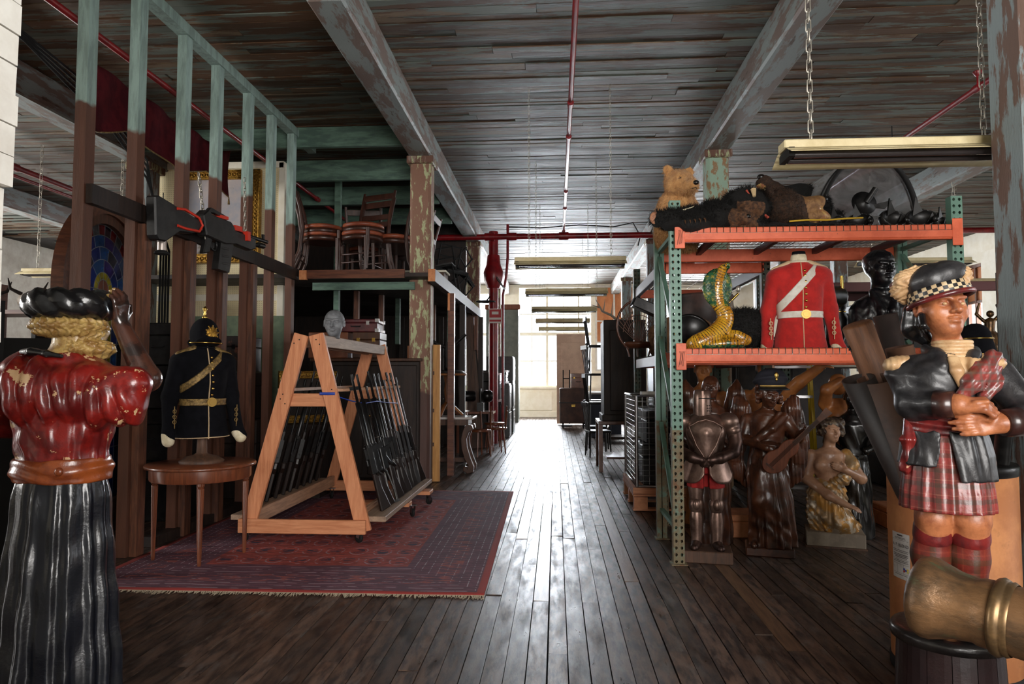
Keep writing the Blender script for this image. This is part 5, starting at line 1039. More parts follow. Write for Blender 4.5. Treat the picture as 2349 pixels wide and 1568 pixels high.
# animal hides and skull pile on the second rack
m_hide = M('hide_tan', (150, 112, 78), .85, col2=(96, 66, 44), sc=7, lo=.4, hi=.6, bump=.6)
for k, (p, r_, lb) in enumerate((((1.3, 6.95, 1.63), (.26, .2, .2), 'tan folded animal hide at the front of the dark rack'), ((1.35, 7.6, 1.63), (.24, .25, .24), 'second bundled animal hide further along the dark rack'), ((1.25, 7.0, 2.51), (.22, .18, .12), 'tan hide draped at the top of the dark green rack'), ((1.3, 8.2, 1.63), (.22, .2, .22), 'third bundled animal hide deep in the dark rack'))):
    t = thing('animal_hide', lb, 'hide', p, k * 40, 'hides on the dark rack'); s = S(); s.ell((0, 0, r_[2] * .9), r_, k=.03); s.ell((.12, -.06, r_[2]), (r_[0] * .6, r_[1] * .5, r_[2] * .8), k=.04); s.ell((-.12, .02, r_[2] * .6), (r_[0] * .7, r_[1] * .7, r_[2] * .6), k=.03); s.box((0, 0, -.1), (.6, .6, .1), k=.01, m=-1); s.build('hide', m_hide, t, .014, disp=lambda x, y, z: wob(x, y, z, 24, .014, k))
t = thing('monitor_hood', 'black box-shaped lamp hood tilted out of the dark rack', 'lamp', (1.03, 7.7, 2.1), 0); t.scale = (.7,) * 3; MB().box((0, 0, .1), (.5, .3, .16), rot(0, 24, 0)).build('body', m_darkmetal, t, bevel=.01); MB().box((-.24, 0, .205), (.02, .26, .12), rot(0, 24, 0)).build('bezel', m_blackmat, t)
# ---------------------------------------------------------------- wire roll cage on a pallet
wcg = thing('wire_cage', 'galvanised wire mesh roll cage on a pallet beside the rack', 'cage', (0, 0, 0))
cx0, cx1, cy0, cy1, cz0, cz1 = .84, 1.75, 7.25, 8.35, .26, 1.2
for x, y in ((cx0, cy0), (cx1, cy0), (cx0, cy1), (cx1, cy1)): MB().tube([(x, y, cz0), (x, y, cz1)], .018, 8).build('upright', m_steel, wcg)
b = MB(); 
for z in (cz0, cz1): b.tube([(cx0, cy0, z), (cx1, cy0, z), (cx1, cy1, z), (cx0, cy1, z)], .015, 6, closed=True)
b.build('rails', m_steel, wcg)
for nm, f in (('front_mesh', lambda u, z: (cx0 + u * (cx1 - cx0), cy0, z)), ('side_mesh', lambda u, z: (cx0, cy0 + u * (cy1 - cy0), z)), ('back_mesh', lambda u, z: (cx0 + u * (cx1 - cx0), cy1, z))):
    b = MB()
    for i in range(15): b.tube([f(i / 14, cz0), f(i / 14, cz1)], .003, 4)
    for j in range(18): z = cz0 + (cz1 - cz0) * j / 17; b.tube([f(0, z), f(1, z)], .003, 4)
    tag(b.build(nm, m_steel, wcg), kind='stuff')
MB().box((1.3, cy0 - .01, .62), (.3, .01, .0)).build('tag', m_white, wcg) if 0 else None
for k in range(4): t = case('packing_crate', ('dark crate at the bottom of the wire cage', 'dark crate behind the first in the wire cage', 'upper dark crate in the wire cage', 'smaller dark crate on top in the wire cage')[k], 'crate', (1.28 + .02 * k, 7.55 + (.45 if k % 2 else 0), .26 + (.44 if k > 1 else 0)), k, (.74, .4, .42 if k < 2 else .34), m_black, handle=False, latch=m_gun)
pl = thing('pallet', 'wooden pallet under the wire mesh cage', 'pallet', (1.3, 7.8, 0))
for y in (-.5, 0, .5): 
    MB().box((0, y, .02), (1.0, .1, .02)).build('bottom_board', m_pine_x, pl)
    for x in (-.42, 0, .42): MB().box((x, y, .09), (.14, .1, .12)).build('block', m_pine, pl)
for k in range(7): MB().box((0, -.5 + k * .167, .17), (1.0, .13, .022)).build('deck_slat', m_pine_x, pl)
MB().box((0, 0, .215), (1.0, 1.1, .06)).build('load_board', m_pine_x, pl)
tag(MB().box((0, 0, .02), (.28, .2, .035)).build('paper_stack', m_white, loc=(1.05, 7.4, 1.205)), 'white paper pad lying on the wire cage top', 'paper')

for k, (x, sz) in enumerate(((2.95, (.55, .6, .5)), (3.55, (.5, .6, .6)), (4.2, (.6, .6, .45)))): case('filler_case', ('added black case at the left on the distant rack shelf behind the tunic', 'tall added black case in the middle of the distant rack shelf', 'added black case at the right of the distant rack shelf')[k], 'case', (x, 8.02, 1.602), 0, sz, m_black, latch=m_gun)  # dark cases added to blacken the bright gap behind the rack
# ---------------------------------------------------------------- carved figure on the left, seen from behind
def chips(name, c, c2, chip, rough=.28, th=.66, sc=9, sc3=11, coat=.35, **k): return M(name, c, rough, col2=c2, sc=sc, col3=chip, sc3=sc3, lo3=th + .02, hi3=th + .03, coat=coat, bump=.25, bsc=24, **k)
m_tred = chips('carved_red', (134, 28, 22), (92, 16, 16), (206, 170, 128), th=.6); m_tblue = chips('carved_navy', (11, 15, 25), (16, 19, 25), (170, 140, 104), th=.7, rough=.27); m_tsash = chips('carved_ochre', (150, 74, 32), (116, 52, 24), (190, 140, 90), th=.72); m_thair = M('carved_hair', (196, 164, 98), .35, col2=(150, 112, 58), sc=16, coat=.3, bump=.6, bsc=40); m_tblack = chips('carved_black', (15, 16, 18), (26, 26, 28), (150, 120, 90), th=.74, rough=.25); m_tarm = M('carved_dark_arm', (34, 24, 22), .22, col2=(74, 44, 34), sc=8, coat=.5)
O = at(150, 900, 2.8); O.z = 0
fg = thing('carved_figure', 'painted wooden figure in red puffed sleeves and turban seen from behind', 'statue', O)
P = lambda px, py, dy=0: at(px, py, 2.8 + dy) - O
s = S(); s.cap((0, 0, 1.0), (.01, .0, 1.4), .13, .13, k=.05); s.cap((.02, .02, 1.4), (.03, .02, 1.6), .09, .09, k=.04); s.T = Matrix.Identity(4); head(s, (.03, .03, 1.63), .145, 168, 0)
e = P(338, 868, .06); w = P(276, 742, .04); s.chain([(.2, .0, 1.36), e, w], [.07, .055, .034], k=.02); hd_ = P(280, 668, .02)
hand(s, w, hd_ - w, (-1, .2, .1), .17, (18, 32, 30), thumb=-1); s.cap((0, 0, .02), (0, 0, 1.0), .1, .13, k=.05)
ez = float(e.z)
s.build('body', [m_thair, m_tarm], fg, .0065, lab=lambda x, y, z: (x > .19).astype(int))
s = S(); s.skirt([(1.02, .17, .14), (.9, .185, .155), (.55, .215, .185), (.2, .24, .21), (.0, .25, .22)], n=17, amp=.075, seed=5, p0=.55); s.build('skirt', m_tblue, fg, .008, disp=lambda x, y, z: wob(x, y, z, 34, .0022))
s = S(); s.skirt([(1.04, .175, .14), (1.2, .2, .155), (1.34, .22, .16), (1.44, .2, .13), (1.5, .12, .1)], n=19, amp=.022, seed=8, p0=.5)
s.chain([(-.17, .0, 1.42), (-.3, .06, 1.33), (-.4, .16, 1.22)], [.1, .12, .1], k=.03)
for i in range(8): u = i / 7; s.ell((-.1 + u * .4, -.11 + .1 * u, 1.34 - .005 * i + .012 * math.sin(i * 2.1)), (.052, .13 - .018 * u, .152 - .03 * u), R=rot(0, 8 * math.sin(i * 1.7) - 6, 12), k=.012)
s.cap((-.1, -.03, 1.38), (.3, -.02, 1.36), .1, .085, k=.02); s.build('jacket', m_tred, fg, .007, disp=lambda x, y, z: wob(x, y, z, 60, .0016) + .003 * np.sin(z * 46 + 4 * x + 3 * np.sin(x * 18)))
s = S(); s.skirt([(.965, .186, .155, .0), (.99, .196, .165), (1.035, .196, .165), (1.06, .184, .152)], n=4, amp=.015, seed=2); s.build('sash', m_tsash, fg, .007, disp=lambda x, y, z: .003 * np.sin(z * 120 + 9 * x + 2 * np.sin(x * 17)))
MB().ell((.105, -.163, 1.02), (.018, .012, .018), 10).build('sash_button', m_tsash, fg)
s = S(); s.ell((.01, .0, 1.615), (.148, .145, .056), k=.02); s.ell((.075, .03, 1.52), (.1, .11, .045), k=.03); s.build('hair', m_thair, fg, .006, disp=lambda x, y, z: .006 * np.sin(52 * np.arctan2(y, x) * .5 + 30 * np.sin(z * 42)) + .003 * np.sin(z * 190))
def turb(u, v):
    th, ph = u * 2 * PI, v * 2 * PI; g = (9 * th + 2.0 * ph) % (2 * PI); r = .05 + .014 * abs(math.sin(g / 2)) + .002 * math.sin(ph * 9 + th * 14)
    return Vector((.012 + math.cos(th) * (.118 + r * math.cos(ph)), math.sin(th) * (.115 + r * math.cos(ph)), 1.705 + 1.05 * r * math.sin(ph)))
b = MB().surf(turb, 160, 28, closeu=True); b.ell((.012, 0, 1.7), (.12, .118, .06), 24); b.build('turban', m_tblack, fg); s = S(); s.chain([(-.15, -.06, 1.505), (-.08, -.1, 1.505), (.0, -.115, 1.495), (.06, -.11, 1.485)], [.013, .016, .014, .009], k=.01); s.build('neck_cord', m_tblack, fg, .006)
# ---------------------------------------------------------------- carved highlander on a painted tub
YS = 2.75; O = at(2182, 1440, YS); ZT = O.z; O.z = 0
tub = thing('painted_tub', 'dark maroon staved tub used as a pedestal at lower right', 'pedestal', (O.x, YS + .02, 0))
m_tubp = chips('tub_maroon', (44, 24, 26), (34, 19, 22), (190, 140, 110), th=.7, rough=.45)
for k in range(14):
    a = 2 * PI * k / 14; vs = []; r0, r1 = .196, .176
    for z, r_ in ((.0, r0), (ZT - .04, r1)):
        for da in (-.5, -.2, .2, .5): aa = a + da * 2 * PI / 14 * .97; vs += [(math.cos(aa) * r_, math.sin(aa) * r_, z), (math.cos(aa) * (r_ - .02), math.sin(aa) * (r_ - .02), z)]
    MB().add(vs, [(2 * j, 2 * j + 2, 2 * j + 10, 2 * j + 8) for j in range(3)] + [(2 * j + 3, 2 * j + 1, 2 * j + 9, 2 * j + 11) for j in range(3)] + [(0, 8, 9, 1), (6, 7, 15, 14)]).build('stave', m_tubp, tub)
MB().lathe([(.17, ZT - .05), (.196, ZT - .045), (.2, ZT - .02), (.192, ZT - .004), (.17, ZT), (.0, ZT)], 32).build('rim', chips('tub_black', (24, 22, 23), (36, 33, 33), (190, 140, 110), th=.68), tub)
m_flesh = chips('carved_flesh', (180, 112, 72), (142, 82, 52), (214, 168, 128), th=.72, rough=.42, coat=.12); m_sblack = chips('carved_coat_black', (24, 24, 27), (44, 43, 45), (110, 96, 88), th=.68, rough=.42, sc=14, coat=.15); m_scream = chips('carved_cream', (204, 170, 128), (176, 138, 98), (120, 84, 60), th=.72, rough=.45, coat=.1)
m_sred = chips('carved_sash_red', (120, 36, 34), (78, 30, 32), (196, 150, 120), th=.7); m_scuff = M('carved_cuff', (62, 34, 28), .3, col2=(44, 26, 24), coat=.3)
def tartan(name, base, p=.055, dark=(40, 42, 32), line=(150, 96, 80)):
    m = chips(name, base, tuple(int(c * .78) for c in base), (206, 160, 130), th=.71, rough=.4); N, L, b = nodes(m); src = b.inputs['Base Color'].links[0].from_socket
    tc = N.new('ShaderNodeTexCoord'); sp_ = N.new('ShaderNodeSeparateXYZ'); L.new(tc.outputs['Object'], sp_.inputs[0]); cur = src
    for o_ in (0, 2):
        for off, w_, c_, f_ in ((0, .3, dark, .75), (.5, .06, line, .6)):
            a = N.new('ShaderNodeMath'); a.operation = 'MULTIPLY_ADD'; a.inputs[1].default_value = 1 / p; a.inputs[2].default_value = off + 10; L.new(sp_.outputs[o_], a.inputs[0])
            f = N.new('ShaderNodeMath'); f.operation = 'FRACT'; L.new(a.outputs[0], f.inputs[0]); g = N.new('ShaderNodeMath'); g.operation = 'LESS_THAN'; g.inputs[1].default_value = w_; L.new(f.outputs[0], g.inputs[0]); h_ = N.new('ShaderNodeMath'); h_.operation = 'MULTIPLY'; h_.inputs[1].default_value = f_ * .7; L.new(g.outputs[0], h_.inputs[0])
            x = N.new('ShaderNodeMix'); x.data_type = 'RGBA'; L.new(h_.outputs[0], x.inputs[0]); L.new(cur, x.inputs[6]); x.inputs[7].default_value = lin(c_); cur = x.outputs[2]
    L.new(cur, b.inputs['Base Color']); return m
m_kilt = tartan('carved_tartan', (136, 46, 42)); m_plaid = tartan('carved_plaid', (142, 60, 54), .03, (92, 84, 78), (120, 50, 48)); m_sock = tartan('carved_sock', (116, 38, 28), .07, (58, 50, 30), (136, 60, 40))
hl = thing('highlander_figure', 'carved and painted highlander soldier in kilt and plumed bonnet on the maroon tub', 'statue', O, -20)
P = lambda px, py, dy=0: at(px, py, YS + dy) - O + Vector((-dy * .36, 0, 0))
s = S()
for kx, cx, ax in ((2146, 2140, 2142), (2222, 2216, 2218)):
    s.chain([P(kx, 1060), P(kx, 1130), P(kx, 1190, -.02), P(kx - 2, 1215, -.01), P(cx, 1275, .015), P(ax, 1340, .01), P(ax, 1420, .0)], [.078, .07, .062, .056, .06, .05, .034], k=.02); s.cap(P(ax, 1432, .02), P(ax + 8, 1436, -.13), .036, .03, k=.02); s.ell(P(kx, 1188, -.055), (.036, .02, .04), k=.03)
s.chain([P(2180, 1060), P(2182, 960), P(2172, 870)], [.11, .09, .07], k=.04); s.chain([P(2178, 850), P(2172, 790)], [.05, .055], k=.02)
HC = P(2156, 709, .0); HT_ = Matrix.Translation(HC); head(s, HC, .122, 22, -7)
sl, el, wl = P(2090, 858, .0), P(2104, 928, -.05), P(2200, 928, -.17); s.chain([sl, el, wl], [.06, .052, .04], k=.02); sr_, er, wr = P(2270, 858, .02), P(2332, 948, -.04), P(2290, 968, -.15); s.chain([sr_, er, wr], [.058, .05, .036], k=.02)
hand(s, wl, (1, -.25, .02), (.0, .6, -.8), .165, (48, 78, 60), thumb=-1, tdir=(.75, -.3, .5)); hand(s, wr, (-1, -.28, -.06), (0, 1, -.1), .17, (10, 16, 14), thumb=-1, tdir=(-.7, .1, .6))
shoez = float(P(2150, 1408).z)
s.build('body', [m_flesh, m_tblack], hl, .0052, lab=lambda x, y, z: (z < shoez).astype(int))
s = S(); T1 = [(P(2182, 990).z, .125, .105), (P(2182, 950).z, .122, .1, -.005), (P(2180, 900).z, .15, .115, -.008), (P(2180, 860).z, .185, .115, -.015), (P(2175, 832).z, .16, .095, -.015), (P(2175, 812).z, .085, .08, -.015)]
s.skirt(T1, n=5, amp=.01, seed=1); s.chain([sl, el, P(2166, 928, -.15)], [.064, .058, .046], k=.03); s.chain([sr_, er, P(2302, 967, -.14)], [.063, .057, .045], k=.03); s.ell(P(2148, 868, -.095), (.07, .035, .06), k=.03)
s.chain([P(2128, 800, .03), P(2150, 812, -.06), P(2166, 838, -.11)], [.02, .024, .018], k=.015); s.chain([P(2226, 805, .03), P(2228, 815, -.06), P(2226, 840, -.1)], [.018, .02, .015], k=.015)
va, vb, vc = P(2162, 812), P(2238, 826), P(2202, 908)
def vest(x, y, z):
    def sd(a, b_): return (b_.x - a.x) * (z - a.z) - (b_.z - a.z) * (x - a.x)
    return ((sd(va, vb) < 0) & (sd(vb, vc) < 0) & (sd(vc, va) < 0) & (y < -.03)).astype(int)
s.build('coat', [m_sblack, m_scream], hl, .0055, lab=vest, disp=lambda x, y, z: .0012 * np.sin(90 * x + 60 * z) * np.sin(50 * z) + wob(x, y, z, 40, .0012))
b = MB()
for k in range(5): b.torus(P(2181, 818 - 8 * k, -.0), .066 - .001 * k, .0095, 22, 7)
b.build('stock', m_scream, hl)
s = S()
for k in range(4): s.chain([P(2180 + 4 * k, 822, -.1), P(2190 + 3 * k, 850, -.13), P(2200 + k, 885, -.125)], [.01, .016, .006], k=.005)
s.build('cravat', m_scream, hl, .005)
for a, q in (((2168, 928, -.15), (2184, 928, -.16)), ((2304, 966, -.138), (2292, 968, -.15))): A_, B_ = P(*a), P(*q); MB().tube([A_ + (A_ - B_) * 1.1, A_ + (A_ - B_) * 1.05, B_ + (B_ - A_) * .4, B_ + (B_ - A_) * .45], [.05, .053, .049, .04], 20).build('cuff', m_scuff, hl)
for px, py, dx in ((2068, 832, -1), (2254, 830, 1)):
    s = S(); c_ = P(px, py, -.0); s.ell(c_ + Vector((.02 * -dx, 0, .005)), (.06, .06, .026), k=.01); s.ell(c_ + Vector((.012 * dx, -.01, -.008)), (.042, .06, .03), k=.01); s.build('epaulette', m_scream, hl, .0055, disp=lambda x, y, z: .0016 * np.sin(x * 330))
s = S(); zs = [P(2182, y_).z for y_ in (992, 1060, 1120, 1166)]; s.skirt([(zs[0], .118, .1), (zs[1], .14, .122), (zs[2], .155, .135), (zs[3], .16, .142)], n=20, amp=.045, seed=9, p0=.6, tw=.2); s.build('kilt', m_kilt, hl, .006)
s = S(); za = P(2182, 950).z; s.skirt([(P(2182, 992).z, .132, .113), (P(2182, 975).z, .142, .124), (za, .13, .11)], n=3, amp=.01); s.build('sash', m_sred, hl, .006, disp=lambda x, y, z: .003 * np.sin(z * 190 + x * 22))
s = S(); s.skirt([(P(2182, 985).z, .136, .118), (P(2182, 1040).z, .158, .14), (P(2182, 1098).z, .168, .15)], n=13, amp=.03, seed=3)
ap, al, ar_ = P(2172, 975, -.15), P(2158, 1075, -.15), P(2200, 1080, -.15)
f0 = s.ops[0][0]
def tails(x, y, z):
    t = np.clip((ap.z - z) / (ap.z - al.z), 0, 1.4); l = ap.x + (al.x - ap.x) * t ** .8; r_ = ap.x + .012 + (ar_.x - ap.x - .012) * t; open_ = np.minimum(np.minimum(x - l, r_ - x), -y - .0)
    zl = np.where(x < ap.x, P(2100, 1064).z, P(2200, 1094).z)
    return np.maximum(np.maximum(np.maximum(f0(x, y, z), open_), zl - z), -(f0(x, y, z) + .016))
s.ops = []; s.op(tails, (-.22, -.2, P(2182, 1100).z), (.22, .2, P(2182, 983).z), .004, 1); s.build('coat_tails', m_sblack, hl, .0055, disp=lambda x, y, z: .002 * np.sin(x * 120 + z * 25))
s = S(); s.chain([P(2098, 960, -.03), P(2096, 1010, -.05), P(2094, 1050, -.05), P(2090, 1075, -.04)], [.024, .03, .024, .028], k=.015); s.ell(P(2096, 1010, -.06), (.034, .03, .016), k=.006); s.build('sash_knot', m_sred, hl, .006, disp=lambda x, y, z: .003 * np.sin(x * 240))
s = S(); s.chain([P(2256, 838, .06), P(2262, 826, -.02), P(2248, 850, -.1), P(2226, 880, -.135), P(2204, 905, -.14)], [.036, .034, .036, .034, .022], k=.02); s.chain([P(2266, 835, -.0), P(2262, 880, -.07), P(2250, 905, -.09)], [.026, .034, .026], k=.02); s.build('plaid', m_plaid, hl, .006, disp=lambda x, y, z: .004 * np.sin(170 * (x - .8 * z)))
for kx, cx, ax in ((2146, 2140, 2142), (2222, 2216, 2218)):
    s = S(); s.chain([P(kx - 2, 1222, .0), P(cx, 1275, .015), P(ax, 1340, .01), P(ax, 1412, .0)], [.062, .069, .057, .042], k=.015); o = s.build('sock', m_sock, hl, .0065); s = S(); s.cap(P(kx - 3, 1214, -.005), P(kx - 3, 1228, .0), .066, .068, k=.01); s.build('sock_cuff', m_sred, o, .0065)
# bonnet
BT = Matrix.Translation(P(2146, 653, .005)) @ rot(-4, -15, 0).to_4x4()
s = S(); s.T = BT; s.ell((0, 0, .02), (.115, .125, .066), k=.02); s.ell((.0, .0, .0), (.104, .118, .06), k=.02); s.build('bonnet', m_sblack, hl, .006, disp=lambda x, y, z: wob(x, y, z, 45, .003))
m_check = M('bonnet_check', (206, 186, 150), .4, col2=(186, 160, 124), sc=20); m_checkd = M('bonnet_check_dark', (26, 26, 28), .4)
b = MB(); n = 40; vs = []
for j in range(4):
    for i in range(n): a = 2 * PI * i / n; rx_, ry_ = .113 - .001 * j, .127 - .001 * j; vs.append(BT @ Vector((rx_ * math.cos(a), ry_ * math.sin(a), -.058 + .0145 * j)))
o = len(b.v); b.v += [tuple(v) for v in vs]
for j in range(3):
    for i in range(n): b.f.append((j * n + i, j * n + (i + 1) % n, (j + 1) * n + (i + 1) % n, (j + 1) * n + i)); b.sm.append(True); b.mi.append((i + j) % 2)
b.build('checked_band', [m_check, m_checkd], hl, solid=.004)
b = MB(); b.tube([BT @ Vector((.112 * math.cos(a), .127 * math.sin(a), -.062)) for a in [2 * PI * k / 36 for k in range(36)]], .0105, 8, closed=True); b.build('bonnet_rim', m_sred, hl)
s = S(); s.chain([P(2084, 684, .02), P(2076, 664, .0), P(2086, 642, -.02), P(2112, 629, -.02), P(2148, 622, -.01), P(2182, 622, -.01), P(2198, 634, -.03), P(2202, 652, -.06)], [.02, .036, .04, .034, .03, .03, .036, .022], k=.02); s.build('plume', m_scream, hl, .0055, disp=lambda x, y, z: .0045 * np.sin(170 * x + 120 * z + 20 * np.sin(z * 40)))
s = S()
for k in range(4): s.chain([P(2112 + 3 * k, 716 + 2 * k, -.02 * k), P(2110 + 5 * k, 745, -.03 * k), P(2120 + 6 * k, 772 - 6 * k, -.03 * k)], [.012, .012, .004], k=.005)
s.chain([P(2105, 715, .05), P(2106, 750, .06), P(2125, 775, .06)], [.045, .05, .03], k=.02); s.build('hair', m_tblack, hl, .0055)
for dx in (-1, 1): MB().ell(HT_ @ (rot(-4, 0, 22) @ Vector((.27 * dx * .122, -.735 * .122, .052 * .122))), (.0085, .006, .006), 8).build('eye', m_scream, hl)
# ---------------------------------------------------------------- fibre drum with staves and tubes
DC = Vector((1.9, 3.46, 0)); DR = .27
fd = thing('fibre_drum', 'tall brown cardboard drum with black rims and white label behind the highlander', 'drum', (DC.x, 3.46, 0))
m_kraft = M('kraft', (186, 124, 76), .6, col2=(164, 104, 62), sc=4, col3=(112, 74, 46), sc3=5, lo3=.62, hi3=.75, bump=.05)
MB().lathe([(DR, .03), (DR, .99), (DR - .008, .99), (DR - .008, .06), (.0, .06)], 56).build('shell', m_kraft, fd)
MB().lathe([(DR + .001, .0), (DR + .006, .005), (DR + .006, .05), (DR + .001, .055)], 56).build('bottom_rim', m_blackmat, fd); MB().lathe([(DR + .001, .945), (DR + .007, .95), (DR + .007, .985), (DR, .995), (DR - .01, .99)], 56).build('top_rim', m_darkmetal, fd)
q0 = at(2066, 1260, 3.2); la = math.atan2(q0.y - 3.42, q0.x - DC.x); la = -2.955; LW, LH = .118, .215; lz = .55
def onlab(x, z, e=.0): a = la + x / DR; return Vector((math.cos(a) * (DR + .0015 + e), math.sin(a) * (DR + .0015 + e), lz + z))
lb = MB().surf(lambda u, v: onlab((u - .5) * LW, (v - .5) * LH), 8, 1).build('label', M('paper_white', (206, 202, 198), .6, col2=(180, 176, 172), sc=9), fd)
b = MB()
for z, w_, h_ in ((.112, .05, .006), (.1, .09, .002), (.094, .1, .002), (.086, .14, .001), (.03, .14, .002), (.022, .13, .002), (.008, .13, .0025), (.0, .13, .0025), (-.008, .11, .0025), (-.018, .14, .001), (-.026, .12, .002), (-.034, .13, .002), (-.045, .14, .001), (-.095, .14, .001), (-.103, .12, .002)): b.surf(lambda u, v, z=z, w_=w_, h_=h_: onlab((u - .5) * w_ * .76, z * .86 + (v - .5) * h_, .0006), 6, 1)
for x in (-.02, .02): b.surf(lambda u, v: onlab(x + u * .001, -.039 - v * .043, .0006), 1, 1)
b.build('label_print', m_black, lb)
for x, z, c_ in ((.032, -.066, (40, 60, 140)), (.032, -.078, (170, 40, 40)), (.046, -.072, (60, 70, 150)), (.06, -.066, (206, 180, 60)), (.06, -.078, (200, 190, 90))): MB().surf(lambda u, v: onlab(x * .76 + (u - .5) * .01, z * .86 + (v - .5) * .009, .0008), 2, 1).build('label_patch', M('patch_%d_%d_%d' % c_, c_, .5), lb)
cu = bpy.data.curves.new('lettering', 'FONT'); cu.body = 'A. P. BLEND'; cu.size = .0205; cu.align_x = 'CENTER'; ob = bpy.data.objects.new('lettering', cu); C.objects.link(ob)
me = bpy.data.meshes.new_from_object(ob.evaluated_get(bpy.context.evaluated_depsgraph_get())); bpy.data.objects.remove(ob)
for v in me.vertices: v.co = onlab(v.co.x, .043 + v.co.y, .0009)
me.materials.clear(); me.materials.append(m_black); o = bpy.data.objects.new('lettering', me); C.objects.link(o); o.parent = lb
def leaner(name, label, cat, a, b_, build, group=None):
    """a long thing standing in the drum from foot a to head b_"""
    t = thing(name, label, cat, a, 0, group); R_ = frame(Vector(b_) - Vector(a)); t.rotation_euler = R_.to_euler(); build(t, (Vector(b_) - Vector(a)).length); return t
m_barkwood = wood('club_wood', (128, 84, 54), (88, 58, 40), .55); m_tubebrown = M('tube_brown', (94, 66, 50), .5, col2=(74, 52, 42), sc=5); m_tubedark = M('tube_dark', (38, 31, 29), .45, col2=(52, 42, 38), sc=5)
def half_tube(r, mat, arc=0): return lambda t, L_: MB().lathe([(r * .8, 0), (r, L_), (r - .009, L_), (r * .75, L_ * .3)], 20, sy=.62, caps=False).build('shell', mat, t)
ft = lambda px, py, Y=3.45, z=.1: Vector((at(px, py, Y).x, Y, z))
dx_ = DC.x
def clubf(t, L_):
    MB().lathe([(.05, 0), (.06, L_ * .3), (.068, L_ - .01), (.06, L_), (.0, L_)], 18).build('shaft', m_barkwood, t); MB().ell((.05, -.045, L_ * .68), (.014, .014, .02), 8).build('knot', m_tubedark, t); b = MB()
    for k in range(3): b.box((-.03 + .01, -.06, L_ - .1), (.006, .012, .03), rot(0, 60 * k, 0))
    b.build('star_mark', m_blackmat, t)
leaner('wooden_club', 'thick brown wooden post with dark marks leaning out of the fibre drum', 'post', (dx_ + .12, 3.5, .12), at(1965, 742, 3.3), clubf)
leaner('leather_tube', 'black tube leaning out of the drum before the black bust', 'tube', (dx_ + .14, 3.6, .12), at(2030, 722, 3.55), half_tube(.075, m_tubedark))
leaner('leather_tube', 'brown open leather tube leaning beside the highlander shoulder', 'tube', (dx_ + .08, 3.42, .12), at(2062, 795, 3.4), half_tube(.085, m_tubebrown))
leaner('leather_tube', 'brown rolled leather tube leaning low out of the drum on the left', 'tube', (dx_ + .1, 3.5, .12), at(2012, 868, 3.22), half_tube(.1, m_tubebrown))
leaner('leather_tube', 'grey-rimmed dark tube lowest on the left side of the drum', 'tube', (dx_ + .14, 3.5, .12), at(1968, 868, 3.28), half_tube(.09, m_tubedark))
leaner('leather_tube', 'black curved tube between the wooden post and brown tubes', 'tube', (dx_ + .15, 3.55, .12), at(1990, 810, 3.42), half_tube(.06, m_tubedark))
leaner('leather_tube', 'glossy black tube standing on the right side of the drum', 'tube', (dx_ + .1, 3.42, .12), at(2318, 850, 3.36), half_tube(.05, m_gun, 2 * PI - .01))
leaner('leather_tube', 'second black tube at the right edge of the drum', 'tube', (dx_ + .08, 3.6, .12), at(2296, 880, 3.55), half_tube(.045, m_gun, 2 * PI - .01))
# ---------------------------------------------------------------- bronze cannon
m_bronze = M('bronze', (134, 100, 68), .4, metal=.45, col2=(84, 66, 48), sc=9, st=(1, 1, .5), lo=.4, hi=.6, col3=(86, 92, 66), sc3=12, lo3=.57, hi3=.66, bump=.35, bsc=40, rvar=.12)
c0, c1 = at(2108, 1362, 2.3), at(2300, 1416, 2.14); ax_ = (c1 - c0).normalized()
cn = thing('cannon', 'weathered bronze cannon barrel pointing left at lower right', 'cannon', c0); cn.rotation_euler = frame(ax_).to_euler(); q = (c1 - c0).length
MB().lathe([(.0, .05), (.05, .05), (.055, -.005), (.09, -.014), (.116, .0), (.126, .024), (.125, .045), (.114, .075), (.102, .11), (.095, .16), (.1, q - .05), (.101, q - .02)], 40, caps=False).build('muzzle', m_bronze, cn)
b = MB().lathe([(.1, q - .02), (.11, q - .016), (.1155, q - .003), (.11, q + .01), (.105, q + .014), (.109, q + .022), (.103, q + .032)], 40, caps=False); b.build('ring', M('bronze_ring', (134, 106, 72), .36, metal=.6, col2=(98, 78, 54), sc=9), cn)
MB().lathe([(.1, q + .03), (.104, q + .3), (.112, q + .7), (.116, q + 1.0), (.13, q + 1.02), (.13, q + 1.06), (.08, q + 1.12), (.03, q + 1.14), (.045, q + 1.2), (.0, q + 1.24)], 40, caps=False).build('barrel', m_bronze, cn)
p = c0 + ax_ * (q + .55); zb = p.z - .11
cr_ = thing('cannon_cradle', 'timber cradle beneath the cannon barrel', 'stand', (p.x, p.y, 0)); 
for x in (-.3, .3): MB().box((x, 0, zb / 2), (.08, .34, zb + .02)).build('post', m_oldwood, cr_)
MB().box((0, 0, .05), (.8, .4, .1)).build('base', m_oldwood, cr_)
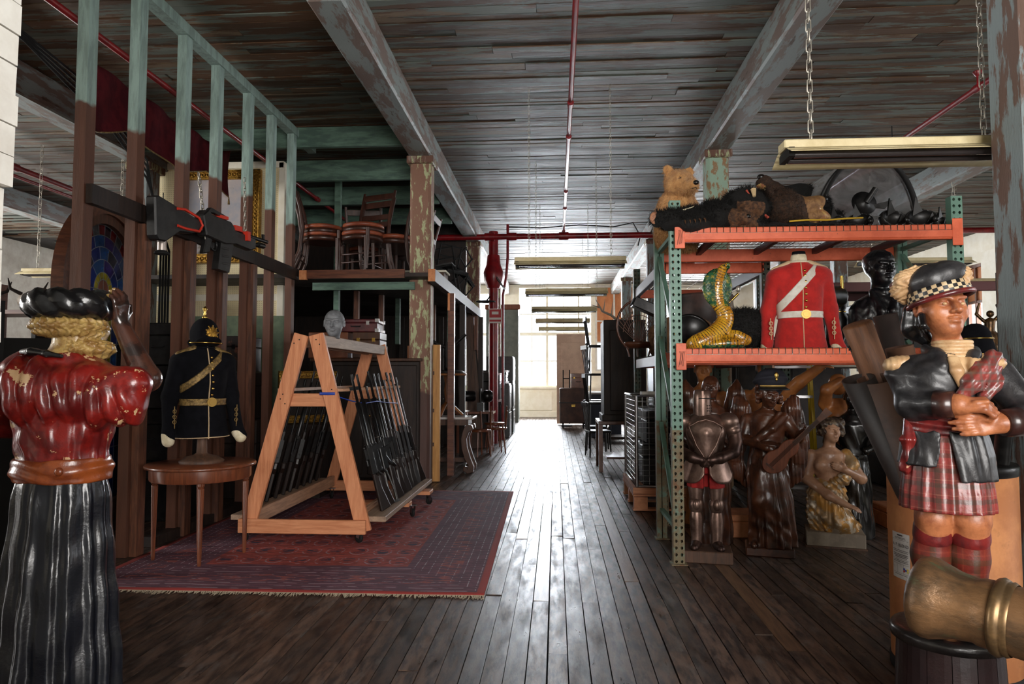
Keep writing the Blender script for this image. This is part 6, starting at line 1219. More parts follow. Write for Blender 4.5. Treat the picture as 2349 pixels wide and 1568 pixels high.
# ---------------------------------------------------------------- statues under the rack
m_armor = M('armour_steel', (150, 124, 112), .38, metal=.8, col2=(96, 74, 66), sc=7, lo=.38, hi=.66, bump=.15, bsc=12); m_armor_dk = M('armour_dark', (92, 70, 62), .4, metal=.75, col2=(60, 44, 40), sc=8); m_redskirt = M('red_skirt', (160, 26, 24), .85, col2=(126, 18, 18), sc=12)
O = at(1622, 1270, 5.42); O.z = 0; kn = thing('armour_suit', 'small suit of plate armour with red skirt on a wooden plinth beside the rack post', 'armour', O, -10)
P = lambda px, py, dy=0: at(px, py, 5.42 + dy) - O
MB().box((.0, -.02, .045), (.36, .26, .09)).build('plinth', m_oldwood, kn, bevel=.006)
for x, k in ((-.075, 0), (.075, 1)):
    b = MB().lathe([(.045, .09), (.041, .16), (.05, .24), (.053, .31), (.042, .37)], 18, (x, 0, 0)); b.lathe([(.042, .36), (.054, .385), (.057, .42), (.05, .45), (.042, .46)], 18, (x, -.008, 0)); b.lathe([(.048, .45), (.058, .52), (.066, .62), (.062, .66)], 18, (x, 0, 0)); b.ell((x, -.05, .42), (.03, .03, .045), 12)
    b.build('leg_armour', m_armor, kn); s = S(); s.cap((x, .0, .115), (x * 1.3, -.11, .105), .042, .03, k=.01); s.box((x, -.05, .05), (.2, .2, .04), k=.004, m=-1); s.build('sabaton', m_armor_dk, kn, .006)
s = S(); s.skirt([(.78, .13, .09), (.7, .13, .1), (.55, .142, .11)], n=9, amp=.05, seed=2); s.box((-.0, -.1, .6), (.02, .08, .06), k=.01, m=-1); s.build('skirt', m_redskirt, kn, .007)
for x in (-1, 1):
    def tas(u, v, x=x):
        a = math.radians(-90 + x * (6 + 74 * u)); r_ = .125 + .055 * v; e = v * (1 - .35 * abs(2 * u - 1) ** 3)
        return Vector((math.cos(a) * r_ * 1.08, math.sin(a) * r_ * .95 - .01,   .8 - .205 * e))
    MB().surf(tas, 14, 10).build('tasset', m_armor, kn, solid=.008)
s = S(); s.skirt([(.79, .115, .085), (.86, .13, .1), (.98, .165, .12), (1.06, .17, .105), (1.11, .1, .08)], n=2, amp=.004); s.chain([(0, -.1, .82), (0, -.135, .97)], [.02, .035], k=.07); s.ell((0, -.1, .98), (.135, .06, .1), k=.03); s.ell((0, -.105, .86), (.085, .05, .12), k=.04); s.build('breastplate', m_armor, kn, .007)
for x in (-1, 1):
    s = S(); s.ell((.17 * x, 0, 1.055), (.082, .085, .072), k=.02); s.ell((.205 * x, .0, .99), (.06, .075, .05), k=.012); s.ell((.215 * x, .0, .94), (.056, .07, .05), k=.012); s.build('pauldron', m_armor, kn, .007)
    s = S(); s.chain([(.21 * x, 0, 1.02), (.22 * x, -.03, .9), (.2 * x, -.07, .83)], [.052, .05, .048], k=.012); s.ell((.21 * x, -.03, .85), (.058, .05, .05), k=.01); s.chain([(.2 * x, -.07, .83), (.1 * x, -.15, .79), (.035 * x, -.165, .775)], [.046, .042, .03], k=.015); hand(s, (.05 * x, -.16, .78), (-.8 * x, -.15, -.45), (0, 1, 0), .11, (20, 25, 25), thumb=x); s.build('arm', m_armor_dk, kn, .006)
MB().lathe([(.035, 1.04), (.03, 1.1), (.03, 1.2)], 12).build('neck_stand', m_armor_dk, kn); MB().box((0, -.0, 1.075), (.12, .05, .05)).build('collar_bracket', m_armor_dk, kn, bevel=.01)
b = MB().lathe([(.066, 1.1), (.069, 1.15), (.067, 1.24), (.062, 1.29), (.045, 1.3), (.0, 1.303)], 26, (-.02, -.01, 0), sy=1.12); hm_ = b.build('helmet', m_armor, kn)
b = MB(); b.box((.01, -.084, 1.235), (.12, .012, .008), rot(0, 0, 12)); 
for j in range(3):
    for i in range(3): b.ell((.015 + .014 * i, -.083 + .006 * i, 1.14 + .02 * j), .004, 6)
b.build('visor_slits', m_blackmat, hm_); MB().box((-.02, -.084, 1.2), (.014, .02, .18), rot(0, 0, 8)).build('nose_ridge', m_armor, hm_)
b = MB()
for x in (-1, 1): b.tube([(0, -.158, .77), (.07 * x, -.15, .88), (.125 * x, -.125, 1.02)], .005, 6); b.tube([(.125 * x, -.125, 1.02), (.06 * x, -.135, 1.06), (0, -.125, 1.075)], .006, 6)
b.build('plate_edge', m_armor, kn)
# carved angel with guitar
m_varn = M('dark_varnish', (92, 52, 32), .3, col2=(50, 28, 20), sc=7, lo=.38, hi=.62, coat=.35, bump=.25, bsc=26); m_guitar = wood('guitar_wood', (124, 68, 44), (92, 48, 32), .35)
O = at(1765, 1272, 5.62); O.z = 0; an = thing('angel_statue', 'dark varnished winged angel statue playing a guitar', 'statue', O, -14); an.scale = (.9, .9, .885)
MB().box((.0, .0, .04), (.4, .3, .08)).build('plinth', m_varn, an, bevel=.01)
s = S(); s.skirt([(.98, .12, .1), (.88, .15, .12, .0, -.01), (.7, .17, .15, -.01, -.02), (.4, .18, .16, .02, -.02), (.08, .2, .17, .03)], n=13, amp=.12, seed=6, p0=.5, tw=1.8)
s.chain([(-.05, -.09, .72), (-.07, -.16, .5), (-.09, -.07, .3), (-.1, -.03, .12)], [.085, .07, .055, .05], k=.04); s.cap((-.11, -.04, .115), (-.13, -.17, .1), .035, .026, k=.02)
s.skirt([(.96, .125, .1), (1.05, .15, .11), (1.18, .165, .105), (1.26, .12, .08), (1.29, .06, .055)], n=3, amp=.008); s.chain([(.14, -.06, 1.24), (.03, -.125, 1.12), (-.1, -.12, 1.02)], [.03, .035, .03], k=.02); s.chain([(.1, -.07, 1.26), (-.02, -.125, 1.1), (-.12, -.11, .98)], [.02, .025, .02], k=.01); s.ell((-.0, -.1, .97), (.14, .05, .03), k=.02)
s.chain([(0, 0, 1.26), (.01, -.015, 1.35)], [.05, .045], k=.03); head(s, (.02, -.04, 1.42), .112, 22, 8)
hr = np.random.RandomState(3)
for i in range(70):
    a = hr.uniform(-.7, PI + .7); i = i * .37
    if math.sin(a) < -.5: continue
    s.ell((.02 + .098 * math.cos(a), -.01 + .098 * math.sin(a), 1.43 + .075 * math.sin(i * 2.3)), .022, k=.01)
s.chain([(-.16, .0, 1.2), (-.21, -.03, 1.02), (-.02, -.2, .955)], [.052, .045, .03], k=.02); hand(s, (-.03, -.195, .957), (.95, -.12, -.08), (0, 1, -.2), .12, (14, 24, 22), thumb=-1)
s.chain([(.16, .0, 1.2), (.25, -.06, 1.04), (.3, -.17, 1.12)], [.055, .045, .03], k=.02); hand(s, (.3, -.17, 1.11), (-.1, -.25, .95), (-1, .0, 0), .11, (30, 40, 35))
s.build('body', m_varn, an, .006, disp=lambda x, y, z: np.where(z < 1.24, .0028 * np.sin(44 * x + 26 * z + 4 * np.sin(9 * z + 14 * y)) + wob(x, y, z, 30, .002), 0))
for x in (-1, 1):
    s = S(); A = Vector((.14 * x, .1, 1.1)); 
    s.chain([A, (.21 * x, .12, 1.3), (.24 * x, .13, 1.38)], [.05, .06, .025], k=.04); s.ell((.25 * x, .13, 1.12), (.085, .035, .26), R=rot(0, -6 * x, 12 * x), k=.05); s.ell((.27 * x, .14, .86), (.07, .03, .24), R=rot(0, 6 * x, 12 * x), k=.05); s.ell((.22 * x, .14, .7), (.04, .025, .14), R=rot(0, 16 * x, 0), k=.03)
    def dsp(x_, y_, z_): t = z_ * 34 + np.abs(x_) * 20; return -.006 * np.abs(np.sin(abs(x_) * 95 + .4 * np.floor(t / 3.14))) - .004 * np.abs(np.sin(t * .5))
    s.build('wing', m_varn, an, .006, disp=dsp)
gt = MB(); R_ = rot(78, 0, 0) @ rot(0, 0, -40); pr = []
for k in range(40):
    a = 2 * PI * k / 40; u = math.cos(a); r_ = .105 - .022 * math.cos(2 * a) * 0; ln = .19 * u; w = .098 * math.sin(a) * (1 - .34 * math.exp(-((u - .15) / .3) ** 2)) * (1 - .18 * u); pr.append((w, ln))
Rg = Matrix(((math.cos(.72), math.sin(.72), 0), (-.15, .1, -1), (-math.sin(.72), math.cos(.72), .15))); Rg = Rg.to_3x3()
ex = Vector((math.cos(.75), -.1, -math.sin(.75))).normalized(); ey = Vector((math.sin(.75), -.12, math.cos(.75))).normalized(); ez = ex.cross(ey).normalized(); Rg = Matrix((ex, ey, ez)).transposed()
gc = Vector((.1, -.225, .9)); gt.prism(pr[::-1], .05, Rg, gc); g_o = gt.build('guitar', m_guitar, an, bevel=.006)
MB().prism([(-.022, .15), (.022, .15), (.018, .43), (-.018, .43)], .02, Rg, gc + ez * .02 * (1 if ez.y < 0 else -1)).build('neck', m_varn, g_o); sg = 1 if ez.y < 0 else -1
MB().prism([(-.02, .43), (.02, .43), (.035, .55), (-.035, .55)], .018, Rg, gc + ez * .012 * sg).build('headstock', m_varn, g_o)
b = MB()
for k in range(5): b.tube([gc + ez * .033 * sg + ex * (-.014 + .007 * k) + ey * -.13, gc + ez * .036 * sg + ex * (-.012 + .006 * k) + ey * .43], .0012, 4)
b.build('strings', m_black, g_o); MB().prism([(-.04, -.14), (.04, -.14), (.04, -.125), (-.04, -.125)], .012, Rg, gc + ez * .03 * sg).build('bridge', m_varn, g_o)
pc = thing('peaked_cap', 'navy peaked service cap with gilt badge worn by the angel statue', 'hat', O + Vector((.03, -.02, 1.335)), 4); pc.scale = (1.0,) * 3
s = S(); s.ell((0, .01, .035), (.135, .135, .035), R=rot(-14, 0, 0), k=.02); s.cap((0, 0, -.0), (0, 0, .02), .098, .11, k=.02); s.ell((0, -.0, .075), (.1, .08, .03), R=rot(-30, 0, 0), k=.05); s.build('crown', M('navy_cap', (26, 27, 38), .8), pc, .006); MB().surf(lambda u, v: Vector((math.cos(PI * (1.15 + .7 * u)) * (.1 + .04 * v), math.sin(PI * (1.15 + .7 * u)) * (.1 + .05 * v), -.012 - .028 * v)), 14, 3).build('peak', m_black, pc, solid=.004)
MB().torus((0, 0, -.006), .104, .007, 24, 6, arc=(PI * 1.12, PI * 1.88)).build('gold_cord', M('gold_cord', (206, 170, 96), .4, metal=.4), pc); MB().ell((.0, -.118, .075), (.016, .008, .03), 10).ell((0, -.12, .045), (.009, .006, .016), 8).build('badge', m_brass, pc)
# kneeling gilded woman
m_kskin = M('aged_skin', (174, 132, 104), .42, col2=(146, 106, 82), sc=9, bump=.2, coat=.15); m_kgold = M('aged_gilt', (176, 126, 56), .38, metal=.35, col2=(150, 124, 92), sc=8, lo=.46, hi=.56, col3=(190, 176, 156), sc3=11, lo3=.53, hi3=.57, bump=.4, bsc=22, coat=.1); m_khair = M('aged_hair', (56, 42, 34), .45, col2=(120, 104, 84), sc=14, lo=.5, hi=.6)
O = at(1905, 1240, 5.95); O.z = 0; kw = thing('kneeling_statue', 'gilded statue of a kneeling woman with hand on her breast on a grey plinth', 'statue', O, -16)
MB().box((.03, -.0, .07), (.44, .3, .115)).build('plinth', M('plinth_grey', (150, 138, 122), .6, col2=(126, 114, 100), sc=6), kw, bevel=.006); MB().box((.03, 0, .005), (.46, .31, .02)).build('plinth_foot', m_oldwood, kw)
s = S(); s.skirt([(.55, .115, .09, .0, 0), (.42, .15, .14, -.02, -.02), (.25, .17, .17, -.01, -.0), (.12, .19, .15, .03, .02)], n=15, amp=.075, seed=12, p0=.7, tw=2.2); s.ell((.08, -.06, .2), (.1, .13, .1), k=.05); s.chain([(.1, .06, .15), (.2, .1, .14)], [.06, .05], k=.04)
s.chain([(.13, -.0, .76), (.17, -.02, .66), (.1, -.09, .56), (-.02, -.12, .5)], [.045, .06, .05, .03], k=.03); s.build('robe', m_kgold, kw, .006, disp=lambda x, y, z: .0045 * np.sin(50 * x + 60 * z + 6 * np.sin(10 * z + 16 * x)))
s = S(); s.cap((0, 0, .48), (0, 0, .6), .1, .1, k=.04); s.skirt([(.58, .115, .09), (.68, .14, .1), (.76, .13, .085), (.8, .07, .06)], n=2, amp=.004); s.ell((-.06, -.08, .66), (.05, .04, .05), k=.04); s.ell((.06, -.08, .66), (.05, .04, .05), k=.04); s.chain([(0, 0, .78), (.015, -.01, .87)], [.048, .045], k=.03); head(s, (.02, -.02, .945), .098, 24, -6)
s.chain([(-.14, .0, .74), (-.18, -.02, .55), (-.02, -.16, .43), (.1, -.2, .37)], [.05, .046, .038, .026], k=.02); hand(s, (.1, -.2, .37), (.85, -.2, -.25), (0, .2, -1), .125, (10, 14, 12))
s.chain([(.14, .0, .74), (.24, -.03, .56), (.11, -.14, .64)], [.046, .042, .028], k=.02); hand(s, (.12, -.135, .635), (-.85, -.1, .35), (0, 1, 0), .125, (8, 10, 10), thumb=-1, tdir=(-.3, -.05, .9)); s.build('body', m_kskin, kw, .0058)
s = S()
for i in range(80):
    a = hr.uniform(-.75, PI + .75) + .3; i = i * .31
    s.ell((.02 + .088 * math.cos(a), .0 + .09 * math.sin(a), .975 + .055 * math.sin(i * 2.2)), .021, k=.012)
s.ell((.02, .02, 1.0), (.095, .1, .06), k=.02); s.build('hair', m_khair, kw, .0065, disp=lambda x, y, z: .003 * np.sin(160 * x + 90 * z))
MB().ell((-.005, -.103, .925), (.014, .008, .014), 8).build('cheek_blush', M('blush', (168, 84, 66), .5), kw) if 0 else None
# statues behind
def carved(name, label, O, rz, mat, sc_=1., arm_up=False, wings=False, hatm=None, h=.01):
    t = thing(name, label, 'statue', O, rz); t.scale = (sc_,) * 3
    s = S(); s.skirt([(.9, .13, .1), (.7, .17, .14), (.3, .18, .16), (.0, .2, .17)], n=11, amp=.05, seed=hash(name) % 50 if 0 else len(label)); s.skirt([(.88, .13, .1), (1.05, .15, .11), (1.25, .19, .12), (1.36, .12, .08), (1.4, .06, .055)], n=3, amp=.01); s.cap((0, 0, 1.36), (0, 0, 1.46), .055, .05, k=.03); head(s, (0, -.01, 1.56), .12, 0, 0)
    if arm_up: s.chain([(.19, 0, 1.3), (.32, -.05, 1.42), (.5, -.1, 1.56)], [.07, .06, .045], k=.03); hand(s, (.48, -.1, 1.55), (.9, 0, .3), (0, 0, -1), .16)
    else: s.chain([(.19, 0, 1.28), (.26, -.03, 1.05), (.12, -.17, .98)], [.065, .055, .04], k=.03)
    s.chain([(-.19, 0, 1.28), (-.26, -.03, 1.05), (-.12, -.17, .96)], [.065, .055, .04], k=.03)
    s.build('body', mat, t, h, disp=lambda x, y, z: np.where(z < 1.3, .004 * np.sin(40 * x + 20 * z), 0))
    if wings:
        for x in (-1, 1):
            s = S(); s.chain([(.12 * x, .12, 1.15), (.24 * x, .16, 1.5), (.26 * x, .16, 1.62)], [.05, .07, .02], k=.04); s.ell((.28 * x, .16, 1.2), (.1, .035, .34), k=.05); s.build('wing', mat, t, .01, disp=lambda a, b_, c_: -.006 * np.abs(np.sin(abs(a) * 80)))
    if hatm: s = S(); s.ell((0, -.02, 1.66), (.16, .17, .035), R=rot(10, 0, 0), k=.02); s.ell((0, .0, 1.7), (.12, .12, .06), k=.03); s.build('cap', hatm, t, .008)
    return t
m_tan = M('carved_tan', (176, 112, 58), .45, col2=(142, 86, 44), sc=5, bump=.15, coat=.2); m_blk = M('ebony', (15, 14, 14), .25, coat=.4)
carved('carved_sailor', 'tan carved figure in a flat cap standing behind the suit of armour', Vector((1.42, 6.72, 0)), -10, m_tan, .94, hatm=m_oldwood)
carved('carved_boxer', 'tan carved figure with one arm thrown up behind the angel statue', Vector((2.02, 6.75, 0)), -20, m_tan, .95, arm_up=True)
carved('winged_statue', 'dark winged statue standing between the armour and the angel', Vector((1.33, 5.98, 0)), -12, m_varn, .84, wings=True)
carved('ebony_statue', 'small black statue in the shadow right of the kneeling woman', Vector((2.62, 6.25, 0)), -20, m_blk, .78)
ct = thing('torso_carving', 'tan carved torso leaning in the rack behind the kneeling woman', 'statue', at(1935, 1160, 6.6), 10); ct.location.z = 0
s = S(); s.skirt([(.98, .15, .12), (.8, .17, .14), (.6, .14, .12)], n=3, amp=.01, tw=0); s.skirt([(1.2, .1, .09), (1.1, .17, .13), (.95, .17, .14)], n=3, amp=.01); s.ell((-.08, -.1, 1.03), (.08, .06, .08), k=.03); s.chain([(-.16, 0, 1.15), (-.2, -.1, 1.28), (-.08, -.14, 1.36)], [.06, .05, .04], k=.03); s.cap((0, 0, .1), (0, 0, .7), .06, .09, k=.03); s.cap((0, 0, .0), (0, 0, .1), .2, .18, k=.02); s.ell((-.05, -.04, 1.33), (.085, .09, .1), k=.03); s.build('torso', m_tan, ct, .01)
for k, (px, py, Y, lab) in enumerate(((1660, 1190, 6.3, 'pine crate standing on the floor behind the armour legs'), (1950, 1150, 6.75, 'pine crate on the floor behind the kneeling statue'))): q = fl(px, py); case('crate', lab, 'crate', (q.x, Y, 0), 0, (.5, .35, .2), m_pine, handle=False, latch=m_pine)
ls = thing('stepladder', 'yellow stepladder standing behind the statues under the rack', 'ladder', (2.35, 7.05, 0), -15)
for x in (-.25, .25): MB().bar((x, 0, 0), (x * .7, .2, 2.35), .05, .03).build('rail', m_yellow, ls); MB().bar((x, .55, 0), (x * .7, .22, 2.35), .03, .03).build('rear_leg', m_yellow, ls)
for k in range(7): z = .3 + .3 * k; MB().box((0, .026 * k + .02, z), (.5 - .022 * k, .1, .025)).build('tread', m_steel, ls)
# ---------------------------------------------------------------- chairs on the loft
ZL = 2.72
def loft_chair():
    t = thing('dining_chair', None, 'chair')
    MB().lathe([(.0, .44), (.2, .445), (.225, .46), (.22, .485), (.15, .505), (.0, .51)], 20, sx=1.0, sy=.95).build('seat_cushion', m_seat, t); MB().lathe([(.2, .395), (.225, .4), (.225, .445), (.2, .445)], 20, sy=.95).build('seat_frame', m_darkchair, t)
    for x in (-1, 1):
        MB().tube([(x * .17, -.17, 0), (x * .185, -.175, .42)], [.014, .022], 8).build('leg', m_darkchair, t)
        MB().tube([(x * .2, .3, 0), (x * .19, .22, .2), (x * .185, .19, .45), (x * .19, .22, .65), (x * .2, .3, .92)], [.016, .02, .022, .02, .015], 8).build('back_post', m_darkchair, t)
    MB().box((0, .285, .86), (.38, .02, .07), rot(-14, 0, 0)).build('top_rail', m_darkchair, t, bevel=.005); MB().box((0, .225, .62), (.36, .02, .06), rot(-10, 0, 0)).build('mid_rail', m_darkchair, t, bevel=.005)
    MB().tube([(-.18, -.16, .16), (.18, -.16, .16)], .009, 6).build('stretcher', m_darkchair, t); MB().tube([(-.19, .22, .2), (.19, .22, .2)], .009, 6).build('stretcher', m_darkchair, t)
    return t
lc = loft_chair()
CH = [((-2.62, 9.05, ZL), 338, 'dark wooden chair with tan cushion at the middle of the loft edge'), ((-2.61, 9.06, ZL + .11), 340, 'dark wooden chair nested on top of the middle loft chair'), ((-3.18, 9.1, ZL), 100, 'dark wooden chair with tan cushion at the left end of the loft edge'), ((-3.18, 9.1, ZL + .1), 104, 'dark wooden chair nested on top of the left loft chair'), ((-2.25, 9.35, ZL), 265, 'first chair seen side on right of the stacked loft chairs'), ((-2.22, 9.85, ZL), 262, 'second chair seen side on behind it on the loft'), ((-2.2, 10.4, ZL), 268, 'third side-on chair deeper on the loft'), ((-2.9, 10.2, ZL), 190, 'dark chair in the shadow behind the loft stacks')]
for i, (p, r_, lb) in enumerate(CH):
    if i == 0: lc.location = p; lc.rotation_euler = (0, 0, math.radians(r_)); lc['label'] = lb; lc['group'] = 'wooden chairs on the loft'
    else: dup(lc, p, r_, lb)
for o_ in [o for o in C.objects if o.parent is None and o.name.startswith('dining_chair')]: o_.scale = (1.28,) * 3
t = thing('sideboard', 'pale-topped low cabinet on the loft beside the old column', 'cabinet', (-2.12, 10.9, ZL)); MB().box((0, 0, .17), (.7, .4, .34)).build('body', m_oldwood, t, bevel=.006); MB().box((0, 0, .36), (.76, .44, .03)).build('top', m_cream, t); MB().box((0, -.205, .17), (.6, .01, .26)).build('door', m_walnut, t)
t = thing('metal_chair', 'black metal frame chairs tangled on the loft right of the column', 'chair', (-1.82, 11.0, ZL)); 
for k in range(3):
    b = MB(); R_ = rot(20 * k, 15 * k - 10, 40 * k); c = Vector((.05 * k, .25 * k, .25))
    for x in (-.2, .2): b.tube([c + R_ @ Vector(p) for p in ((x, -.2, -.22), (x, -.18, .2), (x, .2, .24), (x, .24, .6))], .014, 6); b.tube([c + R_ @ Vector(p) for p in ((x, .2, .24), (x, .24, -.22))], .014, 6)
    for y, z in ((-.18, .2), (.24, .58), (.22, .4)): b.tube([c + R_ @ Vector((-.2, y, z)), c + R_ @ Vector((.2, y, z))], .013, 6)
    b.build('frame', m_blackmat, t); MB().box(c + R_ @ Vector((0, .0, .23)), (.4, .38, .03), R_).build('seat', m_black, t)
# ---------------------------------------------------------------- under and beside the loft, left of the aisle
t = thing('pine_door', 'raw pine panelled door leaning behind the peeling column', 'door', (-1.8, 9.12, 0), 0)
MB().box((0, 0, .92), (.4, .035, 1.8)).build('panel', m_pine_z, t, bevel=.004); MB().box((.2, -.01, .92), (.1, .06, 1.82)).build('stile', wood('yellow_pine', (204, 150, 82), (170, 116, 58), .5, (12, 12, 1), sc=3), t)
for z in (.5, .95, 1.45): MB().box((.16, -.04, z), (.03, .03, .05)).build('hinge', m_oldwood, t)
t = thing('lyre_table', 'console table with pale top and scrolled lyre legs at the aisle edge', 'table', (-1.62, 10.1, 0)); MB().box((0, 0, .8), (.85, .5, .035)).build('table_top', M('marble_top', (196, 190, 186), .25), t, bevel=.008); MB().box((0, 0, .74), (.7, .4, .09)).build('apron', m_walnut, t)
for y in (-.16, .16):
    sh = [(.33, .71), (.4, .7), (.42, .64), (.36, .6), (.32, .5), (.33, .38), (.38, .22), (.43, .1), (.42, .02), (.34, 0), (.27, .04), (.28, .1), (.33, .1), (.34, .07), (.35, .12), (.3, .2), (.25, .36), (.24, .5), (.27, .62), (.3, .68)]
    for sx in (1, -1): pts = [(x * sx, z) for x, z in sh]; MB().prism(pts if sx > 0 else pts[::-1], .09, rot(90, 0, 0), (0, y, 0)).build('leg', m_walnut, t, bevel=.012)
MB().box((0, 0, .18), (.6, .06, .06)).build('stretcher', m_walnut, t)
t = thing('tripod_table', 'small tripod pedestal table standing on the lyre table', 'table', (-1.62, 10.1, .818)); MB().lathe([(.0, .6), (.28, .6), (.3, .615), (.3, .63), (.0, .635)], 28).build('table_top', wood('honey_wood', (146, 94, 54), (110, 68, 40), .3), t); MB().lathe([(.03, .1), (.04, .15), (.025, .25), (.045, .38), (.03, .48), (.05, .6)], 14).build('pedestal', MATS['honey_wood'], t)
for k in range(3): a = k * 2.094 + .3; MB().tube([(0, 0, .2), (.1 * math.cos(a), .1 * math.sin(a), .14), (.24 * math.cos(a), .24 * math.sin(a), .015)], [.03, .026, .02], 8).build('leg', MATS['honey_wood'], t)
t = thing('table_base', 'upturned black turned table base on the tripod table', 'table', (-1.62, 10.1, 1.455)); MB().lathe([(.0, 0), (.26, 0), (.27, .02), (.2, .045), (.03, .05), (.05, .1), (.03, .16), (.055, .24), (.035, .32), (.05, .4), (.04, .46)], 20).build('pedestal', m_black, t)
for k in range(3): a = k * 2.094 - .5; MB().tube([(0, 0, .38), (.16 * math.cos(a), .16 * math.sin(a), .43), (.34 * math.cos(a), .34 * math.sin(a), .56)], [.03, .026, .02], 8).build('leg', m_black, t)
def round_chair(p, r_, lab):
    t = thing('round_seat_chair', lab, 'chair', p, r_, 'round-seated chairs by the riser'); MB().lathe([(.17, .43), (.2, .44), (.2, .47), (.0, .475)], 20).build('seat', m_mahog, t)
    for k in range(4): a = PI / 4 + k * PI / 2; MB().tube([(.2 * math.cos(a), .2 * math.sin(a), 0), (.15 * math.cos(a), .15 * math.sin(a), .44)], [.012, .018], 8).build('leg', m_mahog, t)
    for x in (-.14, .14): MB().tube([(x, .14, .46), (x * 1.1, .2, .78)], .014, 8).build('back_post', m_mahog, t)
    return t
round_chair((-1.35, 12.1, 0), 40, 'mahogany round-seated chair nearest the riser'); round_chair((-1.1, 12.6, 0), 200, 'second round-seated chair touching the aisle'); round_chair((-1.12, 12.6, .09), 205, 'round-seated chair nested upon the second one')
t = thing('work_table', 'plain mahogany table among the round-seated chairs', 'table', (-1.5, 12.75, 0)); MB().box((0, 0, .74), (.7, .5, .04)).build('table_top', m_mahog, t)
for x in (-.3, .3):
    for y in (-.2, .2): MB().box((x, y, .36), (.05, .05, .72)).build('leg', m_mahog, t)
t = thing('projector', 'black vintage projector with two drums on the mahogany table', 'projector', (-1.45, 12.7, .762)); MB().lathe([(.09, -.2), (.1, -.18), (.1, 0), (.09, .02)], 18, (-.08, 0, .28), rot(0, 90, 20)).build('drum', m_darkmetal, t); MB().lathe([(.09, 0), (.11, .02), (.11, .14), (.09, .16)], 18, (.1, 0, .28), rot(0, 90, 20)).build('drum', m_darkmetal, t); MB().box((.05, 0, .08), (.12, .14, .16)).build('base', m_black, t); MB().tube([(.06, 0, .1), (.04, 0, .42)], .025, 8).build('stem', m_black, t)
CAB = [((-1.5, 15.2, 0), (.62, .6, .86), 'low dark metal cabinet beside the riser', m_darkmetal), ((-1.42, 16.0, 0), (.7, .7, 1.25), 'dark cabinet behind the low metal one', m_black), ((-1.38, 17.1, 0), (.66, .8, 1.9), 'tall black wardrobe trunk farther up the aisle', m_black), ((-1.55, 18.4, 0), (.62, .8, 1.5), 'dark trunk cabinet past the wardrobe', m_dark)]
for p, sz, lb, mt in CAB:
    t = thing('cabinet', lb, 'cabinet', p); MB().box((0, 0, sz[2] / 2), sz).build('body', mt, t, bevel=.012); n = max(1, int(sz[2] / .5))
    for k in range(n): MB().box((sz[0] / 2 + .006, 0, sz[2] * (k + .5) / n), (.012, sz[1] * .9, sz[2] / n * .86)).build('drawer', mt, t, bevel=.004); MB().box((sz[0] / 2 + .02, 0, sz[2] * (k + .62) / n), (.014, .14, .02)).build('handle', m_steel, t)
t = thing('wardrobe', 'tall grey-green wardrobe with wooden cornice near the window', 'cabinet', (-1.66, 21.4, 0)); MB().box((0, 0, 1.75), (1.0, .7, 3.5)).build('body', M('wardrobe_green', (112, 120, 112), .5, col2=(96, 104, 98), sc=3), t, bevel=.01); MB().box((.02, 0, 3.56), (1.1, .8, .16)).build('cornice', m_mahog, t, bevel=.02); MB().box((.508, 0, 1.7), (.012, .6, 3.2)).build('door', MATS['wardrobe_green'], t, bevel=.004)
case('trunk', 'silver-cornered travel trunk on the low metal cabinet', 'trunk', (-1.5, 15.2, .862), 90, (.55, .55, .62), m_darkmetal, m_steel, m_steel); case('suitcase', 'small black suitcase on the dark cabinet behind the riser', 'suitcase', (-1.42, 16.0, 1.252), 90, (.6, .55, .3), m_black, m_steel, m_steel)
for k in range(3): t = thing('leaning_plank', ('long grey plank leaning beside the riser', 'second grey plank leaning by the riser', 'dark plank leaning on the loft post near the riser')[k], 'plank', (-1.62 + .12 * k, 13.4 + .1 * k, 0)); t.rotation_euler = (math.radians(-3), math.radians(-2 - 3 * k), .2 * k); MB().box((0, 0, 1.3 + .1 * k), (.16, .03, 2.6 + .2 * k)).build('board', m_oldwood if k < 2 else m_dark, t)
# ---------------------------------------------------------------- right side of the aisle
t = thing('side_table', 'low brown wooden table at the right edge of the aisle', 'table', (1.0, 10.6, 0)); MB().box((0, 0, .72), (.75, .8, .05)).build('table_top', m_box, t, bevel=.005); MB().box((.05, 0, .2), (.6, .7, .03)).build('shelf', m_box, t)
for x in (-.34, .34):
    for y in (-.36, .36): MB().box((x, y, .35), (.06, .06, .7)).build('leg', m_box, t)
t = thing('cupboard', 'tall dark panelled cupboard end standing on the low table', 'cabinet', (1.02, 10.55, .746)); MB().box((0, 0, .75), (.62, .7, 1.5)).build('body', m_dark, t, bevel=.01); MB().box((0, -.36, .75), (.44, .02, 1.2)).build('panel', m_dark, t, bevel=.012); MB().box((0, 0, .05), (.68, .76, .1)).build('plinth', m_dark, t, bevel=.01)
t = thing('peacock_chair', 'brown wicker peacock chair back perched beside the dark rack', 'chair', (1.0, 8.3, 1.632), 0); t.scale = (.62,) * 3; 
MB().tube([(.42 * math.cos(a) * 1.0, 0, .62 + .5 * math.sin(a)) for a in [PI * (-.35 + 1.7 * k / 30) for k in range(31)]], .024, 7).build('rim', m_box, t)
b = MB()
for k in range(17): a = PI * (.02 + .96 * k / 16); b.tube([(.05 * math.cos(a), 0, .3), (.4 * math.cos(a), .0, .62 + .48 * math.sin(a))], .006, 5)
for r_ in (.2, .3): b.tube([(r_ * math.cos(a), 0, .5 + r_ * 1.1 * math.sin(a)) for a in [PI * k / 16 for k in range(17)]], .008, 5)
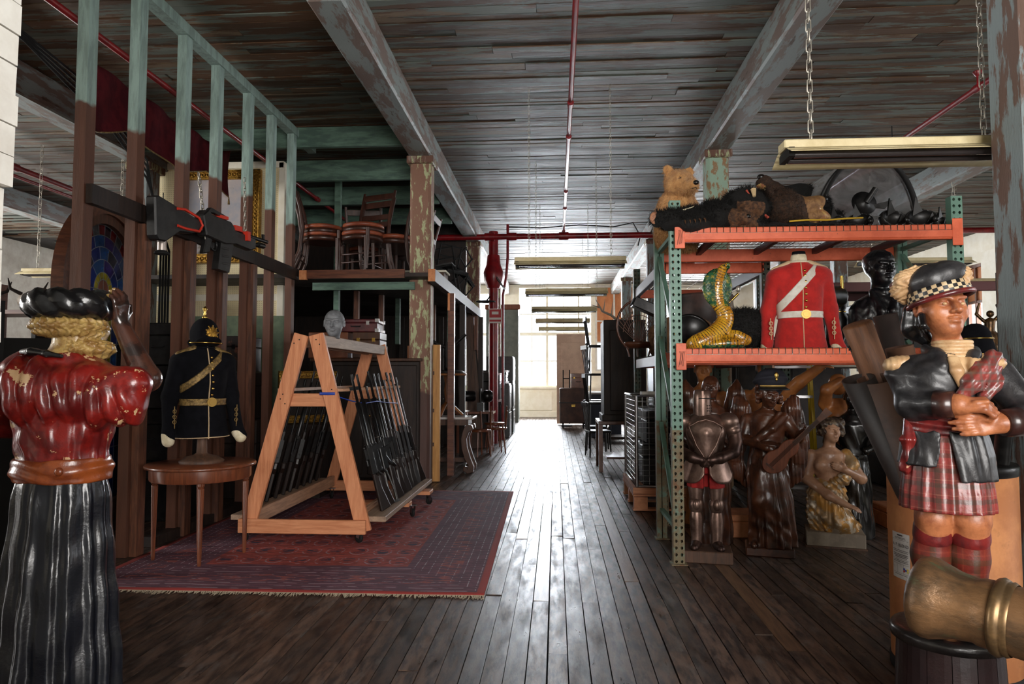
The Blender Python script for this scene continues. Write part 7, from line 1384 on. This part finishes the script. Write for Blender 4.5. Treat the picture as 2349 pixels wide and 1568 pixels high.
tag(b.build('wicker', m_box, t), kind='stuff'); MB().lathe([(.2, .18), (.28, .24), (.28, .3), (.0, .31)], 20).build('seat', m_box, t); MB().tube([(-.25, .0, .28), (-.18, 0, .02)], .02, 6).build('leg', m_box, t); MB().tube([(.25, .0, .28), (.18, 0, .02)], .02, 6).build('leg', m_box, t); MB().tube([(0, .22, .28), (0, .2, .02)], .02, 6).build('leg', m_box, t)
t = thing('storage_chest', 'dark chest standing at the foot of the dark rack', 'chest', (1.5, 9.6, 0)); MB().box((0, 0, .49), (.75, .6, .98)).build('body', m_dark, t, bevel=.01); MB().box((0, 0, .985), (.79, .64, .03)).build('lid', m_dark, t)
t = thing('antlers', 'pale branching antlers on top of the dark cupboard', 'antlers', (.98, 10.6, 2.25)); 
b = MB(); m_bone = M('bone', (150, 140, 128), .5)
for sx in (-1, 1):
    b.tube([(0, 0, 0), (sx * .12, 0, .1), (sx * .26, -.02, .16), (sx * .36, -.05, .34)], [.022, .02, .016, .005], 7)
    for p, q in (((.12, .1), (.1, .3)), ((.24, .15), (.22, .34)), ((.3, .22), (.42, .26))): b.tube([(sx * p[0], 0, p[1]), (sx * q[0], -.04, q[1])], [.014, .004], 6)
b.ell((0, 0, .0), (.06, .05, .04), 10); b.build('tines', m_bone, t)
sc_ = thing('spindle_chair', None, 'chair'); MB().box((0, 0, .44), (.4, .4, .04)).build('seat', m_black, sc_, bevel=.01)
for x in (-.17, .17):
    for y in (-.17, .17): MB().tube([(x * 1.1, y * 1.1, 0), (x, y, .44)], .014, 6).build('leg', m_black, sc_)
for k in range(5): MB().tube([(-.16 + .08 * k, .18, .46), (-.18 + .09 * k, .24, .9)], .009, 6).build('spindle', m_black, sc_)
MB().box((0, .245, .92), (.42, .025, .07)).build('top_rail', m_black, sc_)
for k, (p, r_, lb) in enumerate((((.74, 12.2, 0), 100, 'black spindle-back chair at the foot of the stack'), ((.74, 12.2, .5), 96, 'black spindle-back chair second in the stack'), ((.74, 12.2, 1.0), 102, 'black spindle-back chair third in the stack'), ((.76, 12.2, 1.5), 94, 'topmost black spindle-back chair against the window'), ((.8, 13.3, 0), 80, 'black spindle-back chair on the floor behind the stack'), ((.8, 13.3, .5), 84, 'black chair stacked behind, upper one'))):
    if k == 0: sc_.location = p; sc_.rotation_euler = (0, 0, math.radians(r_)); sc_['label'] = lb; sc_['group'] = 'stacked spindle-back chairs'
    else: dup(sc_, p, r_, lb)
t = thing('rolling_trunk', 'brown wardrobe trunk on castors standing in the bright aisle', 'trunk', (.47, 18.9, 0)); MB().box((0, 0, .62), (.74, .6, .94)).build('body', M('trunk_brown', (84, 56, 44), .5, col2=(64, 42, 34), sc=4), t, bevel=.02); MB().box((0, 0, .7), (.76, .62, .03)).build('band', m_black, t)
for x in (-.28, .28):
    for y in (-.22, .22): MB().lathe([(.0, -.02), (.06, -.018), (.06, .018), (.0, .02)], 14, (x, y, .06), rot(0, 90, 0)).build('caster', m_blackmat, t); 
    MB().box((x, 0, .135), (.05, .5, .04)).build('runner', m_blackmat, t)
MB().box((-.0, -.305, .62), (.1, .012, .06)).build('latch', m_brass, t)
case('suitcase', 'small brown suitcase on the rolling trunk', 'suitcase', (.62, 18.9, 1.095), 0, (.42, .3, .4), m_box)
t = thing('cream_door', 'pale pink panelled door leaning before the far window', 'door', (.45, 20.2, 0)); t.rotation_euler = (math.radians(-3), 0, 0); m_pinkdoor = M('door_pink', (222, 190, 166), .6, col2=(206, 172, 150), sc=3); MB().box((0, 0, 1.35), (.85, .05, 2.65)).build('slab', m_pinkdoor, t)
for z in (.75, 1.95): MB().box((0, -.03, z), (.6, .02, .95)).build('panel', m_pinkdoor, t, bevel=.015)
t = thing('hand_truck', 'black tubular hand truck standing by the pale door', 'trolley', (.3, 19.6, 0)); 
for x in (-.09, .09): MB().tube([(x, 0, .06), (x, .05, 1.6)], .018, 6).build('rail', m_blackmat, t)
for z in (.4, 1.0, 1.35): MB().tube([(-.09, .03, z), (.09, .03, z)], .014, 6).build('cross_bar', m_blackmat, t)
MB().box((0, -.1, .02), (.3, .25, .02)).build('toe_plate', m_blackmat, t)
t = thing('gun_case', 'tall slim black post standing beside the rolling trunk', 'post', (.88, 19.6, 0)); MB().lathe([(.09, 0), (.09, .03), (.05, .04), (.045, 2.3), (.03, 2.36), (.0, 2.37)], 12).build('shaft', m_blackmat, t)
t = thing('bookcase', 'blue-grey cabinet with white lid right of the aisle', 'cabinet', (1.15, 16.6, 0)); MB().box((0, 0, .5), (.7, 1.4, 1.0)).build('body', M('cab_blue', (60, 68, 82), .45), t, bevel=.01); MB().box((0, 0, 1.02), (.76, 1.46, .04)).build('top', m_white, t); MB().box((-.356, 0, .5), (.012, 1.2, .84)).build('door', MATS['cab_blue'], t)
t = thing('display_case', 'tall glazed display case frame against the right window', 'cabinet', (1.5, 15.0, 0))
for x in (-.4, .4):
    for y in (-.3, .3): MB().box((x, y, 1.2), (.05, .05, 2.4)).build('post', m_walnut, t)
for z in (.1, 1.2, 2.38): MB().box((0, 0, z), (.85, .65, .05)).build('shelf', m_walnut, t)
MB().box((0, -.3, 1.8), (.75, .005, 1.1)).build('pane', m_glass, t)
# ---------------------------------------------------------------- left background
m_glassc = {}
def stained(name, c):
    m = M('stained_' + name, c, .15, col2=tuple(int(x * .6) for x in c), sc=6, lo=.35, hi=.65); b = m.node_tree.nodes['Principled BSDF']; b.inputs['Transmission Weight'].default_value = .35; return m
sb = stained('blue', (24, 52, 140)); sb2 = stained('sky', (40, 92, 160)); sv = stained('violet', (52, 36, 120)); sred = stained('red', (126, 26, 34)); sgrey = stained('grey', (96, 104, 112)); sy_ = stained('yellow', (176, 160, 40)); spk = stained('pink', (150, 90, 70)); sdk = stained('dark', (26, 34, 60))
wp = at(205, 700, 6.25); sw = thing('stained_glass_window', 'arched stained glass window in a brown wooden frame leaning behind the wall studs', 'window', (-4.3, 6.2, .02), 99)
ZA, R0 = 2.2, .62; m_lead = M('lead_came', (112, 116, 120), .4, metal=.4)
def sector(r0, r1, a0, a1, mat, n=5):
    pts = [(math.cos(a0 + (a1 - a0) * k / n) * r1, ZA + math.sin(a0 + (a1 - a0) * k / n) * r1) for k in range(n + 1)] + [(math.cos(a1 - (a1 - a0) * k / n) * r0, ZA + math.sin(a1 - (a1 - a0) * k / n) * r0) for k in range(n + 1)]
    MB().prism(pts, .008, rot(90, 0, 0)).build('pane', mat, sw)
def rectp(x0, x1, z0, z1, mat): MB().box(((x0 + x1) / 2, 0, (z0 + z1) / 2), (x1 - x0, .008, z1 - z0)).build('pane', mat, sw)
rings = [(.0, .1, 2, [spk]), (.105, .17, 6, [sy_, sy_]), (.177, .29, 4, [sb, sv, sb2]), (.297, .41, 7, [sb2, sb, sdk]), (.417, .52, 8, [sv, sb2, sb]), (.527, .62, 16, [sred, sgrey, sred, sdk])]
for r0, r1, n, ms in rings:
    for k in range(n): sector(max(r0, .004), r1, PI * k / n + .01, PI * (k + 1) / n - .01, ms[k % len(ms)])
    for x0, x1 in ((-r1, -r0 - .004), (r0 + .004, r1)):
        nn = 10 if r0 > .5 else 4
        for j in range(nn): z0 = .2 + (ZA - .2) * j / nn; rectp(x0, x1, z0 + .005, .2 + (ZA - .2) * (j + 1) / nn - .005, ms[j % len(ms)])
b = MB()
for r0, r1, n, ms in rings:
    b.tube([(math.cos(a) * (r1 + .0035), 0, ZA + math.sin(a) * (r1 + .0035)) for a in [PI * k / 24 for k in range(25)]], .007, 5); b.tube([(r1 + .0035, 0, .2), (r1 + .0035, 0, ZA)], .007, 5); b.tube([(-r1 - .0035, 0, .2), (-r1 - .0035, 0, ZA)], .007, 5)
    for k in range(n + 1): a = PI * k / n; b.tube([(math.cos(a) * r0, 0, ZA + math.sin(a) * r0), (math.cos(a) * r1, 0, ZA + math.sin(a) * r1)], .006, 5)
for z in (.7, 1.2, 1.7, 2.2): b.tube([(-.62, -.008, z), (.62, -.008, z)], .005, 4)
b.build('lead', m_lead, sw)
for sg in (1, -1):
    n = 12
    for rr, dd, yy in ((.63, .13, 0), (.72, .1, -.03)):
        pts = [(sg * math.cos(PI / 2 * k / n) * (rr + dd), ZA + math.sin(PI / 2 * k / n) * (rr + dd)) for k in range(n + 1)] + [(sg * math.cos(PI / 2 * (n - k) / n) * rr, ZA + math.sin(PI / 2 * (n - k) / n) * rr) for k in range(n + 1)]
        MB().prism(pts if sg > 0 else pts[::-1], .1, rot(90, 0, 0), (0, yy, 0)).build('arch', m_brown if yy == 0 else m_fascia, sw); MB().box((sg * (rr + dd / 2), yy, ZA / 2), (dd, .1, ZA)).build('jamb', m_brown if yy == 0 else m_fascia, sw)
MB().box((0, 0, .1), (1.3, .1, .2)).build('sill', m_brown, sw)
# black packing trunks behind the tunic
BX = [((-3.95, 6.7, 0), (.62, .5, .58)), ((-3.95, 6.7, .585), (.6, .5, .5)), ((-3.95, 6.7, 1.09), (.58, .48, .42)), ((-3.92, 6.7, 1.515), (.5, .42, .42))]
for k, (p, sz) in enumerate(BX): case('packing_case', ('bottom black trunk of the stack behind the wall studs', 'second black trunk of the stack behind the studs', 'third black trunk of the stack behind the studs', 'topmost grey-black trunk of the stack behind the studs')[k], 'trunk', p, rng.uniform(-4, 4), sz, m_black, latch=m_gun)
for k, (p, sz) in enumerate((((-3.95, 8.0, 0), (1.0, .6, .9)), ((-3.98, 8.0, .905), (.9, .56, .55)))): case('dark_chest', ('large dark chest under the rusty trunk behind the studs', 'second dark chest under the rusty trunk')[k], 'chest', p, 0, sz, m_dark, handle=False)
case('rusty_trunk', 'rust-flecked dark metal trunk behind the helmet and studs', 'trunk', (-3.95, 8.0, 1.46), 3, (.62, .5, .42), M('rusty_black', (46, 38, 36), .5, col2=(120, 70, 54), sc=8, lo=.55, hi=.65), latch=m_gun)
t = thing('green_canvas', 'faded green stage canvas flat standing before the pegboard', 'panel', (-4.15, 8.75, 0)); MB().box((0, 0, 1.1), (1.3, .04, 2.2)).build('canvas', M('green_canvas', (96, 110, 86), .8, col2=(78, 92, 74), sc=3), t)
for x in (-.63, .63): MB().box((x, .04, 1.1), (.05, .05, 2.2)).build('batten', m_oldwood, t)
t = thing('small_gilt_frame', 'old gilt picture frame standing on edge left of the rifle rack', 'frame', (-3.0, 8.1, .85), 40); ornate((.7, .62), .09, .04, t, m_gold); t.location.z = 1.16; MB().box((0, .03, -.0), (.55, .02, .46)).build('backing', m_dark, t)
t = thing('low_chest', 'dark chest carrying the small gilt frame', 'chest', (-2.96, 8.15, 0)); MB().box((0, 0, .42), (.5, .8, .84)).build('body', m_dark, t, bevel=.01); MB().box((0, 0, .835), (.54, .84, .03)).build('lid', m_dark, t)
# black panels in the far left bay, mostly added to cover its bright floor
for k, (p, r_, w_, h_, lb) in enumerate((((-3.95, 3.7, 0), 62, 1.3, 1.9, 'tall black panel standing behind the carved figure'), ((-4.5, 4.9, 0), 20, 1.6, 1.7, 'added black panel covering the floor in the far left bay'), ((-4.8, 7.3, 0), 80, 2.2, 2.0, 'long added black panel behind the stacked trunks'))):
    t = thing('dark_panel', lb, 'panel', p, r_); MB().box((0, 0, h_ / 2), (w_, .05, h_)).build('panel', m_blackmat, t); MB().box((0, .1, .03), (w_ * .8, .3, .05)).build('foot', m_dark, t)
    for x in (-.4, .4): MB().box((x * w_, .05, h_ / 2), (.06, .05, h_)).build('batten', m_dark, t)
t = thing('shelf_unit', 'wooden shelf of animal skulls beyond the arched window', 'shelf', (-7.2, 8.2, 0)); 
for z in (.5, 1.1, 1.7, 2.2): MB().box((0, 0, z), (2.6, .5, .05)).build('shelf', m_fascia, t)
for x in (-1.3, 0, 1.3): MB().box((x, .02, 1.3), (.06, .5, 2.6)).build('post', m_fascia, t)
for k in range(4):
    u = thing('animal_skull', ('horned skull at the left of the far shelf', 'horned skull second on the far shelf', 'horned skull third on the far shelf', 'horned skull at the right of the far shelf')[k], 'skull', (-8.1 + .5 * k, 8.1, 2.228), 20 * k, 'skulls on the far left shelf'); s = S(); s.ell((0, 0, .12), (.1, .14, .1), k=.03); s.cap((0, -.1, .09), (0, -.28, .06), .06, .04, k=.03); s.box((0, 0, -.1), (.4, .4, .1), k=.01, m=-1); s.build('skull', m_bone, u, .014)
    for x in (-1, 1): MB().tube([(x * .06, 0, .2), (x * .18, .02, .26), (x * .22, -.02, .38)], [.025, .02, .006], 7).build('horn', m_dark, u)
# ---------------------------------------------------------------- right background
gs = thing('gilt_statuette', 'gilded dancing statuette far behind the highlander', 'statue', at(2272, 838, 6.6), -20); zb = gs.location.z
s = S(); s.chain([(-.03, 0, .0), (-.02, 0, .18), (0, 0, .34)], [.02, .03, .045], k=.02); s.chain([(.06, 0, .0), (.05, -.02, .18), (0, 0, .34)], [.02, .03, .045], k=.02); s.cap((0, 0, .34), (.01, 0, .5), .05, .055, k=.03); s.ell((.015, 0, .6), .04, k=.01); s.chain([(.05, 0, .52), (.12, 0, .6), (.08, 0, .7)], [.02, .018, .014], k=.01); s.chain([(-.05, 0, .52), (-.12, 0, .6), (-.09, 0, .72)], [.02, .018, .014], k=.01); s.ell((.02, .0, .3), (.09, .06, .1), k=.03); s.build('figure', M('old_bronze', (96, 68, 36), .35, metal=.7, col2=(60, 44, 28), sc=14), gs, .008); gs.scale = (.8,) * 3; MB().lathe([(.1, -.03), (.1, 0), (.06, .01)], 16).build('base', m_black, gs)
t = thing('plinth', 'black plinth beneath the gilded statuette', 'pedestal', (gs.location.x, 6.6, 0)); MB().box((0, 0, (zb - .03) / 2), (.5, .5, zb - .03)).build('body', m_black, t, bevel=.02); MB().box((0, 0, .05), (.56, .56, .1)).build('base', m_black, t)
gg = thing('gong', 'brass gong seen edge on beside the grey post', 'gong', at(2305, 760, 5.6), 52); MB().lathe([(.0, -.02), (.05, -.02), (.2, .0), (.22, .02), (.22, .05)], 28, (0, 0, 0.12), rot(90, 0, 0)).build('disc', M('gong_brass', (176, 140, 52), .3, metal=.9, col2=(130, 100, 40), sc=10), gg); MB().tube([(-.26, 0, -1.75), (-.26, 0, .42), (.26, 0, .42), (.26, 0, -1.75)], .02, 8).build('stand', m_black, gg); gg.location.z = 1.77
sk2 = thing('dress_cap', 'black dress cap with gold braid behind the highlander shoulder', 'hat', at(2238, 812, 4.6), 0); s = S(); s.cap((0, 0, .0), (.0, 0, .11), .12, .09, k=.02); s.build('crown', m_blackcloth, sk2, .008)
for z, r_ in ((.0, .122), (.1, .098)): MB().torus((0, 0, z), r_, .005, 24, 6).build('braid', m_brass, sk2)
zb = sk2.location.z; t = thing('hat_stand', 'black stand holding the dress cap', 'stand', (sk2.location.x, 4.6, 0)); MB().lathe([(.16, 0), (.16, .02), (.025, .05), (.022, zb - .2), (.09, zb - .16), (.09, zb - .12)], 16).build('stem', m_black, t)
m_dk2 = M('dark_mixed', (34, 30, 30), .45, col2=(56, 46, 42), sc=4)
for k, (p, sz, lb) in enumerate((((4.2, 7.2, 0), (1.2, .7, 1.35), 'dark sideboard behind the right end of the orange rack'), ((5.0, 9.4, 0), (1.6, .7, 1.5), 'long dark cabinet in the far right bay'), ((3.1, 9.6, 0), (1.4, .6, 1.7), 'tall dark cabinet seen through the rack behind the tunic'), ((6.6, 12.0, 0), (1.8, .8, 1.5), 'dark cabinet below the right windows'), ((1.95, 10.6, 0), (1.0, .6, 1.9), 'dark wardrobe behind the second rack'), ((3.9, 12.5, 0), (2.0, .7, 1.6), 'dark cabinet far behind the rack'))):
    t = thing('dark_cabinet', lb, 'cabinet', p); MB().box((0, 0, sz[2] / 2), sz).build('body', m_dk2, t, bevel=.012); MB().box((0, 0, sz[2]), (sz[0] + .06, sz[1] + .06, .05)).build('top', m_dark, t)
    for x in (-.25, .25): MB().box((x * sz[0], -sz[1] / 2 - .008, sz[2] / 2), (sz[0] * .46, .016, sz[2] * .86)).build('door', m_dk2, t, bevel=.006)
    for j in range(3): u = thing('curio', 'dark urn number of the row on %s' % lb.split(' ')[0] if 0 else ('leftmost urn on the %s' % lb, 'middle urn on the %s' % lb, 'rightmost urn on the %s' % lb)[j], 'urn', (p[0] + (j - 1) * sz[0] * .3, p[1], sz[2] + .026), 0, 'dark urns on the far cabinets'); h_ = rng.uniform(.25, .55); MB().lathe([(.07, 0), (.08, .02), (.03, .06), (.09, h_ * .5), (.1, h_ * .65), (.04, h_ * .85), (.06, h_), (.0, h_)], 16).build('body', (m_black, m_darkmetal, m_gold)[(k + j) % 3], u); MB().lathe([(.06, h_), (.02, h_ + .05), (.0, h_ + .06)], 12).build('lid', m_darkmetal, u)
    if sz[2] > 1.4: pass
